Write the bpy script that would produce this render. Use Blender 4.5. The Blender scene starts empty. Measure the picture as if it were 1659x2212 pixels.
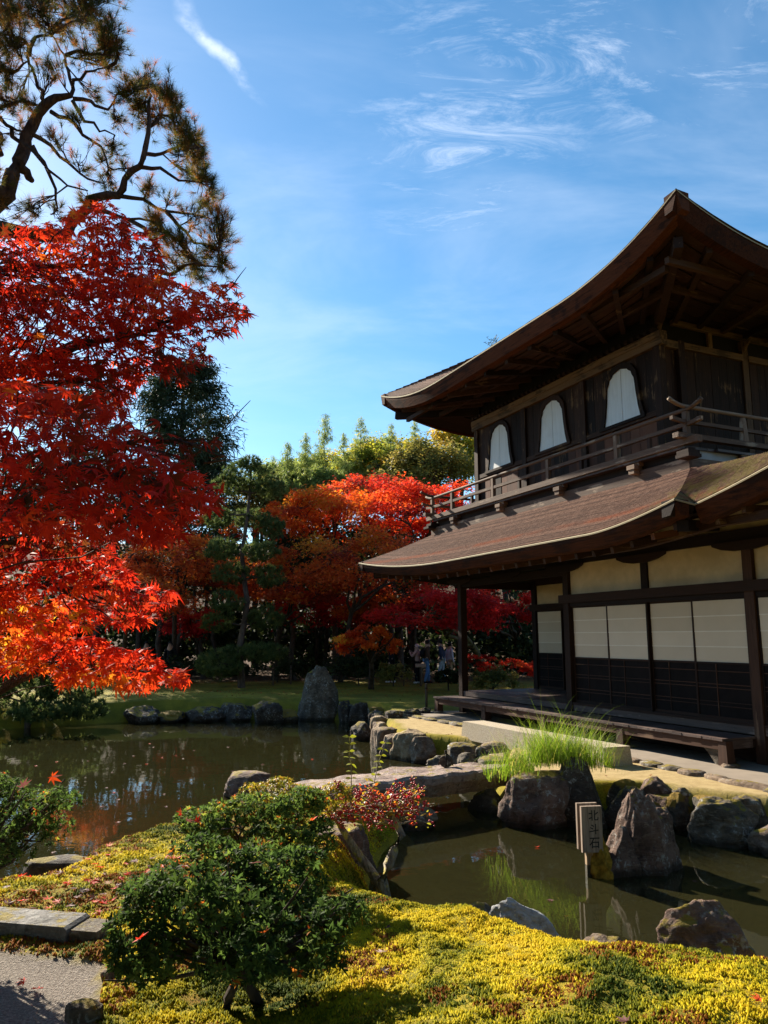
import bpy, bmesh, math, random
import numpy as np
from mathutils import Vector, Matrix, noise as mnoise

# ------------------------------------------------------------------ camera, sky, sun, exposure
SC = bpy.context.scene
COL = SC.collection
H = 1.85                                   # eye height above the temple's forecourt
FPX = 1653.0                               # focal length in units of a 1659 x 2212 picture
PITCH = math.atan(272 / FPX)
cam_d = bpy.data.cameras.new('camera')
cam = bpy.data.objects.new('camera', cam_d)
COL.objects.link(cam)
cam.location = (0, 0, H)
cam.rotation_euler = (math.pi / 2 + PITCH, 0, 0)
cam_d.sensor_fit = 'VERTICAL'
cam_d.sensor_height = 36.0
cam_d.lens = FPX / 2212 * 36.0
cam_d.clip_start = 0.05
cam_d.clip_end = 3000
SC.camera = cam

SUN_AZ = math.radians(36.0)                # left of straight ahead
SUN_EL = math.radians(30.0)
SUN_DIR = Vector((-math.sin(SUN_AZ) * math.cos(SUN_EL), math.cos(SUN_AZ) * math.cos(SUN_EL), math.sin(SUN_EL)))

world = bpy.data.worlds.new('World')
SC.world = world
world.use_nodes = True


def build_world():
    nt = world.node_tree
    nt.nodes.clear()
    N, L = nt.nodes.new, nt.links.new
    out = N('ShaderNodeOutputWorld')
    bg = N('ShaderNodeBackground')
    bg.inputs['Strength'].default_value = 0.067
    sky = N('ShaderNodeTexSky')
    sky.sky_type = 'NISHITA'
    sky.sun_disc = False
    sky.sun_elevation = SUN_EL
    sky.sun_rotation = -SUN_AZ
    sky.altitude = 100
    sky.air_density = 1.0
    sky.dust_density = 0.22
    sky.ozone_density = 3.0
    # thin cirrus: noise on a plane high above the garden
    tc = N('ShaderNodeTexCoord')
    sep = N('ShaderNodeSeparateXYZ')
    L(tc.outputs['Generated'], sep.inputs[0])
    zz = N('ShaderNodeMath'); zz.operation = 'MAXIMUM'; zz.inputs[1].default_value = 0.02
    L(sep.outputs['Z'], zz.inputs[0])
    add = N('ShaderNodeMath'); add.operation = 'ADD'; add.inputs[1].default_value = 0.10
    L(zz.outputs[0], add.inputs[0])
    dx = N('ShaderNodeMath'); dx.operation = 'DIVIDE'
    dy = N('ShaderNodeMath'); dy.operation = 'DIVIDE'
    L(sep.outputs['X'], dx.inputs[0]); L(add.outputs[0], dx.inputs[1])
    L(sep.outputs['Y'], dy.inputs[0]); L(add.outputs[0], dy.inputs[1])
    com = N('ShaderNodeCombineXYZ')
    L(dx.outputs[0], com.inputs[0]); L(dy.outputs[0], com.inputs[1])

    def noise(scale, detail, rough, dist, loc, rot, sc):
        m = N('ShaderNodeMapping')
        m.inputs['Location'].default_value = loc
        m.inputs['Rotation'].default_value = (0, 0, rot)
        m.inputs['Scale'].default_value = sc
        L(com.outputs[0], m.inputs[0])
        n = N('ShaderNodeTexNoise')
        n.inputs['Scale'].default_value = scale
        n.inputs['Detail'].default_value = detail
        n.inputs['Roughness'].default_value = rough
        n.inputs['Distortion'].default_value = dist
        L(m.outputs[0], n.inputs['Vector'])
        return n.outputs['Fac']

    def ramp(src, a, b, va=0.0, vb=1.0):
        r = N('ShaderNodeMapRange'); r.interpolation_type = 'SMOOTHSTEP'
        r.inputs['From Min'].default_value = a; r.inputs['From Max'].default_value = b
        r.inputs['To Min'].default_value = va; r.inputs['To Max'].default_value = vb
        L(src, r.inputs['Value'])
        return r.outputs['Result']

    def mul(a, b):
        m = N('ShaderNodeMath'); m.operation = 'MULTIPLY'
        L(a, m.inputs[0])
        if isinstance(b, float): m.inputs[1].default_value = b
        else: L(b, m.inputs[1])
        return m.outputs[0]

    wisp = ramp(noise(3.6, 14, 0.74, 0.9, (3.1, 1.7, 0), 0.42, (1.0, 2.6, 1)), 0.43, 0.80)
    def blob(cx, cy, ang, a, b):
        st_ = N('ShaderNodeMapping'); st_.vector_type = 'TEXTURE'
        st_.inputs['Location'].default_value = (cx, cy, 0)
        st_.inputs['Rotation'].default_value = (0, 0, math.radians(ang))
        st_.inputs['Scale'].default_value = (a, b, 1)
        L(com.outputs[0], st_.inputs[0])
        ln_ = N('ShaderNodeVectorMath'); ln_.operation = 'LENGTH'
        L(st_.outputs[0], ln_.inputs[0])
        return ramp(ln_.outputs['Value'], 2.3, 0.0)

    patch = ramp(noise(0.75, 3, 0.5, 0.3, (1.35, 0.55, 0), 0.2, (1, 1.3, 1)), 0.52, 0.70, 0.0, 0.5)
    for e in ((0.132, 1.276, -20.1, 0.122, 0.160),
              (0.188, 1.053, -27.7, 0.119, 0.160),
              (0.336, 0.952, -7.3, 0.184, 0.140),
              (0.454, 1.062, -10.8, 0.119, 0.100)):
        mxn = N('ShaderNodeMath'); mxn.operation = 'MAXIMUM'
        L(patch, mxn.inputs[0]); L(blob(*e), mxn.inputs[1])
        patch = mxn.outputs[0]
    veil = ramp(noise(1.0, 6, 0.6, 0.6, (7.0, 2.0, 0), 0.3, (1, 1.8, 1)), 0.40, 0.75, 0.0, 0.30)
    c1 = mul(wisp, patch)
    # one long streak drawn out by the wind
    st = N('ShaderNodeMapping'); st.vector_type = 'TEXTURE'
    st.inputs['Location'].default_value = (-0.244, 1.014, 0)
    st.inputs['Rotation'].default_value = (0, 0, math.radians(61.8))
    st.inputs['Scale'].default_value = (0.15, 0.022, 1)
    wob = N('ShaderNodeTexNoise'); wob.inputs['Scale'].default_value = 9; wob.inputs['Detail'].default_value = 6
    L(com.outputs[0], wob.inputs['Vector'])
    wv = N('ShaderNodeVectorMath'); wv.operation = 'MULTIPLY_ADD'
    wv.inputs[1].default_value = (0.07, 0.07, 0); wv.inputs[2].default_value = (-0.035, -0.035, 0)
    L(wob.outputs['Color'], wv.inputs[0])
    wa = N('ShaderNodeVectorMath'); wa.operation = 'ADD'
    L(com.outputs[0], wa.inputs[0]); L(wv.outputs[0], wa.inputs[1])
    L(wa.outputs[0], st.inputs[0])
    ln = N('ShaderNodeVectorMath'); ln.operation = 'LENGTH'
    L(st.outputs[0], ln.inputs[0])
    streak = mul(ramp(ln.outputs['Value'], 1.0, 0.0), ramp(noise(6, 8, 0.65, 0.5, (0, 0, 0), 0, (1, 1, 1)), 0.36, 0.62))
    a1 = N('ShaderNodeMath'); a1.operation = 'MAXIMUM'
    L(c1, a1.inputs[0]); L(veil, a1.inputs[1])
    a2 = N('ShaderNodeMath'); a2.operation = 'MAXIMUM'
    L(a1.outputs[0], a2.inputs[0]); L(streak, a2.inputs[1])
    lo = ramp(sep.outputs['Z'], 0.12, 0.45)
    cov = mul(mul(a2.outputs[0], lo), 0.68)
    hs = N('ShaderNodeHueSaturation')
    hs.inputs['Saturation'].default_value = 1.20
    hs.inputs['Hue'].default_value = 0.49
    L(sky.outputs[0], hs.inputs['Color'])
    mix = N('ShaderNodeMixRGB')
    mix.inputs['Color2'].default_value = (6.6, 7.2, 8.2, 1)
    L(cov, mix.inputs['Fac']); L(hs.outputs[0], mix.inputs['Color1'])
    L(mix.outputs[0], bg.inputs['Color'])
    L(bg.outputs[0], out.inputs['Surface'])


build_world()
sun_d = bpy.data.lights.new('sun', 'SUN')
sun_d.energy = 5.0
sun_d.angle = math.radians(0.53)
sun_d.color = (1.0, 0.90, 0.74)
sun = bpy.data.objects.new('sun', sun_d)
COL.objects.link(sun)
sun.rotation_euler = (-SUN_DIR).to_track_quat('-Z', 'Y').to_euler()
VS = SC.view_settings
VS.view_transform = 'Standard'
VS.look = 'None'
VS.exposure = 1.5
VS.gamma = 1.0
VS.use_curve_mapping = False
SC.cycles.use_denoising = True
SC.cycles.max_bounces = 8
SC.cycles.diffuse_bounces = 4
SC.cycles.glossy_bounces = 3
SC.cycles.transmission_bounces = 4
SC.cycles.transparent_max_bounces = 12
SC.cycles.caustics_reflective = False
SC.cycles.caustics_refractive = False

# ------------------------------------------------------------------ measuring helpers
_fw = np.array([0, math.cos(PITCH), math.sin(PITCH)])
_up = np.array([0, -math.sin(PITCH), math.cos(PITCH)])
_C = np.array([0, 0, H])


def ray(px, py):
    return _fw + np.array([1.0, 0, 0]) * (px - 829.5) / FPX + _up * (1106 - py) / FPX


def at(px, py, z):
    """point of the place at height z that the photograph shows at px, py"""
    r = ray(px, py)
    return _C + r * ((z - H) / r[2])


def atY(px, py, y):
    """point of the place y metres ahead of the photographer"""
    r = ray(px, py)
    return _C + r * (y / r[1])


# ------------------------------------------------------------------ object helpers
def put(o, parent=None, label=None, cat=None, group=None, kind=None):
    COL.objects.link(o)
    if parent is not None: o.parent = parent
    if label: o['label'] = label
    if cat: o['category'] = cat
    if group: o['group'] = group
    if kind: o['kind'] = kind
    return o


def empty(name, loc=(0, 0, 0), rz=0.0, **k):
    o = bpy.data.objects.new(name, None)
    o.location = loc
    o.rotation_euler = (0, 0, rz)
    o.empty_display_size = 0.2
    return put(o, **k)


def mesh_data(name, V, F, mats, smooth=False, attrs=None, fmat=None):
    me = bpy.data.meshes.new(name)
    V = np.asarray(V, dtype=np.float32).reshape(-1, 3)
    if isinstance(F, np.ndarray) and F.ndim == 2:
        M, K = F.shape
        me.vertices.add(len(V)); me.vertices.foreach_set('co', V.ravel())
        me.loops.add(M * K); me.loops.foreach_set('vertex_index', F.astype(np.int32).ravel())
        me.polygons.add(M)
        me.polygons.foreach_set('loop_start', np.arange(0, M * K, K, dtype=np.int32))
        me.polygons.foreach_set('loop_total', np.full(M, K, dtype=np.int32))
        me.update(calc_edges=True)
        me.validate()
    else:
        me.from_pydata(V.tolist(), [], [tuple(f) for f in F])
        me.update()
    if not isinstance(mats, (list, tuple)): mats = [mats]
    for m in mats: me.materials.append(m)
    if fmat is not None: me.polygons.foreach_set('material_index', np.asarray(fmat, dtype=np.int32))
    if smooth: me.polygons.foreach_set('use_smooth', np.ones(len(me.polygons), dtype=bool))
    for k, a in (attrs or {}).items():
        at_ = me.attributes.new(k, 'FLOAT', 'POINT')
        at_.data.foreach_set('value', np.asarray(a, dtype=np.float32))
    return me


def mobj(name, V, F, mats, parent=None, smooth=False, attrs=None, fmat=None, **k):
    return put(bpy.data.objects.new(name, mesh_data(name, V, F, mats, smooth, attrs, fmat)), parent, **k)


BOXF = [(0, 3, 2, 1), (4, 5, 6, 7), (0, 1, 5, 4), (1, 2, 6, 5), (2, 3, 7, 6), (3, 0, 4, 7)]


class MB:
    """collects shapes that become ONE mesh"""
    def __init__(s): s.V = []; s.F = []

    def add(s, V, F):
        o = len(s.V)
        s.V += [tuple(map(float, v)) for v in V]
        s.F += [tuple(i + o for i in f) for f in F]
        return s

    def box(s, x0, x1, y0, y1, z0, z1):
        return s.add([(x0, y0, z0), (x1, y0, z0), (x1, y1, z0), (x0, y1, z0),
                      (x0, y0, z1), (x1, y0, z1), (x1, y1, z1), (x0, y1, z1)], BOXF)

    def bar(s, a, b, w, h, upv=(0, 0, 1)):
        a = np.array(a, float); b = np.array(b, float)
        d = b - a; d /= np.linalg.norm(d)
        r = np.cross(d, upv); r /= np.linalg.norm(r)
        u = np.cross(r, d)
        V = []
        for p in (a, b):
            for (i, j) in ((-1, -1), (1, -1), (1, 1), (-1, 1)):
                V.append(p + r * i * w / 2 + u * j * h / 2)
        return s.add(V, BOXF)

    def tube(s, P, R, n=6, cap=True):
        V, F = tube_mesh(P, R, n, cap)
        return s.add(V, F)

    def prism(s, pts, axis, a0, a1):
        """pts: closed outline in the two other axes, pushed from a0 to a1 along axis"""
        n = len(pts)
        V = []
        for a in (a0, a1):
            for (p, q) in pts:
                v = [p, q]
                v.insert(axis, a)
                V.append(v)
        F = [tuple(range(n))[::-1], tuple(range(n, 2 * n))]
        F += [(i, (i + 1) % n, (i + 1) % n + n, i + n) for i in range(n)]
        return s.add(V, F)

    def obj(s, name, mat, parent=None, smooth=False, **k):
        return mobj(name, s.V, s.F, mat, parent, smooth, **k)


def tube_mesh(P, R, n=6, cap=True):
    P = [np.array(p, float) for p in P]
    if not hasattr(R, '__len__'): R = [R] * len(P)
    V, F = [], []
    ref = np.array([0.3, 0.2, 1.0])
    for i, p in enumerate(P):
        d = P[min(i + 1, len(P) - 1)] - P[max(i - 1, 0)]
        d = d / (np.linalg.norm(d) + 1e-9)
        r = np.cross(d, ref)
        if np.linalg.norm(r) < 1e-3: r = np.cross(d, (1, 0, 0))
        r /= np.linalg.norm(r)
        u = np.cross(r, d)
        for k in range(n):
            a = 2 * math.pi * k / n
            V.append(p + (r * math.cos(a) + u * math.sin(a)) * R[i])
    for i in range(len(P) - 1):
        for k in range(n):
            F.append((i * n + k, i * n + (k + 1) % n, (i + 1) * n + (k + 1) % n, (i + 1) * n + k))
    if cap:
        F.append(tuple(range(n))[::-1]); F.append(tuple(range((len(P) - 1) * n, len(P) * n)))
    return V, F


def wander(a, b, n, amp, rng, sag=0.0):
    a = np.array(a, float); b = np.array(b, float)
    L = np.linalg.norm(b - a)
    P = []
    off = np.zeros(3)
    for i in range(n + 1):
        t = i / n
        if 0 < i < n: off = off * 0.6 + rng.normal(0, amp * L, 3) * 0.6
        w = math.sin(math.pi * t)
        P.append(a + (b - a) * t + off * w + np.array([0, 0, sag * L * w]))
    return P


def scatter(SV, SF, pos, Rm, sc):
    """copies of a small leaf shape as arrays"""
    SV = np.asarray(SV, float); SF = np.asarray(SF, int)
    N, K = len(pos), len(SV)
    V = np.einsum('nij,kj->nki', Rm, SV) * np.asarray(sc)[:, None, None] + np.asarray(pos)[:, None, :]
    F = (SF[None] + (np.arange(N) * K)[:, None, None]).reshape(-1, SF.shape[1])
    return V.reshape(-1, 3), F


def frames(nrm, fwd):
    """rotation matrices with local z = nrm and local y close to fwd"""
    z = nrm / np.linalg.norm(nrm, axis=1, keepdims=True)
    y = fwd - (fwd * z).sum(1, keepdims=True) * z
    y /= np.linalg.norm(y, axis=1, keepdims=True) + 1e-9
    x = np.cross(y, z)
    return np.stack([x, y, z], axis=2)


def sdist(px, py, poly):
    """signed distance to a polygon, positive inside"""
    px = np.asarray(px, float); py = np.asarray(py, float)
    d = np.full(px.shape, 1e9); ins = np.zeros(px.shape, bool)
    n = len(poly)
    for i in range(n):
        x0, y0 = poly[i]; x1, y1 = poly[(i + 1) % n]
        ex, ey = x1 - x0, y1 - y0
        t = np.clip(((px - x0) * ex + (py - y0) * ey) / (ex * ex + ey * ey), 0, 1)
        d = np.minimum(d, np.hypot(px - x0 - t * ex, py - y0 - t * ey))
        c = ((y0 > py) != (y1 > py))
        with np.errstate(divide='ignore', invalid='ignore'):
            ins ^= c & (px < (x1 - x0) * (py - y0) / (y1 - y0 + 1e-12) + x0)
    return np.where(ins, d, -d)


def sstep(a, b, x):
    t = np.clip((x - a) / (b - a), 0, 1)
    return t * t * (3 - 2 * t)


_rs = np.random.RandomState(5)
_lat = _rs.rand(64, 64)


def vnoise(x, y, s=1.0):
    x = np.asarray(x, float) * s; y = np.asarray(y, float) * s
    xi = np.floor(x).astype(int); yi = np.floor(y).astype(int)
    fx = x - xi; fy = y - yi
    fx = fx * fx * (3 - 2 * fx); fy = fy * fy * (3 - 2 * fy)
    g = lambda a, b: _lat[a % 64, b % 64]
    return (g(xi, yi) * (1 - fx) + g(xi + 1, yi) * fx) * (1 - fy) + (g(xi, yi + 1) * (1 - fx) + g(xi + 1, yi + 1) * fx) * fy


def fnoise(x, y, s=1.0):
    return 0.55 * vnoise(x, y, s) + 0.28 * vnoise(x + 7.3, y + 1.9, s * 2.1) + 0.17 * vnoise(x + 3.1, y + 8.7, s * 4.3)


# ------------------------------------------------------------------ materials
class Mat:
    def __init__(s, name):
        s.m = bpy.data.materials.new(name)
        s.m.use_nodes = True
        s.nt = s.m.node_tree
        s.nt.nodes.clear()
        s.out = s.n('ShaderNodeOutputMaterial')

    def n(s, t, **k):
        nd = s.nt.nodes.new(t)
        for a, b in k.items(): setattr(nd, a, b)
        return nd

    def l(s, a, b): s.nt.links.new(a, b)

    def val(s, sock, v):
        if hasattr(v, 'links') or isinstance(v, bpy.types.NodeSocket): s.l(v, sock)
        else: sock.default_value = v

    def coord(s, kind='Object', obj=None, scale=(1, 1, 1), rot=(0, 0, 0)):
        tc = s.n('ShaderNodeTexCoord')
        if obj is not None: tc.object = obj
        m = s.n('ShaderNodeMapping')
        m.inputs['Scale'].default_value = scale
        m.inputs['Rotation'].default_value = rot
        s.l(tc.outputs[kind], m.inputs[0])
        return m.outputs[0]

    def worldpos(s, scale=(1, 1, 1)):
        g = s.n('ShaderNodeNewGeometry')
        m = s.n('ShaderNodeMapping')
        m.inputs['Scale'].default_value = scale
        s.l(g.outputs['Position'], m.inputs[0])
        return m.outputs[0]

    def noise(s, vec, scale, detail=4, rough=0.55, dist=0.0):
        nd = s.n('ShaderNodeTexNoise')
        s.l(vec, nd.inputs['Vector'])
        nd.inputs['Scale'].default_value = scale
        nd.inputs['Detail'].default_value = detail
        nd.inputs['Roughness'].default_value = rough
        nd.inputs['Distortion'].default_value = dist
        return nd.outputs['Fac']

    def voro(s, vec, scale, feature='F1'):
        nd = s.n('ShaderNodeTexVoronoi', feature=feature)
        s.l(vec, nd.inputs['Vector'])
        nd.inputs['Scale'].default_value = scale
        return nd.outputs['Distance']

    def rng(s, v, a, b, c=0.0, d=1.0):
        r = s.n('ShaderNodeMapRange', interpolation_type='SMOOTHSTEP')
        for k, x in (('From Min', a), ('From Max', b), ('To Min', c), ('To Max', d)): r.inputs[k].default_value = x
        s.l(v, r.inputs['Value'])
        return r.outputs['Result']

    def math(s, op, a, b=0.0):
        m = s.n('ShaderNodeMath', operation=op)
        s.val(m.inputs[0], a); s.val(m.inputs[1], b)
        return m.outputs[0]

    def mix(s, f, a, b, mode='MIX'):
        m = s.n('ShaderNodeMixRGB', blend_type=mode)
        s.val(m.inputs['Fac'], f)
        for k, v in (('Color1', a), ('Color2', b)):
            if isinstance(v, (tuple, list)): m.inputs[k].default_value = tuple(v)[:3] + (1,)
            else: s.l(v, m.inputs[k])
        return m.outputs[0]

    def ramp(s, v, stops):
        r = s.n('ShaderNodeValToRGB')
        e = r.color_ramp.elements
        while len(e) > 1: e.remove(e[-1])
        e[0].position = stops[0][0]; e[0].color = tuple(stops[0][1]) + (1,)
        for p, c in stops[1:]:
            k = e.new(p); k.color = tuple(c) + (1,)
        s.l(v, r.inputs[0])
        return r.outputs[0]

    def attr(s, name):
        return s.n('ShaderNodeAttribute', attribute_name=name).outputs['Fac']

    def bump(s, h, strength=0.4, dist=0.02, prev=None):
        b = s.n('ShaderNodeBump')
        b.inputs['Strength'].default_value = strength
        b.inputs['Distance'].default_value = dist
        s.l(h, b.inputs['Height'])
        if prev is not None: s.l(prev, b.inputs['Normal'])
        return b.outputs[0]

    def rand(s): return s.n('ShaderNodeObjectInfo').outputs['Random']

    def principled(s, col, rough=0.8, normal=None, spec=0.3):
        p = s.n('ShaderNodeBsdfPrincipled')
        if isinstance(col, (tuple, list)): p.inputs['Base Color'].default_value = tuple(col)[:3] + (1,)
        else: s.l(col, p.inputs['Base Color'])
        s.val(p.inputs['Roughness'], rough)
        p.inputs['Specular IOR Level'].default_value = spec
        if normal is not None: s.l(normal, p.inputs['Normal'])
        return p.outputs[0]

    def done(s, sh):
        s.l(sh, s.out.inputs['Surface'])
        return s.m


def leaf_mat(name, stops, trans=0.45, rough=0.45, tcol=1.5, spec=0.35, hue_noise=0.0):
    m = Mat(name)
    a = m.attr('tint')
    c = m.ramp(a, stops)
    p = m.principled(c, rough, spec=spec)
    t = m.n('ShaderNodeBsdfTranslucent')
    tc = m.mix(1.0, c, (tcol, tcol, tcol * 0.8), 'MULTIPLY')
    m.l(tc, t.inputs['Color'])
    mx = m.n('ShaderNodeMixShader')
    mx.inputs[0].default_value = trans
    m.l(p, mx.inputs[1]); m.l(t.outputs[0], mx.inputs[2])
    return m.done(mx.outputs[0])


def bark_mat(name, c0, c1, lichen=None, scale=9.0):
    m = Mat(name)
    v = m.coord('Object', scale=(1, 1, 0.45))
    n1 = m.noise(v, scale, 6, 0.65, 0.3)
    vo = m.voro(v, scale * 2.2)
    c = m.mix(m.rng(n1, 0.3, 0.7), c0, c1)
    if lichen:
        l = m.rng(m.noise(m.coord('Object'), 11, 5, 0.6), 0.50, 0.62)
        c = m.mix(l, c, lichen)
    return m.done(m.principled(c, 0.9, m.bump(m.math('ADD', n1, vo), 0.8, 0.02), 0.15))


def rock_mat(name, c0, c1, c2, lichen=(0.42, 0.42, 0.38), moss=(0.17, 0.15, 0.02), moss_amt=0.5, lich_amt=0.5):
    m = Mat(name)
    v = m.coord('Object')
    n1 = m.noise(v, 3.0, 8, 0.62, 0.4)
    n2 = m.noise(v, 14.0, 6, 0.7)
    mus = m.noise(m.coord('Object', scale=(1, 1, 4), rot=(0.5, 0.3, 0)), 5.0, 8, 0.7, 1.0)
    c = m.mix(m.rng(n1, 0.32, 0.68), c0, c1)
    c = m.mix(m.rng(mus, 0.52, 0.7, 0, 0.7), c, c2)
    sp = m.math('MULTIPLY', m.rng(m.noise(v, 17, 5, 0.7, 0.6), 0.52, 0.62), m.rng(m.noise(v, 3.2, 4), 0.42, 0.60, 0, lich_amt))
    c = m.mix(sp, c, lichen)
    c = m.mix(m.rng(n2, 0.30, 0.5, 0.75, 0.0), c, (c0[0] * 0.35, c0[1] * 0.35, c0[2] * 0.35))
    g = m.n('ShaderNodeNewGeometry')
    sp2 = m.n('ShaderNodeSeparateXYZ'); m.l(g.outputs['Normal'], sp2.inputs[0])
    mm = m.math('ADD', m.math('MULTIPLY', sp2.outputs['Z'], 0.35), m.noise(v, 5.5, 6, 0.6))
    mf = m.rng(mm, 0.90 - moss_amt * 0.25, 0.99 - moss_amt * 0.25)
    c = m.mix(mf, c, m.mix(m.noise(v, 30, 3), (moss[0] * 1.5, moss[1] * 1.1, moss[2]), moss))
    zp = m.n('ShaderNodeSeparateXYZ'); m.l(g.outputs['Position'], zp.inputs[0])
    tide = m.rng(m.math('ADD', zp.outputs['Z'], m.math('MULTIPLY', n2, 0.06)), WATER + 0.13, WATER + 0.07, 0.0, 0.75)
    c = m.mix(tide, c, (0.020, 0.017, 0.011))                       # wet stain along the waterline
    b = m.bump(n1, 0.6, 0.10)
    b = m.bump(n2, 0.9, 0.035, b)
    b = m.bump(mus, 0.8, 0.05, b)
    b = m.bump(m.noise(v, 45, 4, 0.7), 0.5, 0.012, b)
    return m.done(m.principled(c, 0.85, b, 0.25))


def flat_mat(name, col, rough=0.8, var=0.15, scale=6.0, bump=0.1, spec=0.25):
    m = Mat(name)
    v = m.coord('Object')
    n = m.noise(v, scale, 5, 0.6)
    c = m.mix(m.rng(n, 0.3, 0.7, 0, 1), tuple(x * (1 - var) for x in col), tuple(x * (1 + var) for x in col))
    return m.done(m.principled(c, rough, m.bump(n, bump, 0.02), spec))


# ------------------------------------------------------------------ plan of the place
WATER = -0.45
ANG = math.radians(24.2)
U = np.array([-math.sin(ANG), math.cos(ANG), 0])       # along the hall's pond front, away from us
Vv = np.array([math.cos(ANG), math.sin(ANG), 0])       # into the hall
O = np.array([4.904, 11.325, 0.0])                     # near front corner of the veranda bench


def W(u, v, z=0.0): return O + U * u + Vv * v + np.array([0, 0, z])


FG = [(7, 3.3), (3.2, 4.95), (2.4, 5.2), (1.9, 5.3), (1.6, 5.5), (1.4, 5.85), (0.95, 6.2), (0.5, 6.45), (0.12, 6.85), (-0.05, 7.6),
      (0.0, 8.4), (0.2, 9.2), (0.3, 9.8), (-0.1, 10.4), (-0.7, 10.6), (-1.2, 10.1), (-1.8, 9.4), (-2.4, 8.6), (-2.85, 7.8), (-3.2, 7.05),
      (-3.8, 6.6), (-6, 6.2), (-12, 6.0), (-12, -14), (12, -14), (12, 2)]
RB = [(14, 6.5), (8, 8.0), (4.5, 9.15), (3.7, 9.75), (3.35, 10.1), (2.8, 10.0), (2.1, 10.05), (1.65, 10.6), (1.55, 12.0), (1.9, 13.6), (1.9, 14.4),
      (1.0, 14.9), (0.3, 15.2), (-0.05, 16.2), (-0.25, 18.6), (-0.1, 21.2), (-1.2, 22.2), (-2.6, 22.7), (-5.6, 22.3), (-7.5, 21.7),
      (-9, 20.6), (-11, 19.2), (-14, 18.4), (-40, 18), (-400, 18), (-400, 700), (400, 700), (400, 6.5)]
SAND = [(14, 6.8), (8, 8.3), (4.6, 9.45), (3.85, 10.05), (3.4, 10.4), (2.7, 10.5), (2.0, 11.2), (1.85, 12.4), (2.2, 14.3), (1.3, 15.25), (0.75, 15.6),
        (0.4, 16.6), (0.25, 18.0), (0.35, 19.2), (0.9, 19.9), (1.75, 20.1), tuple(W(9.2, 0.3)[:2]), tuple(W(-6, 0.3)[:2])]
PATH = [(-1.02, -8), (-1.1, 3.2), (-1.35, 3.9), (-1.58, 4.72), (-2.3, 4.9), (-4, 5.25), (-12, 5.75), (-12, -8)]


def ground_z(x, y):
    x = np.asarray(x, float); y = np.asarray(y, float)
    wob = (fnoise(x, y, 1.7) - 0.5) * 0.35
    d1 = sdist(x, y, FG) + wob * 0.5
    d2 = sdist(x, y, RB) + wob * 0.3
    bumps = (fnoise(x, y, 0.9) - 0.5)
    m = 0.04 - 0.11 * np.exp(-((x + 0.65) ** 2 / 0.45 + (y - 4.05) ** 2 / 0.35)) + 0.22 * np.exp(-((x - 1.3) ** 2 / 1.6 + (y - 3.7) ** 2 / 1.3)) + 0.09 * bumps + 0.045 * (vnoise(x + 4, y + 2, 3.3) - 0.5) + 0.03 * (vnoise(x, y, 7.0) - 0.5)
    m = np.where(y > 6.4, m - 0.06 * sstep(6.0, 8.5, y), m)
    tong = sstep(6.5, 7.5, y)
    wdt = 0.9 * (1 - tong) + 0.45 * tong
    h1 = -0.50 + (m + 0.50) * sstep(-0.02, 1.0, d1 / wdt)
    pth = sstep(-0.10, 0.10, sdist(x, y, PATH))
    h1 = h1 * (1 - pth) + pth * 0.0
    b2 = sstep(18.5, 22.5, y) * (0.10 + 0.22 * (fnoise(x, y, 0.33) - 0.5)) + sstep(24, 30, y) * 0.0
    hill = sstep(42, 85, y) * 12.0
    h2 = -0.52 + (0.52 + b2 + hill) * sstep(-0.02, 1.0, d2 / 0.35)
    bed = -0.78 + 0.10 * bumps - 0.35 * sstep(0.5, 3.0, -np.maximum(d1, d2))
    bed = np.maximum(bed, -0.52 - 0.9 * np.maximum(0, -np.maximum(d1, d2)) * 1.0)
    return np.where(d1 > -0.02, h1, np.where(d2 > -0.007, h2, bed))


def gz(x, y): return float(ground_z(np.array([x]), np.array([y]))[0])


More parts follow.
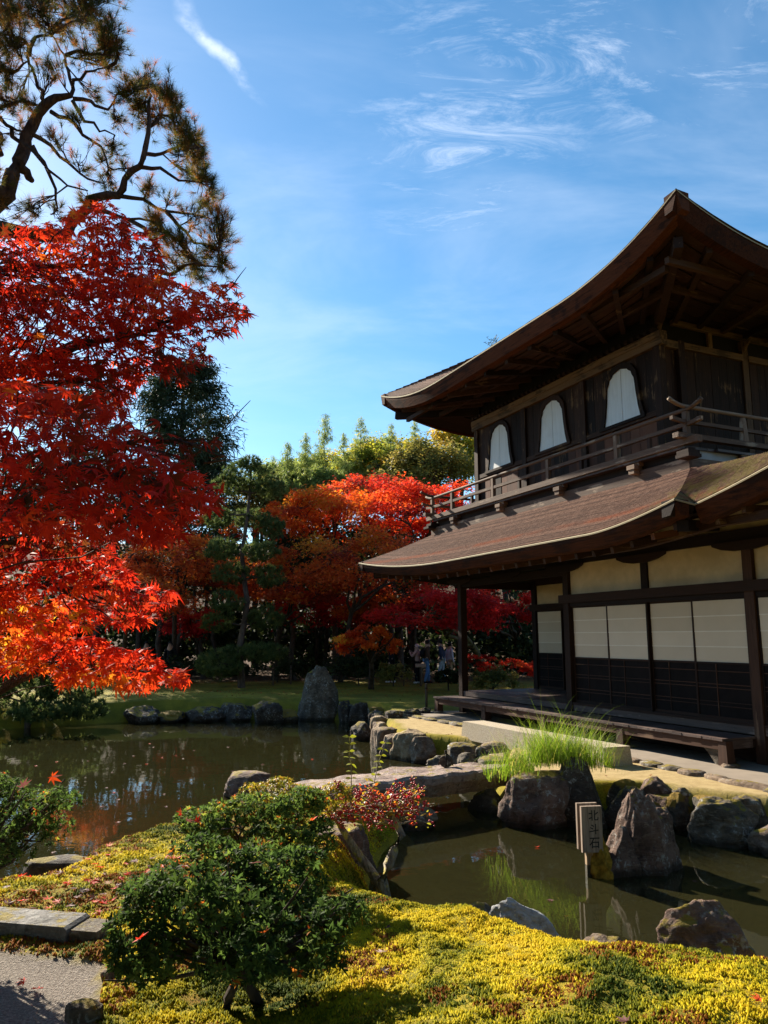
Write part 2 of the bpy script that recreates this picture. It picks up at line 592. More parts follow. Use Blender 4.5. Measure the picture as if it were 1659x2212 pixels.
# ------------------------------------------------------------------ ground
def build_ground():
    xs = np.concatenate([-np.geomspace(6, 900, 46)[::-1], np.arange(-5.95, 6.0, 0.07), np.geomspace(6.02, 900, 46)])
    ys = np.concatenate([-np.geomspace(2, 300, 14)[::-1], np.arange(-1.9, 2.5, 0.2), np.arange(2.5, 12.5, 0.065), 12.5 + (np.geomspace(1, 70, 150) - 1) * 0.6 * 1.0,
                         np.geomspace(56, 1200, 24)])
    X, Y = np.meshgrid(xs, ys)
    Z = ground_z(X.ravel(), Y.ravel())
    x, y = X.ravel(), Y.ravel()
    nx, ny = len(xs), len(ys)
    idx = np.arange(nx * ny).reshape(ny, nx)
    F = np.stack([idx[:-1, :-1], idx[:-1, 1:], idx[1:, 1:], idx[1:, :-1]], -1).reshape(-1, 4)
    sand = sstep(-0.12, 0.16, sdist(x, y, SAND) + (fnoise(x, y, 2.5) - 0.5) * 0.4)
    path = sstep(-0.03, 0.03, sdist(x, y, PATH) + (fnoise(x, y, 3.5) - 0.5) * 0.14)
    wood = sstep(30.5, 34, y + (fnoise(x, y, 0.5) - 0.5) * 4)
    m = Mat('ground_cover')
    p = m.worldpos()
    g = m.n('ShaderNodeNewGeometry')
    sx = m.n('ShaderNodeSeparateXYZ'); m.l(g.outputs['Position'], sx.inputs[0])
    n1 = m.noise(p, 2.6, 6, 0.6, 0.3); n2 = m.noise(p, 45, 4, 0.7); n3 = m.noise(p, 0.8, 4, 0.55)
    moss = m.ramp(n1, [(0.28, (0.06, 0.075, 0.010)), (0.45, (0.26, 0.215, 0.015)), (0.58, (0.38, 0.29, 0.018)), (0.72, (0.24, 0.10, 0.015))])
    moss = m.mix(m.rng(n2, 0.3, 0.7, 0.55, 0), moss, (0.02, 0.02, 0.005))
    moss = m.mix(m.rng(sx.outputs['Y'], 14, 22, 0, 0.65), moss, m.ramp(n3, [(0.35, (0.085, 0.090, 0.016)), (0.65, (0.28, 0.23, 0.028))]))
    sv = m.noise(p, 160, 4, 0.75); s2 = m.noise(p, 7, 5, 0.6)
    sandc = m.mix(m.rng(s2, 0.3, 0.7), (0.40, 0.29, 0.13), (0.54, 0.41, 0.20))
    sandc = m.mix(m.rng(sv, 0.35, 0.6, 0.7, 0), sandc, (0.20, 0.14, 0.07))
    grv = m.n('ShaderNodeTexVoronoi'); m.l(p, grv.inputs['Vector']); grv.inputs['Scale'].default_value = 130
    gn = m.noise(p, 60, 4, 0.7)
    pathc = m.mix(grv.outputs['Color'], (0.16, 0.135, 0.115), (0.40, 0.35, 0.30))
    pathc = m.mix(m.rng(gn, 0.35, 0.6, 0.6, 0), pathc, (0.10, 0.08, 0.065))
    mud = m.mix(m.rng(m.noise(p, 1.6, 6, 0.6, 0.4), 0.3, 0.7), (0.13, 0.085, 0.028), (0.30, 0.205, 0.075))
    mud = m.mix(m.rng(m.noise(p, 9, 5, 0.65), 0.55, 0.72, 0, 0.7), mud, (0.05, 0.034, 0.014))
    litter = m.mix(m.rng(m.noise(p, 6, 5, 0.7), 0.35, 0.65), (0.03, 0.02, 0.010), (0.11, 0.05, 0.018))
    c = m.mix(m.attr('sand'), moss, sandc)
    c = m.mix(m.attr('path'), c, pathc)
    c = m.mix(m.attr('wood'), c, litter)
    under = m.rng(sx.outputs['Z'], WATER + 0.02, WATER - 0.05)
    c = m.mix(under, c, mud)
    rake = m.n('ShaderNodeTexWave', wave_type='BANDS', bands_direction='X')
    m.l(m.coord('Object', scale=(1, 1, 1), rot=(0, 0, -ANG)), rake.inputs['Vector'])
    rake.inputs['Scale'].default_value = 5.5; rake.inputs['Distortion'].default_value = 2.5; rake.inputs['Detail'].default_value = 3
    hgt = m.math('ADD', m.math('MULTIPLY', n2, 0.6), m.math('ADD', m.math('MULTIPLY', sv, 0.5), m.math('MULTIPLY', m.math('MULTIPLY', rake.outputs['Fac'], m.attr('sand')), 0.5)))
    hgt = m.math('ADD', hgt, m.math('MULTIPLY', m.math('MULTIPLY', grv.outputs['Distance'], m.attr('path')), 1.4))
    mat = m.done(m.principled(c, 0.95, m.bump(hgt, 0.8, 0.02), 0.15))
    V = np.stack([x, y, Z], 1)
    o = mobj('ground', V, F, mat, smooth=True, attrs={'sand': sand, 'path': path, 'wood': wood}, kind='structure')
    return o


build_ground()


def build_water():
    m = Mat('pond_water')
    p = m.worldpos()
    n = m.noise(p, 1.6, 3, 0.5, 0.2)
    b = m.bump(n, 0.035, 0.08)
    b = m.bump(m.noise(p, 14, 2, 0.5), 0.012, 0.02, b)
    fr = m.n('ShaderNodeFresnel'); fr.inputs['IOR'].default_value = 1.40; m.l(b, fr.inputs['Normal'])
    tr = m.n('ShaderNodeBsdfTransparent'); tr.inputs['Color'].default_value = (0.76, 0.71, 0.42, 1)
    di = m.n('ShaderNodeBsdfDiffuse'); di.inputs['Color'].default_value = (0.058, 0.054, 0.021, 1)
    mx0 = m.n('ShaderNodeMixShader'); mx0.inputs[0].default_value = 0.28
    m.l(tr.outputs[0], mx0.inputs[1]); m.l(di.outputs[0], mx0.inputs[2])
    gl = m.n('ShaderNodeBsdfGlossy'); gl.inputs['Roughness'].default_value = 0.015; m.l(b, gl.inputs['Normal'])
    gl.inputs['Color'].default_value = (0.92, 0.95, 0.95, 1)
    mx = m.n('ShaderNodeMixShader')
    m.l(fr.outputs[0], mx.inputs[0]); m.l(mx0.outputs[0], mx.inputs[1]); m.l(gl.outputs[0], mx.inputs[2])
    mat = m.done(mx.outputs[0])
    xs = np.linspace(-40, 14, 40); ys = np.linspace(3, 26, 24)
    X, Y = np.meshgrid(xs, ys)
    V = np.stack([X.ravel(), Y.ravel(), np.full(X.size, WATER)], 1)
    idx = np.arange(X.size).reshape(X.shape)
    F = np.stack([idx[:-1, :-1], idx[:-1, 1:], idx[1:, 1:], idx[1:, :-1]], -1).reshape(-1, 4)
    mobj('pond_water', V, F, mat, kind='structure')


build_water()

# ------------------------------------------------------------------ temple hall
hall = empty('temple_hall', tuple(O), math.atan2(-U[1], -U[0]),
             label='two-storey dark timber temple hall with curved shingle roofs beside the pond', cat='temple')


def wood_mat(name, c0, c1, axis='z', rough=0.75, wear=None, wear_amt=0.5, bump=0.5, spec=0.3):
    m = Mat(name)
    k = {'u': (1.2, 22, 22), 'v': (22, 1.2, 22), 'z': (22, 22, 1.2)}[axis]
    v = m.coord('Object', obj=hall, scale=k)
    g = m.noise(v, 1.6, 6, 0.65, 0.8)
    big = m.noise(m.coord('Object', obj=hall), 1.7, 5, 0.6)
    f = m.math('ADD', m.math('MULTIPLY', g, 0.7), m.math('MULTIPLY', m.rand(), 0.45))
    c = m.mix(m.rng(f, 0.3, 0.95), c0, c1)
    if wear:
        w = m.math('ADD', m.math('MULTIPLY', m.noise(v, 0.7, 5, 0.7), 0.55), m.math('MULTIPLY', big, 0.6))
        c = m.mix(m.rng(w, 0.66 - 0.12 * wear_amt, 0.74 - 0.12 * wear_amt, 0, 0.85), c, wear)
    c = m.mix(m.rng(g, 0.25, 0.42, 0.7, 0), c, tuple(x * 0.3 for x in c0))
    return m.done(m.principled(c, rough, m.bump(g, bump, 0.006), spec))


WD = {}
for ax in 'uvz':
    WD['dark_' + ax] = wood_mat('dark_timber_' + ax, (0.014, 0.008, 0.006), (0.036, 0.018, 0.012), ax, spec=0.15)
    WD['brown_' + ax] = wood_mat('brown_timber_' + ax, (0.030, 0.014, 0.009), (0.080, 0.038, 0.022), ax, wear=(0.17, 0.10, 0.06), wear_amt=0.1, spec=0.2)
    WD['grey_' + ax] = wood_mat('weathered_timber_' + ax, (0.085, 0.050, 0.034), (0.23, 0.15, 0.10), ax, 0.8, wear=(0.34, 0.25, 0.175), wear_amt=0.3)
    WD['worn_' + ax] = wood_mat('worn_lacquer_timber_' + ax, (0.013, 0.007, 0.005), (0.056, 0.026, 0.015), ax, 0.7, wear=(0.18, 0.10, 0.045), wear_amt=0.15, spec=0.12)
    WD['tan_' + ax] = wood_mat('bare_timber_' + ax, (0.09, 0.048, 0.024), (0.21, 0.12, 0.058), ax, 0.8, wear=(0.04, 0.022, 0.012), wear_amt=0.6)
    WD['floor_' + ax] = wood_mat('floor_timber_' + ax, (0.045, 0.028, 0.024), (0.115, 0.076, 0.064), ax, 0.55, wear=(0.17, 0.12, 0.10), wear_amt=0.3)
    WD['red_' + ax] = wood_mat('reddish_timber_' + ax, (0.070, 0.026, 0.014), (0.17, 0.062, 0.030), ax, 0.8)
M_PLASTER = flat_mat('cream_plaster', (0.54, 0.43, 0.285), 0.9, 0.16, 2.2, 0.08)
M_PAPER = Mat('screen_paper')
_v = M_PAPER.coord('Object', obj=hall, scale=(1, 1, 1))
_n = M_PAPER.noise(_v, 2.2, 5, 0.6)
_ob = M_PAPER.rand()
M_PAPER = M_PAPER.done(M_PAPER.principled(M_PAPER.mix(M_PAPER.math('ADD', M_PAPER.math('MULTIPLY', _n, 0.5), M_PAPER.math('MULTIPLY', _ob, 0.5)), (0.50, 0.41, 0.30), (0.72, 0.62, 0.49)), 0.9, None, 0.1))
M_WHITE = Mat('white_window_board')
_g = M_WHITE.noise(M_WHITE.coord('Object', obj=hall, scale=(26, 26, 1.0)), 1.3, 6, 0.6)
_h = M_WHITE.noise(M_WHITE.coord('Object', obj=hall), 1.6, 5, 0.6)
_c = M_WHITE.mix(M_WHITE.rng(_g, 0.3, 0.75), (0.72, 0.715, 0.70), (0.81, 0.81, 0.80))
_c = M_WHITE.mix(M_WHITE.rng(_h, 0.5, 0.75, 0, 0.35), _c, (0.52, 0.48, 0.43))
M_WHITE = M_WHITE.done(M_WHITE.principled(_c, 0.8, M_WHITE.bump(_g, 0.3, 0.004), 0.15))
M_VOID = flat_mat('inside_darkness', (0.008, 0.006, 0.006), 0.9, 0.1)  # near-black core boxes, added inside the hall to block light


def B(name, b, mat, parent=hall, jit=0.0, **k):
    """a box of the hall in (u, v, z) becomes a child mesh"""
    u0, u1, v0, v1, z0, z1 = b
    return MB().box(-u1, -u0, v0, v1, z0, z1).obj(name, mat, parent, **k)


def HM(mb):
    mb.V = [(-x, y, z) for (x, y, z) in mb.V]
    mb.F = [tuple(reversed(f)) for f in mb.F]
    return mb


def hpart(name, mb, mat, parent=hall, smooth=False, **k):
    return HM(mb).obj(name, mat, parent, smooth, **k)


rnd = random.Random(3)
ZF = 0.55      # floor of the hall
VW = 0.72      # plane of the pond front
# --- foundation pad with edging stones is built further down; veranda bench first
bench = empty('veranda_bench', parent=hall)
n_pl = 46
for i in range(n_pl):
    a = 0.06 + i * (8.86 / n_pl)
    w = 8.86 / n_pl - 0.006
    dz = rnd.uniform(-0.003, 0.003)
    B('plank', (a, a + w, -0.03 + rnd.uniform(-0.006, 0.006), 0.655, 0.385 + dz, 0.42 + dz), WD['floor_v'], bench)
B('front_beam', (0.05, 8.9, 0.0, 0.09, 0.255, 0.384), WD['brown_u'], bench)
B('back_beam', (0.05, 8.9, 0.57, 0.65, 0.27, 0.384), WD['dark_u'], bench)
for a in (0.05, 8.83): B('end_beam', (a, a + 0.07, 0.091, 0.569, 0.265, 0.383), WD['floor_v'], bench)
for a in (0.0, 2.15, 4.34, 6.52, 8.72):
    hpart('leg', MB().prism([(a + 0.02, 0.385), (a + 0.155, 0.385), (a + 0.17, 0.05), (a + 0.0, 0.05)], 1, -0.012, 0.12) if 0 else
          MB().add([(a + 0.02, -0.008, 0.384), (a + 0.155, -0.008, 0.384), (a + 0.155, 0.125, 0.384), (a + 0.02, 0.125, 0.384),
                    (a - 0.005, -0.02, 0.04), (a + 0.17, -0.02, 0.04), (a + 0.17, 0.14, 0.04), (a - 0.005, 0.14, 0.04)],
                   [(0, 1, 2, 3), (4, 7, 6, 5), (0, 4, 5, 1), (1, 5, 6, 2), (2, 6, 7, 3), (3, 7, 4, 0)]), WD['brown_z'], bench)
# --- raised floor of the open recess
recess = empty('recess_floor', parent=hall)
for i in range(11):
    v0 = VW + 0.10 + i * 0.19
    B('floorboard', (4.42, 8.80, v0, v0 + 0.186, 0.50, ZF), WD['floor_u'], recess)
B('floor_edge', (-3.0, 8.82, 0.66, VW + 0.098, 0.44, ZF + 0.004), WD['floor_u'], hall)
B('floor_skirt', (-3.0, 8.78, 0.70, 0.78, 0.05, 0.438), WD['dark_u'], hall)
# --- posts
POSTS = [(-0.02, VW), (4.40, VW), (8.72, VW), (8.56, 2.86), (6.48, 2.86), (4.40, 2.86), (-2.2, VW), (8.6, 5.0), (8.6, 7.2)]
for (a, b) in POSTS:
    w = 0.085
    p = B('post', (a - w, a + w, b - w, b + w, 0.03, 3.32), WD['brown_z'] if a < 1 else WD['dark_z'])
B('mid_post', (2.12, 2.28, VW - 0.05, VW + 0.06, 2.715, 3.30), WD['dark_z'])
B('mid_post', (6.45, 6.58, 2.80, 2.93, 2.715, 3.30), WD['dark_z'])
# --- tie beams and wall plates
B('tie_beam', (-2.4, 4.60, VW - 0.115, VW - 0.087, 2.545, 2.71), WD['dark_u'])
B('door_head', (-2.1, 4.31, VW - 0.06, VW + 0.06, 2.47, 2.544), WD['dark_u'])
B('wall_plate', (-2.6, 8.95, VW - 0.075, VW + 0.075, 3.322, 3.50), WD['dark_u'])
B('tie_beam', (4.49, 8.7, 2.745, 2.775, 2.545, 2.71), WD['dark_u'])
B('wall_plate', (4.3, 8.75, 2.79, 2.93, 3.2, 3.42), WD['dark_u'])
B('cross_beam', (8.65, 8.79, VW + 0.086, 2.77, 3.10, 3.30), WD['dark_v'])
B('cross_beam', (4.33, 4.47, VW + 0.086, 2.77, 3.10, 3.30), WD['dark_v'])
B('front_head_beam', (4.49, 8.63, VW - 0.06, VW + 0.06, 3.12, 3.27), WD['dark_u'])
# --- cream plaster panels above the tie beam
for (a, b) in ((0.07, 2.117), (2.283, 4.312), (-2.11, -0.107)):
    B('plaster_panel', (a, b, VW - 0.01, VW + 0.03, 2.712, 3.32), M_PLASTER)
for (a, b) in ((4.49, 6.445), (6.585, 8.47)):
    B('plaster_panel', (a, b, 2.84, 2.88, 2.712, 3.2), M_PLASTER)
B('plaster_strip', (-2.4, 8.7, VW + 0.01, VW + 0.05, 3.502, 3.95), M_PLASTER)


def screen(u0, u1, v, zt, par):
    """one sliding screen: four paper strips above, black boarded skirt with ribs below"""
    d = empty('sliding_screen', parent=par)
    zb, zm = 0.60, 1.475
    s = 0.036
    B('stile', (u0, u0 + s, v - 0.017, v + 0.017, zb, zt), WD['dark_z'], d)
    B('stile', (u1 - s, u1, v - 0.017, v + 0.017, zb, zt), WD['dark_z'], d)
    B('rail', (u0 + s, u1 - s, v - 0.017, v + 0.017, zb, zb + 0.045), WD['dark_u'], d)
    B('rail', (u0 + s, u1 - s, v - 0.017, v + 0.017, zm - 0.03, zm), WD['dark_u'], d)
    B('rail', (u0 + s, u1 - s, v - 0.017, v + 0.017, zt - 0.03, zt), WD['dark_u'], d)
    h = (zt - 0.03 - zm) / 4
    for k in range(4):
        B('paper_strip', (u0 + s, u1 - s, v - 0.004 - 0.003 * k, v + 0.004, zm + k * h - (0.012 if k else 0), zm + (k + 1) * h), M_PAPER, d)
        if k: B('paper_seam', (u0 + s, u1 - s, v - 0.007 - 0.003 * k, v - 0.0042 - 0.003 * k, zm + k * h - 0.012, zm + k * h + 0.004), M_SEAM, d)
    B('skirt_board', (u0 + s, u1 - s, v - 0.002, v + 0.008, zb + 0.045, zm - 0.03), M_SKIRT, d)
    for zz in (0.80, 0.86, 1.075, 1.13, 1.33):
        B('rib', (u0 + s, u1 - s, v - 0.012, v - 0.0025, zz, zz + 0.011), WD['brown_u'], d)
    c = (u0 + u1) / 2 + 0.12
    B('rib', (c - 0.006, c + 0.006, v - 0.0135, v - 0.0028, zb + 0.05, zm - 0.03), WD['brown_z'], d)
    return d


M_SEAM = flat_mat('paper_seam', (0.74, 0.68, 0.58), 0.9, 0.05)
M_SKIRT = flat_mat('black_skirt_board', (0.008, 0.006, 0.006), 0.75, 0.3, 5, 0.1, 0.08)
us = [4.31, 3.24, 2.165, 1.16, 0.07]
for i in range(4):
    screen(us[i + 1] + (0.0 if i % 2 else -0.012), us[i] + (0.012 if i % 2 == 0 else 0.0), VW + (-0.03 if i % 2 else 0.022), 2.47, hall)
screen(-1.15, -0.107, VW - 0.03, 2.47, hall)
screen(-2.1, -1.14, VW + 0.022, 2.47, hall)
B('sill', (-2.1, 4.31, VW - 0.075, VW + 0.06, ZF + 0.005, 0.60), WD['dark_u'])
screen(7.42, 8.47, 2.83, 2.544, hall)
screen(6.57, 7.43, 2.875, 2.544, hall)
screen(5.5, 6.39, 2.83, 2.544, hall)
screen(4.49, 5.51, 2.875, 2.544, hall)
B('sill', (4.49, 8.47, 2.79, 2.93, ZF + 0.002, 0.60), WD['dark_u'])
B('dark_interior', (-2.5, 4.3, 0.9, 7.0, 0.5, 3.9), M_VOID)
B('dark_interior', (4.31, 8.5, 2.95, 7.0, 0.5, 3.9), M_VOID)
# --- boat-shaped bracket arms on the posts under the wall plate
for a in (-0.02, 2.2, 4.40, 6.56, 8.72):
    hpart('bracket_arm', MB().prism([(a - 0.62, 3.322), (a - 0.60, 3.27), (a - 0.42, 3.20), (a - 0.2, 3.165), (a + 0.2, 3.165), (a + 0.42, 3.20), (a + 0.60, 3.27), (a + 0.62, 3.322)], 1, VW - 0.10, VW - 0.088 + 0.0) if 0 else
          MB().add(*(lambda pts: ([(p, y, q) for y in (VW - 0.125, VW - 0.0865) for (p, q) in pts],
                                  [tuple(range(8)), tuple(range(15, 7, -1))] + [(i, i + 8, (i + 1) % 8 + 8, (i + 1) % 8) for i in range(8)]))(
              [(a - 0.62, 3.32), (a - 0.60, 3.27), (a - 0.42, 3.205), (a - 0.2, 3.17), (a + 0.2, 3.17), (a + 0.42, 3.205), (a + 0.60, 3.27), (a + 0.62, 3.32)])),
          WD['dark_u'])


# --- lower roof
def lift(s, amp, R, e):
    return amp * max(0.0, 1 - s / R) ** e


EV = -1.0                                   # eave line of the lower roof
E0, E1 = -0.29, 11.46


def ze_low(u):
    return 3.52 + lift(u - E0, 0.27, 1.9, 1.6) + lift(E1 - u, 0.40, 5.0, 2.0)


def ze_second(u):                            # set-back eave towards us
    t = (E0 - u)
    return 3.74 + 0.20 * t + 0.03 * t * t


def shingle_mat():
    m = Mat('bark_shingle')
    tc = m.coord('Object', obj=hall)
    a = m.noise(m.coord('Object', obj=hall, scale=(30, 3, 3)), 1.0, 5, 0.7)
    b = m.noise(tc, 0.9, 5, 0.6, 0.5)
    f = m.noise(m.coord('Object', obj=hall, scale=(14, 40, 40)), 1.5, 3, 0.7)
    c = m.mix(m.rng(a, 0.3, 0.7), (0.11, 0.056, 0.040), (0.31, 0.170, 0.118))
    c = m.mix(m.rng(f, 0.35, 0.65, 0, 0.4), c, (0.34, 0.20, 0.135))
    c = m.mix(m.rng(m.attr('tint'), 0.15, 0.85, 0.75, 0.0), c, (0.055, 0.030, 0.024))
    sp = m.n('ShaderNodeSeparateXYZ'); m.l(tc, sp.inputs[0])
    # orange-brown stripe that follows one run of courses
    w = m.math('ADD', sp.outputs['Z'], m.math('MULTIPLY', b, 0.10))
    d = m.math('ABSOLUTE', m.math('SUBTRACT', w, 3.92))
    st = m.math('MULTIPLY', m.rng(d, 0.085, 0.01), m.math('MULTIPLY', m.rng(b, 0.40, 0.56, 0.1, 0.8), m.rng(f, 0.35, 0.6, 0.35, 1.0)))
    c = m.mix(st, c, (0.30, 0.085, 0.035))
    # moss thickening towards the near end (local x is -u)
    mo = m.math('ADD', m.math('MULTIPLY', m.rng(sp.outputs['X'], -2.6, 0.6), 0.30), m.math('MULTIPLY', m.noise(tc, 7, 6, 0.65), 0.6))
    c = m.mix(m.rng(mo, 0.50, 0.66, 0, 0.85), c, m.mix(f, (0.10, 0.075, 0.025), (0.30, 0.235, 0.075)))
    return m.done(m.principled(c, 0.9, m.bump(m.math('ADD', f, a), 0.6, 0.012), 0.15))


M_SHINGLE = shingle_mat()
M_EAVE = wood_mat('eave_bark_layers', (0.038, 0.013, 0.007), (0.135, 0.044, 0.020), 'u', 0.85, wear=(0.025, 0.012, 0.009), wear_amt=0.7, bump=0.9, spec=0.1)
M_LIP = wood_mat('eave_lip', (0.30, 0.24, 0.14), (0.52, 0.42, 0.26), 'u', 0.8)  # bright highlight along the eave edge, painted as a pale yellowish strip


def courses(name, E, T, na, nb, parent, prof=lambda b: 0.78 * b + 0.22 * b * b, step=0.018, warp=None):
    """E(a), T(a): eave and top point in (u,v,z) for a in 0..1; rows of overlapping bark shingles"""
    V, F, TT = [], [], []
    A = np.linspace(0, 1, na + 1)
    r = np.random.RandomState(7)
    for j in range(nb):
        b0, b1 = j / nb, (j + 1) / nb
        for (b, up) in ((b0, step), (b1, 0.001)):
            for i, a in enumerate(A):
                e, t = np.array(E(a)), np.array(T(a))
                p = e + (t - e) * b
                p[2] = e[2] + (t[2] - e[2]) * prof(b) + up * (1 + 0.5 * r.rand())
                if warp: p = p + warp(a, b)
                V.append(p)
        rowt = r.uniform(0.25, 0.75)
        TT += list(np.clip(rowt + r.normal(0, 0.07, 2 * (na + 1)), 0, 1))
        o = j * 2 * (na + 1)
        for i in range(na):
            F.append((o + i, o + i + 1, o + na + 1 + i + 1, o + na + 1 + i))
        if j:
            q = o - (na + 1)
            for i in range(na): F.append((q + i, q + i + 1, o + i + 1, o + i))
    mb = MB(); mb.V = [tuple(v) for v in V]; mb.F = F
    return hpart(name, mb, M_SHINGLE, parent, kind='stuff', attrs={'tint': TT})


lroof = empty('lower_roof', parent=hall)
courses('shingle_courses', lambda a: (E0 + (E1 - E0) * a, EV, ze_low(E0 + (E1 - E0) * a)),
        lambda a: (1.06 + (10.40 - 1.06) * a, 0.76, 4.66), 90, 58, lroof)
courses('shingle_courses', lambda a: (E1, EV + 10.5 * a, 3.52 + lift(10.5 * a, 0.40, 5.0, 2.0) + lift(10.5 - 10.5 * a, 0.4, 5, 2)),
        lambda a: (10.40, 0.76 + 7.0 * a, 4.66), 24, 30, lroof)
BX = 0.30
_f = lambda b: 0.78 * b + 0.22 * b * b
_pe, _pt, _pi = np.array((E0, EV, ze_low(E0))), np.array((1.06, 0.76, 4.66)), np.array((E0, -0.63, ze_second(E0)))


def line_main(b):
    p = _pe + (_pt - _pe) * b
    p[2] = _pe[2] + (_pt[2] - _pe[2]) * _f(b)
    return p


def line_second(b):
    if b >= BX: return line_main(b)
    return _pi + (line_main(BX) - _pi) * (b / BX)


def second_warp(a, b):
    lin = _pi + (_pt - _pi) * b
    lin[2] = _pi[2] + (_pt[2] - _pi[2]) * _f(b)
    return (line_second(b) - lin) * a ** 2


HC = -2.15                                   # near corner of the set-back eave
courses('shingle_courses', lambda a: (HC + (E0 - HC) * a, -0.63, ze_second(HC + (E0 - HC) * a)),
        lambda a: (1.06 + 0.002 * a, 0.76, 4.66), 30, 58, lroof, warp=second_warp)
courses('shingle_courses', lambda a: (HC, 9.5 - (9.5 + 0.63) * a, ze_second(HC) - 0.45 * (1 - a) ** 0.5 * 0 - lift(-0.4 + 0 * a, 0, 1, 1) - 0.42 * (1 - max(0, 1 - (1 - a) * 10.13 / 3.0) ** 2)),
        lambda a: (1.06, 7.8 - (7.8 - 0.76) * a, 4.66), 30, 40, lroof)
# small hipped return between the two eaves
mb = MB()
n = 10
A_ = []; B_ = []
for k in range(n + 1):
    b = BX * k / n
    A_.append(line_main(b) + (0, 0, 0.012)); B_.append(line_second(b) + (0, 0, 0.012))
mb.add(A_ + B_, [(i, i + 1, n + 2 + i, n + 1 + i) for i in range(n)])
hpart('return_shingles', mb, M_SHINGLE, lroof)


def eave_band(name, P, inward, parent, th=0.22, lean=0.10, mat=None):
    """thick layered bark edge under the eave line P (points in u,v,z); inward: unit plan vector to the hall"""
    inw = np.array(inward, float)
    prof = [(0.0, 0.012), (-0.012, 0.0), (-0.010, -0.022), (0.004, -0.03), (0.02, -0.09), (lean, -th), (lean + 0.16, -th - 0.015), (lean + 0.16, 0.0)]
    V, F = [], []
    k = len(prof)
    for p in P:
        for (i, z) in prof: V.append(np.array(p) + inw * i + np.array((0, 0, z)))
    for j in range(len(P) - 1):
        for i in range(k):
            F.append((j * k + i, j * k + (i + 1) % k, (j + 1) * k + (i + 1) % k, (j + 1) * k + i))
    F += [tuple(range(k)), tuple(range((len(P) - 1) * k, len(P) * k))[::-1]]
    mb = MB(); mb.V = [tuple(v) for v in V]; mb.F = F
    o = hpart(name, mb, [mat or M_EAVE, M_LIP], parent)
    idx = np.zeros(len(F), dtype=np.int32)
    for j in range(len(P) - 1):
        idx[j * k] = 1; idx[j * k + 1] = 1
    o.data.polygons.foreach_set('material_index', idx)
    return o


PL = [(u, EV, ze_low(u)) for u in np.linspace(E0, E1, 80)]
eave_band('eave_edge', PL, (0, 1, 0), lroof)
eave_band('eave_edge', [(E0, v, ze_low(E0) + (ze_second(E0) - ze_low(E0)) * (v - EV) / 0.37) for v in np.linspace(EV, -0.63, 6)], (1, 0, 0), lroof, mat=WD['dark_v'])
eave_band('eave_edge', [(u, -0.63, ze_second(u)) for u in np.linspace(E0 - 0.0, HC, 24)], (0, 1, 0), lroof, th=0.26)
eave_band('eave_edge', [(E1, v, 3.52 + lift(v - EV, 0.40, 5.0, 2.0)) for v in np.linspace(EV, 9.5, 40)], (-1, 0, 0), lroof)
eave_band('eave_edge', [(HC, v, ze_second(HC) - 0.42 * (1 - max(0, 1 - (v + 0.63) / 3.0) ** 2)) for v in np.linspace(-0.63, 9.5, 30)], (1, 0, 0), lroof)
# soffit and rafters
mb = MB()
us_ = np.linspace(E0, E1 - 0.1, 50)
mb.add([(u, EV + 0.2, ze_low(u) - 0.215) for u in us_] + [(min(max(u, -0.3), 10.3), VW + 0.25, 3.92) for u in us_],
       [(i, i + 1, 51 + i, 50 + i) for i in range(49)])
hpart('soffit_boarding', mb, WD['dark_u'], lroof)
mb = MB()
us_ = np.linspace(HC + 0.1, E0, 12)
mb.add([(u, -0.45, ze_second(u) - 0.255) for u in us_] + [(u, VW + 0.25, 3.97) for u in us_], [(i, i + 1, 13 + i, 12 + i) for i in range(11)])
hpart('soffit_boarding', mb, WD['brown_u'], lroof)
mb = MB()
vs_ = np.linspace(EV + 0.2, 9, 20)
mb.add([(E1 - 0.25, v, 3.30 + lift(v - EV, 0.40, 5.0, 2.0)) for v in vs_] + [(8.7, max(v, VW), 3.92) for v in vs_], [(i, i + 1, 21 + i, 20 + i) for i in range(19)])
hpart('soffit_boarding', mb, WD['dark_v'], lroof)
k = 0
u = -1.85
while u < 10.9:
    z_e = (ze_low(u) if u > E0 else ze_second(u)) - 0.30
    v_e = EV + 0.24 if u > E0 else -0.42
    B_end = 3.60
    uu = min(u, 9.6 + (u - 9.6) * 0.3)
    hpart('rafter', MB().bar((u, v_e, z_e + 0.005), (uu, VW + 0.15, B_end + 0.07), 0.075, 0.10), WD['red_v'] if k % 5 == 0 else WD['brown_v'], lroof)
    u += 0.455
    k += 1
hpart('eave_purlin', MB().add(*(lambda P: ([q for (a, z) in P for q in ((a, -0.28, z - 0.05), (a, -0.17, z - 0.05), (a, -0.17, z + 0.07), (a, -0.28, z + 0.07))],
      [(4 * i + j, 4 * i + (j + 1) % 4, 4 * i + 4 + (j + 1) % 4, 4 * i + 4 + j) for i in range(len(P) - 1) for j in range(4)] + [(0, 1, 2, 3), tuple(4 * len(P) - 4 + j for j in (3, 2, 1, 0))]))(
      [(a, 3.325 + 0.6 * (ze_low(max(a, E0)) - 3.52)) for a in np.linspace(-2.0, 10.9, 40)])), WD['brown_u'], lroof)
hpart('hip_rafter', MB().bar((E1 - 0.35, EV + 0.32, 3.55), (9.6, VW + 0.1, 3.66), 0.13, 0.17), WD['dark_v'], lroof)
hpart('corner_rafter', MB().bar((E0 + 0.13, EV + 0.25, 3.44), (0.6, VW, 3.62), 0.16, 0.16), WD['dark_v'], lroof)

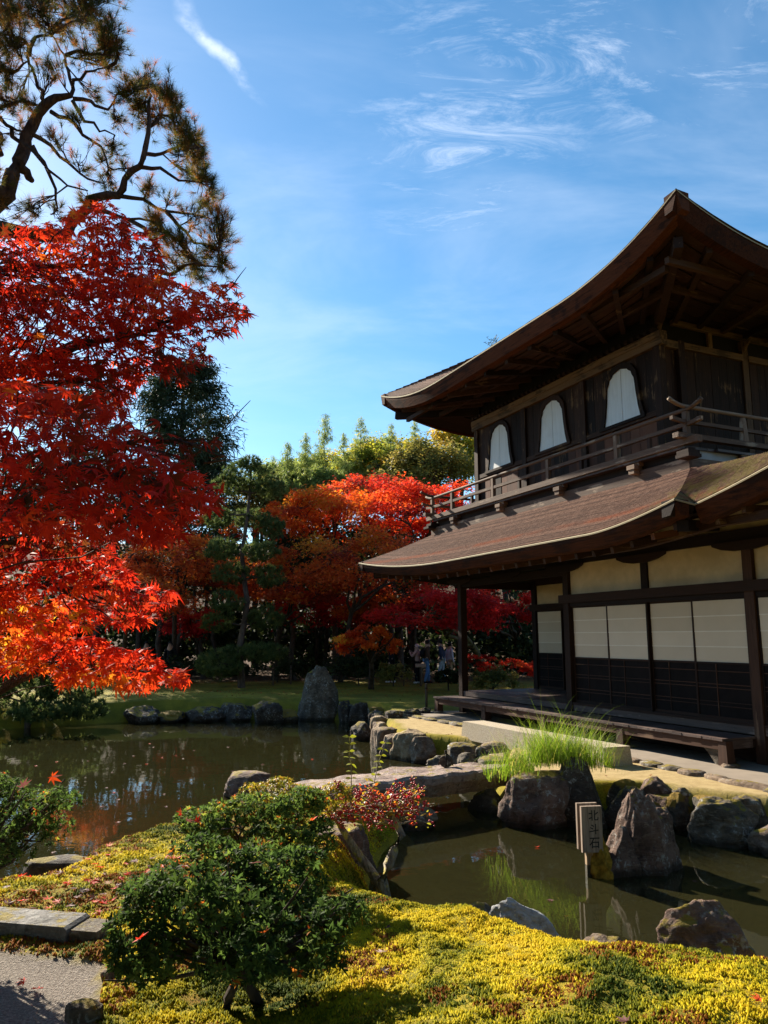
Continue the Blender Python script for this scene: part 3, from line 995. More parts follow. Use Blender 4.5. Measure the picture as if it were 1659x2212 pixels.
# --- balcony of the upper storey
balc = empty('balcony', parent=hall)
BU0, BU1, BV = 1.03, 10.23, 0.70
B('base_band', (1.06, 10.40, 0.74, 0.80, 4.62, 4.86), WD['grey_u'], balc)
B('base_band', (1.06, 1.12, 0.801, 8.0, 4.62, 4.86), WD['grey_v'], balc)
B('base_band', (10.34, 10.40, 0.801, 8.0, 4.62, 4.86), WD['grey_v'], balc)
B('base_board', (1.10, 10.36, 0.83, 0.88, 4.84, 5.02), WD['dark_u'], balc)
M_PALE = flat_mat('pale_grey_board', (0.36, 0.37, 0.38), 0.8, 0.12, 2, 0.1)
B('base_board', (1.12, 1.17, 0.881, 8.0, 4.86, 5.02), M_PALE, balc)
B('base_board', (10.28, 10.33, 0.881, 8.0, 4.86, 5.02), WD['dark_v'], balc)
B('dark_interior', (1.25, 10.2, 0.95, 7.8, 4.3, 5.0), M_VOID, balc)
for i in range(4):
    v0 = BV - 0.02 + i * 0.175
    B('floorboard', (BU0 + 0.05, BU1 - 0.05, v0, v0 + 0.17, 5.02, 5.065), WD['floor_u'], balc)
for i in range(6):
    for s in (0, 1):
        a = (BU0 - 0.02 + i * 0.19) if s == 0 else (BU1 + 0.02 - i * 0.19 - 0.185)
        B('floorboard', (a, a + 0.185, BV + 0.68, 7.9, 5.02, 5.062), WD['floor_v'], balc)


def rail_line(name, pts, mat, w, h, rounded=False, parent=None):
    mb = MB()
    if rounded:
        mb.tube(pts, w / 2, 10)
    else:
        V = []; F = []
        for i, p in enumerate(pts):
            d = np.array(pts[min(i + 1, len(pts) - 1)]) - np.array(pts[max(i - 1, 0)])
            d[2] = 0; d /= np.linalg.norm(d)
            r = np.array((-d[1], d[0], 0)) * w / 2
            for (a, z) in ((-1, -h / 2), (1, -h / 2), (1, h / 2), (-1, h / 2)): V.append(np.array(p) + r * a + np.array((0, 0, z)))
        for i in range(len(pts) - 1):
            for j in range(4): F.append((4 * i + j, 4 * i + (j + 1) % 4, 4 * i + 4 + (j + 1) % 4, 4 * i + 4 + j))
        F += [(0, 3, 2, 1), tuple(4 * len(pts) - 4 + j for j in range(4))]
        mb.add(V, F)
    return hpart(name, mb, mat, parent or balc, smooth=rounded)


def with_tips(a0, a1, up, ext, f):
    """a straight rail whose ends run past the corners and curl upward"""
    P = []
    for t in np.linspace(1, 0, 7): P.append(f(a0 - ext * t, up * t * t))
    P += [f(a, 0) for a in np.linspace(a0, a1, 12)[1:-1]]
    for t in np.linspace(0, 1, 7): P.append(f(a1 + ext * t, up * t * t))
    return P


rail_line('top_rail', with_tips(BU0, BU1, 0.10, 0.36, lambda a, z: (a, BV, 5.68 + z)), WD['grey_u'], 0.075, 0, True)
rail_line('mid_rail', with_tips(BU0, BU1, 0.035, 0.33, lambda a, z: (a, BV, 5.42 + z)), WD['grey_u'], 0.075, 0.065)
rail_line('bottom_rail', [(a, BV, 5.125) for a in np.linspace(BU0 - 0.26, BU1 + 0.26, 3)], WD['grey_u'], 0.13, 0.115)
for ue in (BU0, BU1):
    rail_line('top_rail', with_tips(BV, 7.6, 0.10, 0.36, lambda a, z, ue=ue: (ue, a, 5.735 + z)), WD['grey_v'], 0.072, 0, True)
    rail_line('mid_rail', with_tips(BV, 7.6, 0.035, 0.33, lambda a, z, ue=ue: (ue, a, 5.466 + z)), WD['grey_v'], 0.07, 0.06)
    rail_line('bottom_rail', [(ue, a, 5.21) for a in np.linspace(BV - 0.26, 7.7, 3)], WD['grey_v'], 0.13, 0.085)
for a in (BU0, 2.75, 4.9, 7.1, 9.1, BU1):
    B('rail_post', (a - 0.045, a + 0.045, BV - 0.043, BV + 0.043, 5.184, 5.64), WD['grey_z'], balc)
for a in (1.9, 3.8, 6.0, 8.1):
    B('rail_post', (a - 0.035, a + 0.035, BV - 0.03, BV + 0.03, 5.184, 5.386), WD['brown_z'], balc)
for a in (2.05, 3.6, 5.2, 6.8):
    for ue in (BU0, BU1):
        hpart('rail_post', MB().add([(ue - 0.055, a - 0.055, 5.254), (ue + 0.055, a - 0.055, 5.254), (ue + 0.055, a + 0.055, 5.254), (ue - 0.055, a + 0.055, 5.254),
                                     (ue - 0.04, a - 0.04, 5.62), (ue + 0.04, a - 0.04, 5.62), (ue + 0.04, a + 0.04, 5.62), (ue - 0.04, a + 0.04, 5.62),
                                     (ue - 0.03, a - 0.03, 5.69), (ue + 0.03, a - 0.03, 5.69), (ue + 0.03, a + 0.03, 5.69), (ue - 0.03, a + 0.03, 5.69)],
                                    [(0, 3, 2, 1), (8, 9, 10, 11)] + [(i, (i + 1) % 4, (i + 1) % 4 + 4, i + 4) for i in range(4)] + [(4 + i, 4 + (i + 1) % 4, (i + 1) % 4 + 8, i + 8) for i in range(4)]),
              WD['grey_z'], balc)


def bracket(a, b, rot, name='balcony_bracket'):
    """stepped block-and-arm bracket below the balcony edge; rot 0 faces the pond, 1 faces us"""
    mb = MB()
    for (d0, d1, w, z0, z1) in ((-0.13, 0.10, 0.07, 4.80, 4.88), (-0.05, 0.10, 0.055, 4.88, 4.95), (-0.145, -0.045, 0.10, 4.885, 4.965), (-0.02, 0.10, 0.09, 4.955, 5.018)):
        if rot == 0: mb.box(a - w, a + w, b + d0, b + d1, z0, z1)
        else: mb.box(b + d0, b + d1, a - w, a + w, z0, z1)
    return hpart(name, mb, WD['grey_u'] if rot == 0 else WD['grey_v'], balc)


for a in (2.3, 4.52, 6.78, 8.99): bracket(a, 0.735, 0)
for a in (2.05, 3.9, 5.8): bracket(a, 1.055, 1)
for (cu, s) in ((BU0, 1), (BU1, -1)):        # corner bracket sets
    mb = MB()
    mb.box(cu - 0.03 - 0.02 * s, cu + 0.09, BV - 0.04, BV + 0.12, 4.86, 5.02)
    mb.box(cu - 0.13, cu + 0.13, BV - 0.13, BV + 0.13, 4.90, 4.96)
    mb.box(cu - 0.19 if s > 0 else cu - 0.1, cu + 0.1 if s > 0 else cu + 0.19, BV - 0.19, BV + 0.1, 4.82, 4.88)
    hpart('corner_bracket', mb, WD['dark_u'], balc)

# --- upper storey wall
up = empty('upper_storey', parent=hall)
UV = 1.40
UU0, UU1 = 2.22, 8.95
px4 = [2.27, 4.50, 6.72, 8.93]
for a in px4: B('post', (a - 0.085, a + 0.085, UV - 0.06, UV + 0.09, 5.066, 7.36), WD['worn_z'], up)
B('top_beam', (2.10, 9.08, UV - 0.085, UV + 0.08, 7.362, 7.50), WD['tan_u'], up)
B('top_beam', (2.10, 9.08, UV - 0.105, UV + 0.08, 7.502, 7.63), WD['tan_u'], up)
B('sill_beam', (2.36, 8.84, UV - 0.045, UV + 0.05, 6.02, 6.125), WD['worn_u'], up)
WINC = [3.30, 5.60, 7.82]
r3 = random.Random(11)
for k in range(3):
    a0, a1 = px4[k] + 0.087, px4[k + 1] - 0.087
    npl = 8
    for (z0, z1) in ((5.066, 6.018), (6.127, 7.36)):
        for i in range(npl):
            w = (a1 - a0) / npl
            B('wall_board', (a0 + i * w + 0.003, a0 + (i + 1) * w - 0.003, UV + 0.0 + r3.uniform(-0.004, 0.004), UV + 0.03, z0, z1),
              WD['red_z'] if z0 < 6 and r3.random() < 0.6 else WD['worn_z'], up)


def bell(w0, zt):
    """half outline of the bell-shaped window, base upward"""
    return [(w0, 0), (w0 * 0.90, 0.20 * zt), (w0 * 0.83, 0.42 * zt), (w0 * 0.79, 0.60 * zt), (w0 * 0.76, 0.72 * zt), (w0 * 0.66, 0.80 * zt), (w0 * 0.62, 0.86 * zt),
            (w0 * 0.48, 0.905 * zt), (w0 * 0.42, 0.945 * zt), (w0 * 0.22, 0.972 * zt), (0, 1.0 * zt)]


for c in WINC:
    wn = empty('bell_window', parent=up)
    zb, w0, zt = 6.14, 0.53, 1.11
    hb = bell(w0, zt)
    for s in (-1, 1):
        pts = [(c + s * 0.006, zb)] + [(c + s * max(x, 0.006), zb + z) for (x, z) in hb]
        nn = len(pts)
        mb = MB().add([(p, y, q) for y in (UV - 0.022, UV - 0.006) for (p, q) in pts],
                      [tuple(range(nn)), tuple(range(2 * nn - 1, nn - 1, -1))] + [(i, (i + 1) % nn, (i + 1) % nn + nn, i + nn) for i in range(nn)])
        hpart('window_board', mb, M_WHITE, wn)
    inner = [(c - x, zb + z) for (x, z) in hb] + [(c + x, zb + z) for (x, z) in hb[::-1][1:]]
    outer = []
    for i, (x, z) in enumerate(hb):
        outer.append((x + 0.085 + (0.03 if i in (0, 5, 7) else 0), z + (0.0 if i == 0 else 0.03 + 0.08 * (i / 10.0) ** 2)))
    outer = [(c - x, zb + z) for (x, z) in outer] + [(c + x, zb + z) for (x, z) in outer[::-1][1:]]
    nn = len(inner)
    V = [(p, y, q) for y in (UV - 0.06, UV - 0.005) for (p, q) in inner + outer]
    F = []
    for i in range(nn - 1):
        F += [(i, i + 1, nn + i + 1, nn + i), (2 * nn + i, 3 * nn + i, 3 * nn + i + 1, 2 * nn + i + 1),
              (i, 2 * nn + i, 2 * nn + i + 1, i + 1), (nn + i, nn + i + 1, 3 * nn + i + 1, 3 * nn + i)]
    hpart('window_frame', MB().add(V, F), WD['worn_z'], wn)
    B('window_sill', (c - 0.66, c + 0.66, UV - 0.075, UV - 0.046, 6.075, 6.137), WD['worn_u'], wn)
# side wall that faces us
B('post', (2.20, 2.36, 1.86, 2.02, 5.066, 7.55), WD['worn_z'], up)
for b in (3.85, 5.75, 7.6): B('post', (2.36, 2.52, b - 0.08, b + 0.08, 5.066, 7.9), WD['tan_z'] if b < 4 else WD['worn_z'], up)
for i in range(3):
    w = (1.858 - 1.492) / 3
    B('wall_board', (2.30, 2.33, 1.492 + i * w + 0.002, 1.492 + (i + 1) * w - 0.002, 5.066, 7.36), WD['worn_z'], up)
i = 0
b = 2.022
while b < 7.5:
    if not any(abs(b + 0.11 - q) < 0.13 for q in (3.85, 5.75)):
        B('wall_board', (2.40 + r3.uniform(-0.004, 0.004), 2.43, b + 0.003, b + 0.217, 5.066, 7.46), M_STREAK if 'M_STREAK' in globals() else WD['worn_z'], up)
    b += 0.22
B('side_beam', (2.20, 2.34, UV + 0.081, 1.858, 7.37, 7.52), WD['tan_v'], up)
B('side_beam', (2.34, 2.42, 2.022, 3.768, 7.47, 7.60), WD['tan_v'], up)
B('side_beam', (2.34, 2.42, 3.932, 7.5, 7.47, 7.60), WD['tan_v'], up)
B('side_beam', (2.34, 2.42, 1.9, 7.5, 7.93, 8.04), WD['tan_v'], up)
for q in (2.9, 4.8): B('mid_strut', (2.36, 2.42, q - 0.05, q + 0.05, 7.602, 7.928), WD['tan_z'], up)
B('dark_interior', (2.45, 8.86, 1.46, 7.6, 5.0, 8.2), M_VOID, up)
B('far_wall', (8.87, 8.95, 1.5, 7.6, 5.066, 7.6), WD['worn_z'], up)
# row of small rafter ends above the top beam
for i in range(38):
    a = 2.2 + i * 0.18
    B('rafter_end', (a, a + 0.09, UV - 0.17, UV - 0.02, 7.634, 7.70), WD['dark_u'], up)

# --- upper roof
uroof = empty('upper_roof', parent=hall)
RU0, RU1, RV0, RV1 = -0.17, 11.18, -0.45, 8.9
RZ = 8.13


def zlift(s, L):
    return RZ + lift(s, 0.64, 3.2, 2.2) + lift(L - s, 0.64, 3.6, 2.2)


APEX = (5.5, 4.2, 10.75)
LU, LV = RU1 - RU0, RV1 - RV0
prf = lambda b: 0.75 * b + 0.25 * b * b
ap = lambda c: (lambda a: (APEX[0] + (a - 0.5) * c[0], APEX[1] + (a - 0.5) * c[1], APEX[2]))
courses('shingle_courses', lambda a: (RU0 + LU * a, RV0, zlift(LU * a, LU)), ap((0.5, 0)), 60, 60, uroof, prf)
courses('shingle_courses', lambda a: (RU1 - LU * a, RV1, zlift(LU * a, LU)), ap((-0.5, 0)), 40, 20, uroof, prf)
courses('shingle_courses', lambda a: (RU0, RV1 - LV * a, zlift(LV * a, LV)), ap((0, -0.5)), 50, 50, uroof, prf)
courses('shingle_courses', lambda a: (RU1, RV0 + LV * a, zlift(LV * a, LV)), ap((0, 0.5)), 40, 30, uroof, prf)
eave_band('eave_edge', [(u, RV0, zlift(u - RU0, LU)) for u in np.linspace(RU0, RU1, 90)], (0, 1, 0), uroof, th=0.30, lean=0.10)
eave_band('eave_edge', [(RU0, v, zlift(v - RV0, LV)) for v in np.linspace(RV0, RV1, 60)], (1, 0, 0), uroof, th=0.30, lean=0.10)
eave_band('eave_edge', [(RU1, v, zlift(v - RV0, LV)) for v in np.linspace(RV0, RV1, 60)], (-1, 0, 0), uroof, th=0.30, lean=0.10)
eave_band('eave_edge', [(u, RV1, zlift(u - RU0, LU)) for u in np.linspace(RU0, RU1, 60)], (0, -1, 0), uroof, th=0.30, lean=0.10)


def soffit_strip(P, Q, mat, nb, nm='soffit_board'):
    """boards that run along the eave between the edge line P and the wall line Q"""
    n = len(P)
    for k in range(nb):
        t0, t1 = k / nb + 0.006, (k + 1) / nb - 0.006
        dz = 0.0 if k % 2 else 0.02
        a = [np.array(p) + (np.array(q) - np.array(p)) * t0 + np.array((0, 0, dz)) for p, q in zip(P, Q)]
        b = [np.array(p) + (np.array(q) - np.array(p)) * t1 + np.array((0, 0, dz)) for p, q in zip(P, Q)]
        c = [x + np.array((0, 0, 0.03)) for x in a]; d = [x + np.array((0, 0, 0.03)) for x in b]
        F = []
        for i in range(n - 1):
            F += [(i, i + 1, n + i + 1, n + i), (2 * n + i, 3 * n + i, 3 * n + i + 1, 2 * n + i + 1), (i, 2 * n + i, 2 * n + i + 1, i + 1), (n + i, n + i + 1, 3 * n + i + 1, 3 * n + i)]
        hpart(nm, MB().add(a + b + c + d, F), mat, uroof)


us_ = np.linspace(0, 1, 40)
soffit_strip([(RU0 + 0.2 + (LU - 0.4) * t, RV0 + 0.22, zlift(0.2 + (LU - 0.4) * t, LU) - 0.29) for t in us_],
             [(2.1 + (9.05 - 2.1) * t, UV + 0.1, 8.07) for t in us_], WD['brown_u'], 7)
soffit_strip([(RU0 + 0.22, RV0 + 0.2 + (LV - 0.4) * t, zlift(0.2 + (LV - 0.4) * t, LV) - 0.29) for t in us_],
             [(2.45, 1.35 + 6.0 * t, 8.09) for t in us_], WD['brown_v'], 8)
soffit_strip([(RU1 - 0.22, RV0 + 0.2 + (LV - 0.4) * t, zlift(0.2 + (LV - 0.4) * t, LV) - 0.29) for t in us_],
             [(8.9, 1.35 + 6.0 * t, 8.07) for t in us_], WD['dark_v'], 4)
# rafters under the upper eave (fan a little towards the corners)
for i in range(12):
    t = (i + 0.5) / 12
    e = (RU0 + 0.45 + (LU - 0.9) * t, RV0 + 0.26, zlift(0.45 + (LU - 0.9) * t, LU) - 0.34)
    w = (2.35 + (8.8 - 2.35) * t, UV - 0.02, 8.0)
    hpart('rafter', MB().bar(e, w, 0.10, 0.12), WD['brown_v'] if i % 3 else WD['dark_v'], uroof)
for i in range(9):
    t = (i + 0.5) / 9
    e = (RU0 + 0.26, RV0 + 0.45 + (LV - 0.9) * t, zlift(0.45 + (LV - 0.9) * t, LV) - 0.34)
    w = (2.42, 1.7 + 5.6 * t, 8.02)
    hpart('rafter', MB().bar(e, w, 0.10, 0.12), WD['brown_u'] if i % 2 == 0 else WD['dark_u'], uroof)
for (vv, zz) in ((0.05, 7.86), (0.72, 7.90)):
    hpart('purlin', MB().bar((0.55 + vv, vv, zz + 0.05), (10.5 - vv, vv, zz + 0.05), 0.09, 0.11), WD['brown_u'], uroof)
for (uu, zz) in ((0.45, 7.90), (1.25, 7.94)):
    hpart('purlin', MB().bar((uu, uu - 0.55, zz + 0.05), (uu, 7.6, zz + 0.05), 0.09, 0.11), WD['brown_v'], uroof)
hpart('hip_rafter', MB().bar((0.16, -0.12, 8.12), (2.28, 1.46, 7.88), 0.14, 0.2), WD['brown_v'], uroof)
hpart('hip_rafter', MB().bar((RU1 - 0.33, -0.12, 8.12), (8.87, 1.46, 7.88), 0.14, 0.2), WD['dark_v'], uroof)
for (cx, cy) in ((2.32, 1.42), (2.45, 3.85), (2.45, 5.7)):      # curled bracket noses on the side wall
    P = [(cx - 0.02, cy, 7.62), (cx - 0.10, cy, 7.72), (cx - 0.13, cy, 7.80), (cx - 0.20, cy, 7.86), (cx - 0.26, cy, 7.95)]
    hpart('bracket_nose', MB().tube(P, [0.05, 0.045, 0.04, 0.04, 0.025], 6), WD['tan_z'], uroof)
# phoenix finial base on the apex
hpart('roof_cap', MB().box(5.15, 5.85, 3.9, 4.5, 10.70, 10.92).box(5.3, 5.7, 4.0, 4.4, 10.92, 11.05), WD['dark_u'], uroof)
# weed rooted in the eave
rw = np.random.RandomState(2)
mb = MB()
for i in range(9):
    a, z0 = 5.62 + rw.uniform(-0.02, 0.02), 8.30
    P = wander((a, -0.2, z0), (a + rw.uniform(-0.22, 0.2), -0.2 + rw.uniform(-0.1, 0.1), z0 + rw.uniform(0.12, 0.3)), 4, 0.08, rw)
    mb.tube(P, 0.004, 3)
    for p in P[2:]:
        for q in range(2):
            d = rw.normal(0, 0.02, 3)
            mb.add([p, p + d, p + d * 1.3 + (0, 0, 0.014), p + (0, 0, 0.012)], [(0, 1, 2, 3)])
hpart('roof_weed', mb, flat_mat('roof_weed_green', (0.09, 0.11, 0.03)), uroof)

# ------------------------------------------------------------------ stones
RM = {
    'purple': rock_mat('purplish_rock', (0.085, 0.052, 0.040), (0.24, 0.145, 0.105), (0.38, 0.27, 0.195), moss_amt=0.5, lich_amt=0.8),
    'grey': rock_mat('grey_rock', (0.070, 0.055, 0.040), (0.19, 0.15, 0.105), (0.33, 0.27, 0.20), moss_amt=0.5, lich_amt=0.9),
    'brown': rock_mat('brown_rock', (0.12, 0.08, 0.055), (0.27, 0.19, 0.125), (0.40, 0.31, 0.21), moss_amt=0.3),
    'tan': rock_mat('tan_rock', (0.22, 0.15, 0.085), (0.42, 0.31, 0.18), (0.50, 0.41, 0.28), moss_amt=0.1, lich_amt=0.2),
    'pale': rock_mat('pale_rock', (0.30, 0.30, 0.30), (0.52, 0.52, 0.52), (0.62, 0.62, 0.61), moss_amt=0.05, lich_amt=0.2),
    'mossy': rock_mat('mossy_rock', (0.05, 0.045, 0.035), (0.11, 0.095, 0.07), (0.17, 0.15, 0.12), moss=(0.16, 0.12, 0.015), moss_amt=1.15),
    'dark': rock_mat('dark_rock', (0.036, 0.027, 0.021), (0.09, 0.068, 0.052), (0.18, 0.145, 0.115), moss_amt=0.5, lich_amt=0.7),
}
_ico = {}


def ico(sub):
    if sub not in _ico:
        bm = bmesh.new()
        bmesh.ops.create_icosphere(bm, subdivisions=sub, radius=1.0)
        _ico[sub] = (np.array([v.co[:] for v in bm.verts]), np.array([[v.index for v in f.verts] for f in bm.faces]))
        bm.free()
    return _ico[sub]


def rock_shape(sx, sy, sz, seed, sub=4, peak=1.0, lean=(0, 0), cuts=9, rough=1.0, flat_top=None, drop=0.35):
    """faceted boulder standing on z = 0, sunk by drop of its height"""
    P, F = ico(sub)
    r = np.random.RandomState(seed)
    P = P.copy()
    for k in range(cuts):
        n = r.normal(0, 1, 3); n[2] *= 0.7; n /= np.linalg.norm(n)
        d = r.uniform(0.55, 0.88)
        t = P @ n - d
        P -= np.outer(np.clip(t, 0, None) * 0.88, n)
    o = Vector(r.uniform(-50, 50, 3))
    nz = np.array([mnoise.fractal(Vector(p) * 1.5 + o, 0.9, 2.1, 5) for p in P])
    rg = np.array([mnoise.ridged_multi_fractal(Vector((p[0] * 1.3, p[1] * 1.3, p[2] * 0.8)) * 1.9 + o, 0.9, 2.2, 5, 1.0, 2.0) for p in P])
    P *= (1 + rough * (0.15 * nz + 0.085 * (rg - 1.0)))[:, None]
    z = P[:, 2]
    if flat_top is not None: z = np.where(z > flat_top, flat_top + (z - flat_top) * 0.15, z)
    zz = np.clip((z + 1) / 2, 0, 1)
    w = 1 + (peak - 1) * zz ** 1.4
    X = P[:, 0] * w * sx / 2 + lean[0] * zz * sz
    Y = P[:, 1] * w * sy / 2 + lean[1] * zz * sz
    Z = (z / z.max() + drop) / (1 + drop) * sz
    return np.stack([X, Y, Z], 1), F


def rock(name, box, zb, mat, seed, label, group=None, depth=0.8, cat='rock', kinds=None, **k):
    """box: left, right, top and base line in the photograph; the boulder stands where its base meets height zb"""
    l, r_, t, b = box
    p = at((l + r_) / 2, b, zb)
    dist = p[1]
    w = (r_ - l) / FPX * dist / math.cos(PITCH) * 1.02
    c = p + np.array([0, depth * w * 0.42, 0])
    zt = atY((l + r_) / 2, t, c[1])[2]
    h = max(zt - zb, 0.05)
    V, F = rock_shape(w, w * depth, h, seed, **k)
    # parts of the bottom reach below the base line
    o = mobj(name, V, F, RM[mat], smooth=True, label=label, cat=cat, group=group)
    o.location = (c[0], c[1], zb)
    o.rotation_euler = (0, 0, 0)
    return o


# boulders that stand out, near to far
rock('boulder', (1443, 1690, 1948, 2105), -0.36, 'purple', 4, 'dark purplish boulder with moss patches at the edge of the foreground moss', depth=0.75, sub=5, peak=0.75, rough=1.1)
rock('flat_stone', (1090, 1268, 1938, 2030), -0.34, 'pale', 12, 'pale grey wedge-shaped stone at the pond edge beyond the bright moss', depth=0.5, sub=5, peak=0.5, lean=(-0.9, 0))
rock('boulder', (1272, 1356, 2022, 2075), -0.30, 'brown', 21, 'small low brown stone half sunk in moss left of the big right boulder', depth=0.7)
rock('boulder', (972, 1072, 1950, 1998), -0.33, 'grey', 22, 'low mossy stone at the pond edge left of the pale wedge stone', depth=0.7)
g_ = at(1385, 1900, WATER)
V1, F1 = rock_shape(0.78, 0.66, 0.86, 31, sub=5, peak=0.46, lean=(0.10, 0.05), cuts=12, rough=1.25)
V2, F2 = rock_shape(0.66, 0.60, 0.68, 57, sub=5, peak=0.72, lean=(0.0, 0.05), cuts=14, rough=1.1)
V3, F3 = rock_shape(0.50, 0.46, 0.50, 35, sub=4, peak=0.5, lean=(0.1, 0), cuts=10, rough=1.4)
V1 += (-0.05, 0.0, -0.06); V2 += (0.20, 0.14, -0.04); V3 += (-0.24, -0.10, -0.04)
V = np.concatenate([V1, V2, V3]); F = np.concatenate([F1, F2 + len(V1), F3 + len(V1) + len(V2)])
o = mobj('pond_rock', V, F, RM['purple'], smooth=True, label='craggy pointed rock standing in the pond right of the wooden sign', cat='rock')
o.location = (g_[0] + 0.07, g_[1] + 0.3, WATER)
mV, mF = rock_shape(0.26, 0.34, 0.44, 77, sub=4, peak=0.7, cuts=4, rough=1.8)
M_OMOSS = flat_mat('orange_moss', (0.26, 0.15, 0.018), 0.95, 0.5, 16, 0.8, 0.1)
q = mobj('moss_cushion', mV, mF, M_OMOSS, o, smooth=True, label='orange-brown moss cushion on the left flank')
q.location = (-0.43, -0.16, 0.0)

rock('boulder', (1088, 1252, 1662, 1790), WATER, 'purple', 44, 'big blunt boulder in the bank under the tuft of long grass', depth=0.9, sub=5, flat_top=0.55, rough=1.2)
rock('boulder', (1205, 1345, 1632, 1792), WATER, 'dark', 47, 'tall dark boulder behind the long grass, sloping down to the right', depth=0.7, sub=5, peak=0.62, lean=(-0.10, 0), cuts=6, rough=0.7)
rock('boulder', (1398, 1466, 1678, 1738), -0.22, 'purple', 48, 'rounded knobbly stone on top of the bank beside the sand', depth=0.9, cuts=4, rough=0.7)
rock('boulder', (1498, 1676, 1722, 1832), WATER, 'grey', 50, 'broad lichen-spotted boulder in the right bank below the sand', depth=0.7, sub=5, rough=0.9)
rock('boulder', (1640, 1740, 1782, 1852), WATER, 'brown', 52, 'brown boulder cut by the right edge of the picture at the waterline', depth=0.8)
for i, (b, z, mt) in enumerate([((1318, 1400, 1698, 1796), WATER, 'dark'), ((1380, 1462, 1728, 1794), WATER, 'mossy'), ((1448, 1510, 1712, 1796), WATER, 'mossy'),
                                ((1455, 1500, 1700, 1730), -0.15, 'grey'), ((1350, 1404, 1700, 1742), -0.15, 'dark')]):
    rock('bank_stone', b, z, mt, 60 + i, 'dark mossy stone in the bank behind the pointed pond rock', group='bank stones behind the pond rock', depth=0.9)
rock('boulder', (464, 584, 1668, 1722), -0.38, 'purple', 70, 'brown flat-topped boulder at the left end of the stone bridge', depth=0.8, flat_top=0.5)
rock('boulder', (36, 205, 1850, 1932), -0.22, 'dark', 72, 'dark mossy block at the tip of the moss bank on the left', depth=0.6, flat_top=0.5, rough=0.6)
rock('boulder', (640, 812, 1782, 1925), -0.48, 'purple', 74, 'large brown boulder under the red-berried bush', depth=0.9, sub=5, flat_top=0.6, rough=1.2)
rock('boulder', (862, 946, 1735, 1802), WATER - 0.04, 'brown', 76, 'boulder under the near end of the stone bridge beside the berry bush', depth=0.9, rough=0.8)
rock('boulder', (1020, 1105, 1705, 1762), WATER - 0.04, 'dark', 78, 'dark boulder carrying the far end of the stone bridge', depth=1.0, rough=0.8)
rock('boulder', (345, 405, 1800, 1822), -0.40, 'dark', 80, 'small dark stone at the waterline of the left moss bank', depth=0.8)
rock('boulder', (205, 262, 2092, 2140), -0.02, 'brown', 82, 'small pinkish stone between the gravel path and the azalea', depth=0.8)
rock('boulder', (120, 205, 2162, 2225), -0.02, 'grey', 84, 'low flat stone at the bottom edge between gravel and moss', depth=0.7, flat_top=0.2)
rock('boulder', (1400, 1560, 2203, 2260), 0.16, 'dark', 85, 'dark stone just showing at the bottom edge of the bright moss', depth=0.7, flat_top=0.2)
# promontory of the sand bank, beyond the bridge
rock('boulder', (848, 940, 1578, 1645), WATER, 'tan', 90, 'sunlit tan boulder at the corner of the sand bank', depth=0.9, sub=5, flat_top=0.55, cuts=12)
rock('boulder', (932, 1062, 1606, 1645), WATER, 'tan', 91, 'long sunlit slab-like stone edging the sand beside the bridge', depth=0.7, flat_top=0.3, cuts=12)
rock('boulder', (862, 925, 1572, 1600), -0.1, 'tan', 92, 'pale tan stone on top of the sand bank corner', depth=0.8)
for i, (b, z, mt) in enumerate([((985, 1035, 1625, 1660), -0.3, 'grey'), ((1030, 1072, 1612, 1652), -0.25, 'dark'), ((1046, 1092, 1630, 1660), -0.15, 'purple'), ((925, 985, 1632, 1668), -0.43, 'grey')]):
    rock('bank_stone', b, z, mt, 94 + i, 'small stone between the bridge end and the sand', group='small stones at the bridge end', depth=0.9)
rock('boulder', (808, 852, 1572, 1604), WATER, 'tan', 100, 'small peaked orange-brown stone left of the sunlit boulder', depth=0.9, peak=0.5)
rock('boulder', (754, 812, 1558, 1600), WATER, 'dark', 101, 'dark rounded stone in the water before the sand bank', depth=0.9)
rock('standing_stone', (634, 732, 1436, 1557), WATER, 'grey', 103, 'tall upright grey boulder standing at the far edge of the pond', depth=0.6, sub=5, peak=0.72, cuts=7, rough=0.7)
rock('boulder', (728, 762, 1512, 1562), WATER, 'dark', 104, 'dark narrow stone touching the tall upright boulder on its right', depth=0.9)
rock('boulder', (752, 800, 1514, 1565), WATER, 'dark', 105, 'dark round boulder second to the right of the tall upright boulder', depth=0.9)
far_row = [(-30, 60), (50, 130), (120, 215), (205, 270), (262, 330), (320, 392), (385, 470), (462, 545), (538, 605), (598, 642)]
for i, (a, b) in enumerate(far_row):
    rock('shore_stone', (a - 6, b + 6, (1530, 1537, 1520, 1541, 1524, 1534, 1526, 1518, 1513, 1532)[i], 1558 + (i * 5) % 7), WATER, 'mossy' if i % 4 == 1 else 'dark', 110 + i,
         '%s stone left of the tall upright boulder in the far shore row' % ('tenth ninth eighth seventh sixth fifth fourth third second first'.split()[i]), group='stones along the far shore', depth=0.9, cat='rock')
rock('shore_stone', (425, 447, 1519, 1537), -0.25, 'pale', 125, 'small white stone among the dark stones of the far shore', depth=0.8)
for i, (a, b) in enumerate([(795, 830), (828, 872), (870, 905), (900, 930)]):
    rock('edging_stone', (a, b + 4, 1536 - 3 * i, 1561 - 4 * i), -0.06 if i else -0.2, 'dark', 130 + i, 'low grey stone in the curved edging before the veranda end', group='curved edging stones', depth=1.0, flat_top=0.1)


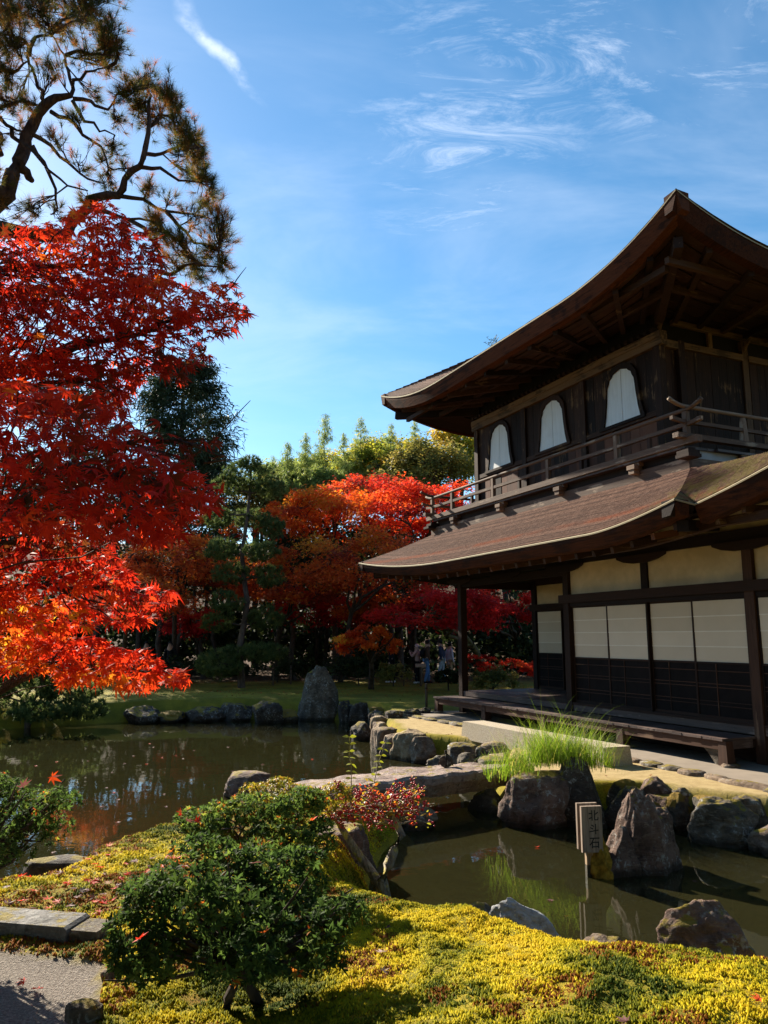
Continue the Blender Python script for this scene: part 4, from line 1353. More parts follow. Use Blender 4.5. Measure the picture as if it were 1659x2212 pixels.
# stones that hold the sand bank up, one after another along the waterline
def shore_run(line, step, w0, w1, h0, h1, label, group, seed, mats):
    r = np.random.RandomState(seed)
    P = [np.array(p) for p in line]
    pts = []
    for a, b in zip(P[:-1], P[1:]):
        L = np.linalg.norm(b - a)
        k = max(1, int(L / step))
        pts += [a + (b - a) * (i + 0.5) / k for i in range(k)]
    for i, p in enumerate(pts):
        w = r.uniform(w0, w1)
        V, F = rock_shape(w, w * r.uniform(0.7, 1.1), r.uniform(h0, h1), int(r.randint(1e6)), sub=4, cuts=11, rough=1.0, flat_top=r.uniform(0.3, 0.9))
        o = mobj('bank_stone', V, F, RM[mats[r.randint(len(mats))]], smooth=True, label=label, cat='rock', group=group)
        o.location = (p[0] + r.uniform(-0.06, 0.06), p[1] + r.uniform(-0.06, 0.06), WATER - 0.08)
        o.rotation_euler = (0, 0, r.uniform(0, 6.28))


shore_run([(5.6, 8.85), (4.5, 9.3), (3.75, 9.9), (3.35, 10.2), (2.75, 10.15), (2.2, 10.2), (1.75, 10.7)], 0.42, 0.42, 0.72, 0.46, 0.62, 'dark stone packed into the bank under the edge of the sand', 'stones holding the sand bank', 5, ['dark', 'grey', 'mossy', 'purple'])
shore_run([(1.68, 11.9), (1.95, 13.4), (1.95, 14.3), (1.1, 14.85), (0.4, 15.15), (0.05, 16.0), (-0.1, 17.4), (-0.15, 18.8), (-0.05, 20.4)], 0.55, 0.5, 0.85, 0.46, 0.60, 'stone along the waterline of the sand bank beyond the bridge', 'waterline stones beyond the bridge', 6, ['tan', 'brown', 'grey', 'brown'])
shore_run([(-0.05, 20.6), (-0.4, 21.7), (-1.2, 22.0)], 0.6, 0.5, 0.8, 0.5, 0.62, 'stone in the corner of the pond right of the tall upright boulder', 'corner stones', 7, ['dark', 'mossy'])


# stone bridge
def build_bridge():
    A = np.array((-1.35, 9.62)); Bq = np.array((1.62, 11.62))
    d = (Bq - A); L = np.linalg.norm(d); d /= L
    nrm = np.array((-d[1], d[0]))
    nl, nw = 70, 22
    V = []; F = []
    def edge(t, s):
        return 0.50 + 0.10 * mnoise.noise(Vector((t * 3.0, s * 9.0, 1.2))) + 0.05 * mnoise.noise(Vector((t * 11, s * 5, 4.1)))
    for layer in (0, 1, 2):
        for i in range(nl + 1):
            t = i / nl
            for j in range(nw + 1):
                s = j / nw * 2 - 1
                hw = edge(t, 1 if s > 0 else -1) * (1 - max(0, abs(t - 0.5) * 2 - 0.93) * 3.0)
                if layer == 1: hw *= 1.03
                if layer == 2: hw *= 0.86
                p = A + d * (t * L + 0.05 * mnoise.noise(Vector((s * 3, t * 2, 3))) ) + nrm * s * hw
                z = 0.03 - 0.03 * s + 0.035 * mnoise.fractal(Vector((p[0] * 2.2, p[1] * 2.2, 0)), 1.0, 2.0, 5) + 0.03 * math.sin(math.pi * t)
                rr = max(0, abs(s) - 0.88) / 0.12
                if layer == 0: z -= 0.035 * rr * rr
                if layer == 1: z -= 0.11 + 0.03 * mnoise.noise(Vector((t * 9, s, 7)))
                if layer == 2: z -= 0.28 + 0.05 * mnoise.noise(Vector((t * 5, s * 2, 9)))
                V.append((p[0], p[1], z))
    n1 = nw + 1; N0 = (nl + 1) * n1
    for i in range(nl):
        for j in range(nw):
            a = i * n1 + j
            F.append((a, a + n1, a + n1 + 1, a + 1))
            F.append(tuple(2 * N0 + q for q in (a, a + 1, a + n1 + 1, a + n1)))
    for l0 in (0, N0):
        for i in range(nl):
            a = i * n1
            F.append((l0 + a, l0 + N0 + a, l0 + N0 + a + n1, l0 + a + n1))
            a = i * n1 + nw
            F.append((l0 + a, l0 + a + n1, l0 + N0 + a + n1, l0 + N0 + a))
        for j in range(nw):
            F.append((l0 + j, l0 + j + 1, l0 + N0 + j + 1, l0 + N0 + j))
            a = nl * n1 + j
            F.append((l0 + a, l0 + N0 + a, l0 + N0 + a + 1, l0 + a + 1))
    mobj('stone_bridge', V, F, rock_mat('bridge_stone', (0.20, 0.135, 0.115), (0.34, 0.25, 0.21), (0.42, 0.33, 0.28), moss_amt=0.02, lich_amt=0.6), smooth=False,
         label='long flat stone slab bridging the narrow part of the pond', cat='bridge')


build_bridge()

# tied barrier stone on the bridge
M_ROPE = flat_mat('black_rope', (0.03, 0.022, 0.015), 0.9, 0.3, 40, 0.5)
bs = at(963, 1655, 0.06)
o = empty('barrier_stone', (bs[0], bs[1], 0.05), label='small round stone tied with dark rope standing on the stone bridge', cat='stone')
Vr, Fr = rock_shape(0.20, 0.19, 0.17, 140, cuts=2, rough=0.4, drop=0.9)
mobj('stone', Vr, Fr, RM['dark'], o, smooth=True)
for k in range(2):
    P = []
    for i in range(13):
        a = math.pi * i / 12
        r_ = 0.098 * math.cos(a)
        P.append((r_ * (1 if k == 0 else 0), r_ * (0 if k == 0 else 1), 0.02 + 0.155 * math.sin(a)))
    MB().tube(P, 0.009, 6).obj('rope', M_ROPE, o, smooth=True)
MB().tube([(0, 0, 0.165), (0.004, 0, 0.20), (-0.012, 0, 0.225)], [0.016, 0.018, 0.01], 7).tube([(0, 0, 0.20), (0.02, 0.01, 0.225), (0.03, 0.01, 0.245)], [0.008, 0.007, 0.005], 5).obj('rope_knot', M_ROPE, o, smooth=True)

# worked stone step before the veranda
M_GRANITE = Mat('worked_granite')
_v = M_GRANITE.coord('Object')
_n = M_GRANITE.noise(_v, 55, 4, 0.7); _n2 = M_GRANITE.noise(_v, 3, 4, 0.6)
_c = M_GRANITE.mix(M_GRANITE.rng(_n, 0.3, 0.7), (0.26, 0.21, 0.15), (0.50, 0.43, 0.33))
_c = M_GRANITE.mix(M_GRANITE.rng(_n2, 0.35, 0.7, 0, 0.4), _c, (0.38, 0.30, 0.19))
M_GRANITE = M_GRANITE.done(M_GRANITE.principled(_c, 0.9, M_GRANITE.bump(_n, 0.6, 0.012), 0.2))
stp = empty('stone_step', tuple(O), math.atan2(-U[1], -U[0]), label='long rectangular block of pale stone lying on the sand before the veranda', cat='step')
hpart('block', MB().add([(0.93, -1.44, 0.27), (4.89, -1.52, 0.27), (4.85, -1.08, 0.27), (0.9, -0.98, 0.27), (0.90, -1.47, -0.05), (4.91, -1.55, -0.05), (4.87, -1.05, -0.05), (0.88, -0.95, -0.05)],
                        [(0, 1, 2, 3), (4, 7, 6, 5), (0, 4, 5, 1), (1, 5, 6, 2), (2, 6, 7, 3), (3, 7, 4, 0)]), M_GRANITE, stp)

# plastered pad under the hall with a row of edging stones
M_PAD = flat_mat('beaten_earth_pad', (0.22, 0.18, 0.14), 0.9, 0.10, 3, 0.1)
pad = empty('foundation_pad', tuple(O), math.atan2(-U[1], -U[0]), label='beaten earth pad edged with stones beneath the veranda', cat='foundation')
hpart('pad_surface', MB().box(-5.0, 9.6, -0.66, 8.5, -0.1, 0.032), M_PAD, pad)
r4 = np.random.RandomState(9)
u = -3.4
while u < 9.3:
    L = r4.uniform(0.32, 0.75)
    Vs, Fs = rock_shape(L * 1.28, 0.24 + 0.06 * r4.rand(), 0.085 + 0.02 * r4.rand(), int(r4.randint(1e6)), sub=3, cuts=9, rough=0.35, flat_top=0.1)
    Vs = Vs + np.array((u + L / 2, -0.76 + 0.04 * math.sin(u * 1.3) + r4.uniform(-0.02, 0.02), 0.0)) * 1.0
    Vs[:, 2] += -0.03
    mb = MB(); mb.V = [tuple(v) for v in Vs]; mb.F = [tuple(f) for f in Fs]
    hpart('edging_stone', mb, RM['brown'] if r4.rand() < 0.6 else RM['grey'], pad, smooth=True)
    u += L
for a in (0.07, 2.23, 4.42, 6.6, 8.8):
    Vs, Fs = rock_shape(0.34, 0.34, 0.15, int(a * 100) + 5, sub=3, cuts=3, rough=0.5, flat_top=0.2)
    Vs = Vs + np.array((a, 0.06, -0.06))
    mb = MB(); mb.V = [tuple(v) for v in Vs]; mb.F = [tuple(f) for f in Fs]
    hpart('base_stone', mb, RM['brown'], pad, smooth=True)
# flared stone support beside the near leg
hpart('support_block', MB().add([(0.16, 0.02, 0.30), (0.52, 0.02, 0.30), (0.52, 0.30, 0.30), (0.16, 0.30, 0.30), (0.14, 0.05, 0.03), (0.28, 0.05, 0.03), (0.28, 0.28, 0.03), (0.14, 0.28, 0.03),
                                 (0.15, 0.03, 0.22), (0.40, 0.03, 0.20), (0.40, 0.29, 0.20), (0.15, 0.29, 0.22)],
                                [(0, 1, 2, 3), (4, 7, 6, 5), (0, 8, 9, 1), (1, 9, 10, 2), (2, 10, 11, 3), (3, 11, 8, 0), (8, 4, 5, 9), (9, 5, 6, 10), (10, 6, 7, 11), (11, 7, 4, 8)]), RM['grey'], pad)

# kerb stones along the gravel path
M_KERB = rock_mat('kerb_granite', (0.14, 0.13, 0.12), (0.27, 0.255, 0.24), (0.33, 0.31, 0.29), moss_amt=0.25, lich_amt=0.4)
kA, kB = at(-330, 1958, 0.09), at(232, 2002, 0.09)
kd = (kB - kA); kL = np.linalg.norm(kd); kd /= kL
kn = np.array((-kd[1], kd[0], 0))
t = 0.0
for i, L in enumerate((0.75, 0.95, 0.62 + 0.0)):
    L = min(L, kL - t)
    a, b = kA + kd * (t + 0.006), kA + kd * (t + L - 0.006)
    w = 0.26 if i < 2 else 0.22
    V = [a - kn * w * 0.5, b - kn * w * 0.5, b + kn * w * 0.5, a + kn * w * 0.5]
    zt = 0.10 - (0.0 if i < 2 else 0.02)
    VV = [(p[0], p[1], zt) for p in V] + [(p[0], p[1], -0.15) for p in V]
    # chamfered upper edge
    C4 = sum(np.array(v) for v in VV[:4]) / 4
    top = [tuple(C4 + (np.array(v) - C4) * 0.955 + (0, 0, 0.015)) for v in VV[:4]]
    MB().add(top + VV, [(0, 1, 2, 3), (8, 11, 10, 9)] + [(j, 4 + j, 4 + (j + 1) % 4, (j + 1) % 4) for j in range(4)] + [(4 + j, 8 + j, 8 + (j + 1) % 4, 4 + (j + 1) % 4) for j in range(4)]).obj(
        'kerb_stone', M_KERB if i < 2 else RM['grey'],
        label=['grey granite kerb stone running out of the left edge', 'grey granite kerb stone bordering the gravel path', 'darker rough kerb stone meeting the azalea'][i], cat='kerb stone', group='kerb stones of the gravel path')
    t += L

# ------------------------------------------------------------------ wooden name post in the pond
sg = at(1278, 1893, WATER)
sign = empty('name_post', (sg[0], sg[1], WATER), math.radians(8), label='weathered wooden name board on a post standing in the pond', cat='sign')
def plain_wood(name, c0, c1, k=(30, 30, 1.6)):
    m = Mat(name)
    v = m.coord('Object', scale=k)
    g = m.noise(v, 1.5, 6, 0.65, 0.7)
    c = m.mix(m.rng(g, 0.3, 0.7), c0, c1)
    return m.done(m.principled(c, 0.85, m.bump(g, 0.6, 0.005), 0.2))
M_SIGN = plain_wood('grey_board', (0.16, 0.115, 0.085), (0.34, 0.26, 0.20))
M_SIGN2 = plain_wood('tan_post_wood', (0.20, 0.13, 0.075), (0.40, 0.29, 0.18))
M_INK = flat_mat('black_ink', (0.02, 0.018, 0.016), 0.7, 0.3)
z0, z1 = 0.235, 0.665
MB().box(-0.050, 0.040, -0.022, 0.028, -0.4, z0 + 0.05).obj('post', M_SIGN2, sign)
MB().box(-0.052, 0.042, -0.024, 0.030, -0.4, 0.11).obj('wet_foot', flat_mat('wet_mossy_wood', (0.035, 0.028, 0.014), 0.6, 0.4, 30, 0.5), sign)
brd = MB().add([(-0.105, -0.062, z0), (0.105, -0.062, z0), (0.105, -0.026, z0), (-0.105, -0.026, z0), (-0.105, -0.062, z1), (0.105, -0.062, z1), (0.105, -0.026, z1), (-0.105, -0.026, z1)], BOXF).obj('front_board', M_SIGN, sign)
MB().box(-0.112, 0.098, 0.031, 0.066, z0 + 0.01, z1 + 0.012).obj('rear_board', M_SIGN, sign)
for i, ch in enumerate('北斗石'):
    cu = bpy.data.curves.new('character', 'FONT')
    cu.body = ch
    cu.size = 0.125
    cu.align_x = 'CENTER'
    cu.offset = 0.0018
    to = bpy.data.objects.new('character_tmp', cu)
    COL.objects.link(to)
    bpy.context.view_layer.update()
    me = bpy.data.meshes.new_from_object(to.evaluated_get(bpy.context.evaluated_depsgraph_get()))
    COL.objects.unlink(to); bpy.data.objects.remove(to)
    co = np.array([v.co[:] for v in me.vertices])
    c = (co.min(0) + co.max(0)) / 2
    s = 0.098 / max(np.ptp(co[:, 1]), 1e-4)
    me.transform(Matrix.Translation((0.018, -0.0635, z1 - 0.085 - 0.128 * i)) @ Matrix.Rotation(math.pi / 2, 4, 'X') @ Matrix.Scale(s, 4) @ Matrix.Translation((-c[0], -c[1], 0)))
    me.materials.clear(); me.materials.append(M_INK)
    put(bpy.data.objects.new('character', me), brd)

# ------------------------------------------------------------------ leaf shapes
def maple_shape(lobes=7, droop=0.28):
    """palmate leaf, base at the origin, middle lobe along +y"""
    ang = {7: (-122, -80, -40, 0, 40, 80, 122), 5: (-95, -48, 0, 48, 95), 3: (-60, 0, 60)}[lobes]
    ln = {7: (0.42, 0.74, 0.95, 1.05, 0.95, 0.74, 0.42), 5: (0.62, 0.9, 1.05, 0.9, 0.62), 3: (0.85, 1.0, 0.85)}[lobes]
    wd = {7: 19, 5: 25, 3: 32}[lobes]
    V, F = [], []
    for a, l in zip(ang, ln):
        a = math.radians(a)
        w = math.radians(wd)
        o = len(V)
        for (r, da) in ((0.0, 0), (0.40 * l, -w), (l, 0), (0.40 * l, w)):
            x, y = r * math.sin(a + da), r * math.cos(a + da)
            V.append((x, y + 0.0, -droop * r * r + (0.05 if r == 0 else 0.0) + 0.10 * (abs(da) > 0) * r))
        F.append((o, o + 1, o + 2, o + 3))
    return np.array(V), np.array(F)


ML7 = maple_shape(7)
ML5 = maple_shape(5)
ML3 = maple_shape(3, 0.15)
OVAL = (np.array([(0, 0, 0), (-0.28, 0.38, 0.05), (0, 0.5, -0.02), (0.28, 0.38, 0.05), (0, 1.0, -0.12), (-0.20, 0.72, 0.0), (0.20, 0.72, 0.0)]),
        np.array([(0, 2, 5, 1), (0, 3, 6, 2), (2, 6, 4, 5)]))
QUAD = (np.array([(0, -0.5, 0), (0.42, 0, 0.08), (0, 0.5, 0), (-0.42, 0, 0.08)]), np.array([(0, 1, 2, 3)]))
BLADE = (np.array([(-0.09, 0, 0), (0.09, 0, 0), (0.05, 0.6, 0.04), (0.0, 1.0, 0.0)]), np.array([(0, 1, 2, 3)]))


def rand_frames(r, n, up=1.0, tilt=0.6, fwd=None, fw=0.0):
    nrm = np.array([0, 0, up]) + r.normal(0, tilt, (n, 3))
    f = r.normal(0, 1, (n, 3))
    if fwd is not None: f = f + np.asarray(fwd) * fw
    return frames(nrm, f)


def leaf_obj(name, shape, pos, Rm, sc, tint, mat, parent=None, **k):
    V, F = scatter(shape[0], shape[1], pos, Rm, sc)
    return mobj(name, V, F, mat, parent, attrs={'tint': np.repeat(tint, len(shape[0]))}, **k)


M_BARK = bark_mat('dark_bark', (0.030, 0.022, 0.018), (0.085, 0.065, 0.052))
M_BARK_PINE = bark_mat('pine_bark', (0.045, 0.032, 0.026), (0.13, 0.095, 0.075), scale=7)
M_BARK_MOSS = bark_mat('mossy_bark', (0.04, 0.03, 0.02), (0.12, 0.09, 0.06), lichen=(0.13, 0.12, 0.03), scale=5)
M_TWIG = bark_mat('twig_bark', (0.035, 0.020, 0.018), (0.09, 0.055, 0.045), scale=30)
RED_STOPS = [(0.0, (0.10, 0.028, 0.008)), (0.13, (0.20, 0.022, 0.008)), (0.30, (0.42, 0.018, 0.010)), (0.55, (0.60, 0.036, 0.012)), (0.78, (0.66, 0.075, 0.014)), (0.92, (0.70, 0.19, 0.02)), (1.0, (0.70, 0.34, 0.03))]
M_RED = leaf_mat('red_maple_leaf', RED_STOPS, 0.55, 0.6, 1.5, 0.12)

# ------------------------------------------------------------------ near maple
def build_near_maple():
    r = np.random.RandomState(21)
    tree = empty('maple_tree', (-3.6, 3.9, 0.0), label='near Japanese maple with fiery red leaves reaching in from the left edge', cat='tree')
    base = np.array((-3.6, 3.9, 0.0))
    # boughs: outline in the picture, depth range, leaf number, leaf size, tint
    B = [
        ('a', [(-420, 470), (0, 500), (140, 470), (200, 440), (235, 430), (270, 480), (345, 520), (352, 570), (330, 640), (180, 640), (60, 690), (-420, 700)], (3.3, 4.5), 1800, 0.047, 0.40),
        ('b', [(-420, 640), (100, 610), (330, 590), (420, 625), (505, 605), (520, 640), (538, 690), (500, 720), (440, 735), (455, 780), (400, 800), (395, 830), (330, 800), (260, 870), (170, 800), (-420, 860)], (3.0, 4.3), 2600, 0.047, 0.46),
        ('c', [(-420, 830), (60, 820), (200, 850), (270, 900), (335, 960), (380, 1010), (455, 1035), (480, 1085), (440, 1110), (395, 1120), (400, 1150), (340, 1175), (200, 1165), (100, 1150), (-420, 1160)], (1.9, 2.9), 1500, 0.045, 0.52),
        ('d', [(-420, 1130), (60, 1140), (220, 1180), (245, 1195), (300, 1265), (378, 1278), (365, 1320), (330, 1345), (240, 1350), (120, 1370), (-420, 1380)], (3.2, 4.3), 1700, 0.046, 0.52),
        ('e', [(-420, 1350), (60, 1375), (200, 1378), (270, 1400), (330, 1420), (385, 1445), (422, 1470), (340, 1480), (300, 1495), (200, 1470), (130, 1480), (110, 1450), (-420, 1450)], (3.4, 4.4), 1300, 0.046, 0.54),
        ('h', [(-420, 760), (120, 770), (300, 800), (270, 900), (140, 900), (-420, 900)], (3.2, 4.2), 700, 0.046, 0.38),
        ('i', [(-420, 1080), (200, 1110), (260, 1180), (180, 1210), (-420, 1240)], (3.0, 4.0), 600, 0.046, 0.35),
        ('f', [(300, 870), (345, 890), (350, 930), (470, 950), (500, 960), (505, 985), (470, 1000), (440, 985), (380, 1010), (340, 985)], (2.5, 2.8), 26, 0.044, 0.30),
        ('g', [(100, 480), (215, 425), (250, 440), (300, 500)], (3.4, 3.8), 30, 0.047, 0.62),
    ]
    P, S, T, N, Fd = [], [], [], [], []
    limbs = []
    for (nm, poly, (d0, d1), n, sz, tint) in B:
        xs = [p[0] for p in poly]; ys = [p[1] for p in poly]
        got = []
        tries = 0
        while len(got) < n and tries < 60:
            tries += 1
            qx = r.uniform(min(xs), max(xs), 4000); qy = r.uniform(min(ys), max(ys), 4000)
            sd = sdist(qx, qy, poly)
            dd = r.uniform(d0, d1, 4000)
            # leaves sit in thin sprays with gaps between them
            lay = fnoise(qx * 0.010 + dd * 1.7 + 3, qy * 0.030 + dd * 2.3, 1.0)
            keep = (sd > 0) & (lay > 0.36 - 0.08 * (sd < 12)) & ((qx > -60) | (r.rand(4000) < 0.45))
            for a, b, c, ok in zip(qx, qy, dd, keep):
                if ok:
                    got.append((a, b, c))
                    if len(got) >= n: break
        w = np.array([atY(a, b, c) for (a, b, c) in got])
        P.append(w)
        S.append(np.clip(r.normal(0.98, 0.2, len(w)), 0.5, 1.4) * sz)
        cl = fnoise(w[:, 0] * 2.2 + w[:, 1] * 1.3, w[:, 2] * 2.6, 1.0)
        T.append(np.clip(tint + (cl - 0.5) * 1.25 + r.normal(0, 0.13, len(w)), 0.0, 1.0))
        # bough wood: from the trunk through the middle of the spray to its tip
        tip = max(got, key=lambda g: g[0])
        tipw = atY(tip[0] - 12, tip[1], (d0 + d1) / 2)
        mid = atY((min(xs) * 0.3 + max(xs) * 0.7) - 60, (min(ys) + max(ys)) / 2 + 10, (d0 + d1) / 2)
        limbs.append((nm, mid, tipw, w))
    P = np.concatenate(P); S = np.concatenate(S); T = np.concatenate(T)
    nrm = np.array([0.10, -0.35, 0.9]) + r.normal(0, 0.55, (len(P), 3))
    fw = np.array([0.75, -0.15, -0.35]) + r.normal(0, 0.65, (len(P), 3))
    R = frames(nrm, fw)
    # wood
    tr = MB()
    trunk = [base, base + (0.1, 0.0, 0.8), base + (0.0, 0.1, 1.6), base + (0.15, 0.05, 2.6), base + (0.3, 0.0, 3.8)]
    tr.tube([p - base for p in trunk], [0.16, 0.13, 0.12, 0.10, 0.06], 10)
    tr.obj('trunk', M_BARK, tree, smooth=True)
    for (nm, mid, tip, w) in limbs:
        if nm in 'g': continue
        st = np.array(trunk[min(4, max(1, int((mid[2]) / 0.95)))])
        lb = MB()
        if nm == 'f': st = mid + np.array((-0.45, 0.1, -0.02))
        pts = wander(st, mid, 6, 0.035, r) + wander(mid, tip, 6, 0.03, r)[1:]
        n = len(pts)
        lb.tube([p - base for p in pts], list(np.linspace(0.030 if nm != 'f' else 0.007, 0.0028, n)), 6)
        # twigs towards leaves
        pa = np.array(pts)
        k = max(8, len(w) // 26) if nm != 'f' else 10
        for q in w[r.choice(len(w), min(k, len(w)), replace=False)]:
            j = np.argmin(np.linalg.norm(pa - q - np.array((-0.15, 0, 0.0)), axis=1))
            tw = wander(pa[max(0, j - 1)], q, 4, 0.05, r)
            lb.tube([p - base for p in tw], [0.006, 0.005, 0.004, 0.003, 0.0015], 4, cap=False)
        lb.obj('bough', M_TWIG, tree, smooth=True)
    # bare twigs poking out on the right
    for (a, b, c, d, y) in ((480, 640, 532, 577, 3.6), (470, 690, 530, 640, 3.6), (420, 985, 541, 865, 2.6), (330, 1000, 470, 900, 2.65), (440, 1000, 520, 990, 2.6), (395, 1060, 480, 1040, 2.7)):
        p = wander(atY(a, b, y), atY(c, d, y), 5, 0.03, r)
        MB().tube([q - base for q in p], [0.0045, 0.004, 0.0035, 0.003, 0.0022, 0.0015], 4).obj('bare_twig', M_TWIG, tree)
    crown = empty('crown', parent=tree)
    # the 300 leaves that show largest are single leaves, the rest one mass
    vis = (P[:, 0] / P[:, 1] > -0.50)
    score = np.where(vis, S / P[:, 1], 0) + r.uniform(0, 0.003, len(P))
    big = np.argsort(-score)[:300]
    rest = np.setdiff1d(np.arange(len(P)), big)
    Vs, Fs, Ts, o_ = [], [], [], 0
    for k, dr in enumerate((0.05, 0.25, 0.5, 0.85)):
        sh = maple_shape(7, dr)
        sel = rest[rest % 4 == k]
        V_, F_ = scatter(sh[0], sh[1], P[sel] - base, R[sel], S[sel])
        Vs.append(V_); Fs.append(F_ + o_); Ts.append(np.repeat(T[sel], len(sh[0]))); o_ += len(V_)
    mobj('leaf_mass', np.concatenate(Vs), np.concatenate(Fs), M_RED, crown, attrs={'tint': np.concatenate(Ts)}, kind='stuff')
    var = []
    for k in range(12):
        sh = ML7[0].copy()
        sh[:, 2] += r.normal(0, 0.03, len(sh)) * (np.hypot(sh[:, 0], sh[:, 1]) > 0.1)
        var.append(mesh_data('leaf', sh, ML7[1], M_RED, attrs={'tint': np.full(len(sh), k / 11 * 0.85 + 0.05)}))
    for i in big:
        o = bpy.data.objects.new('leaf', var[int(round(np.clip((T[i] - 0.05) / 0.85, 0, 1) * 11))])
        m = Matrix([[R[i][a][b] * S[i] for b in range(3)] + [P[i][a] - base[a]] for a in range(3)] + [[0, 0, 0, 1]])
        o.matrix_local = m
        put(o, crown)


build_near_maple()


# ------------------------------------------------------------------ near pine
def needle_tufts(r, C, D, L, per, spread):
    """needles as thin slivers: C centres, D directions"""
    n = len(C)
    d = D[:, None, :] + r.normal(0, spread, (n, per, 3))
    d /= np.linalg.norm(d, axis=2, keepdims=True)
    L = L * r.uniform(0.75, 1.15, (n, per, 1))
    st = C[:, None, :] - D[:, None, :] * r.uniform(0, 0.05, (n, per, 1))
    side = np.cross(d, r.normal(0, 1, (n, per, 3)))
    side /= np.linalg.norm(side, axis=2, keepdims=True) + 1e-9
    return st, d, L, side


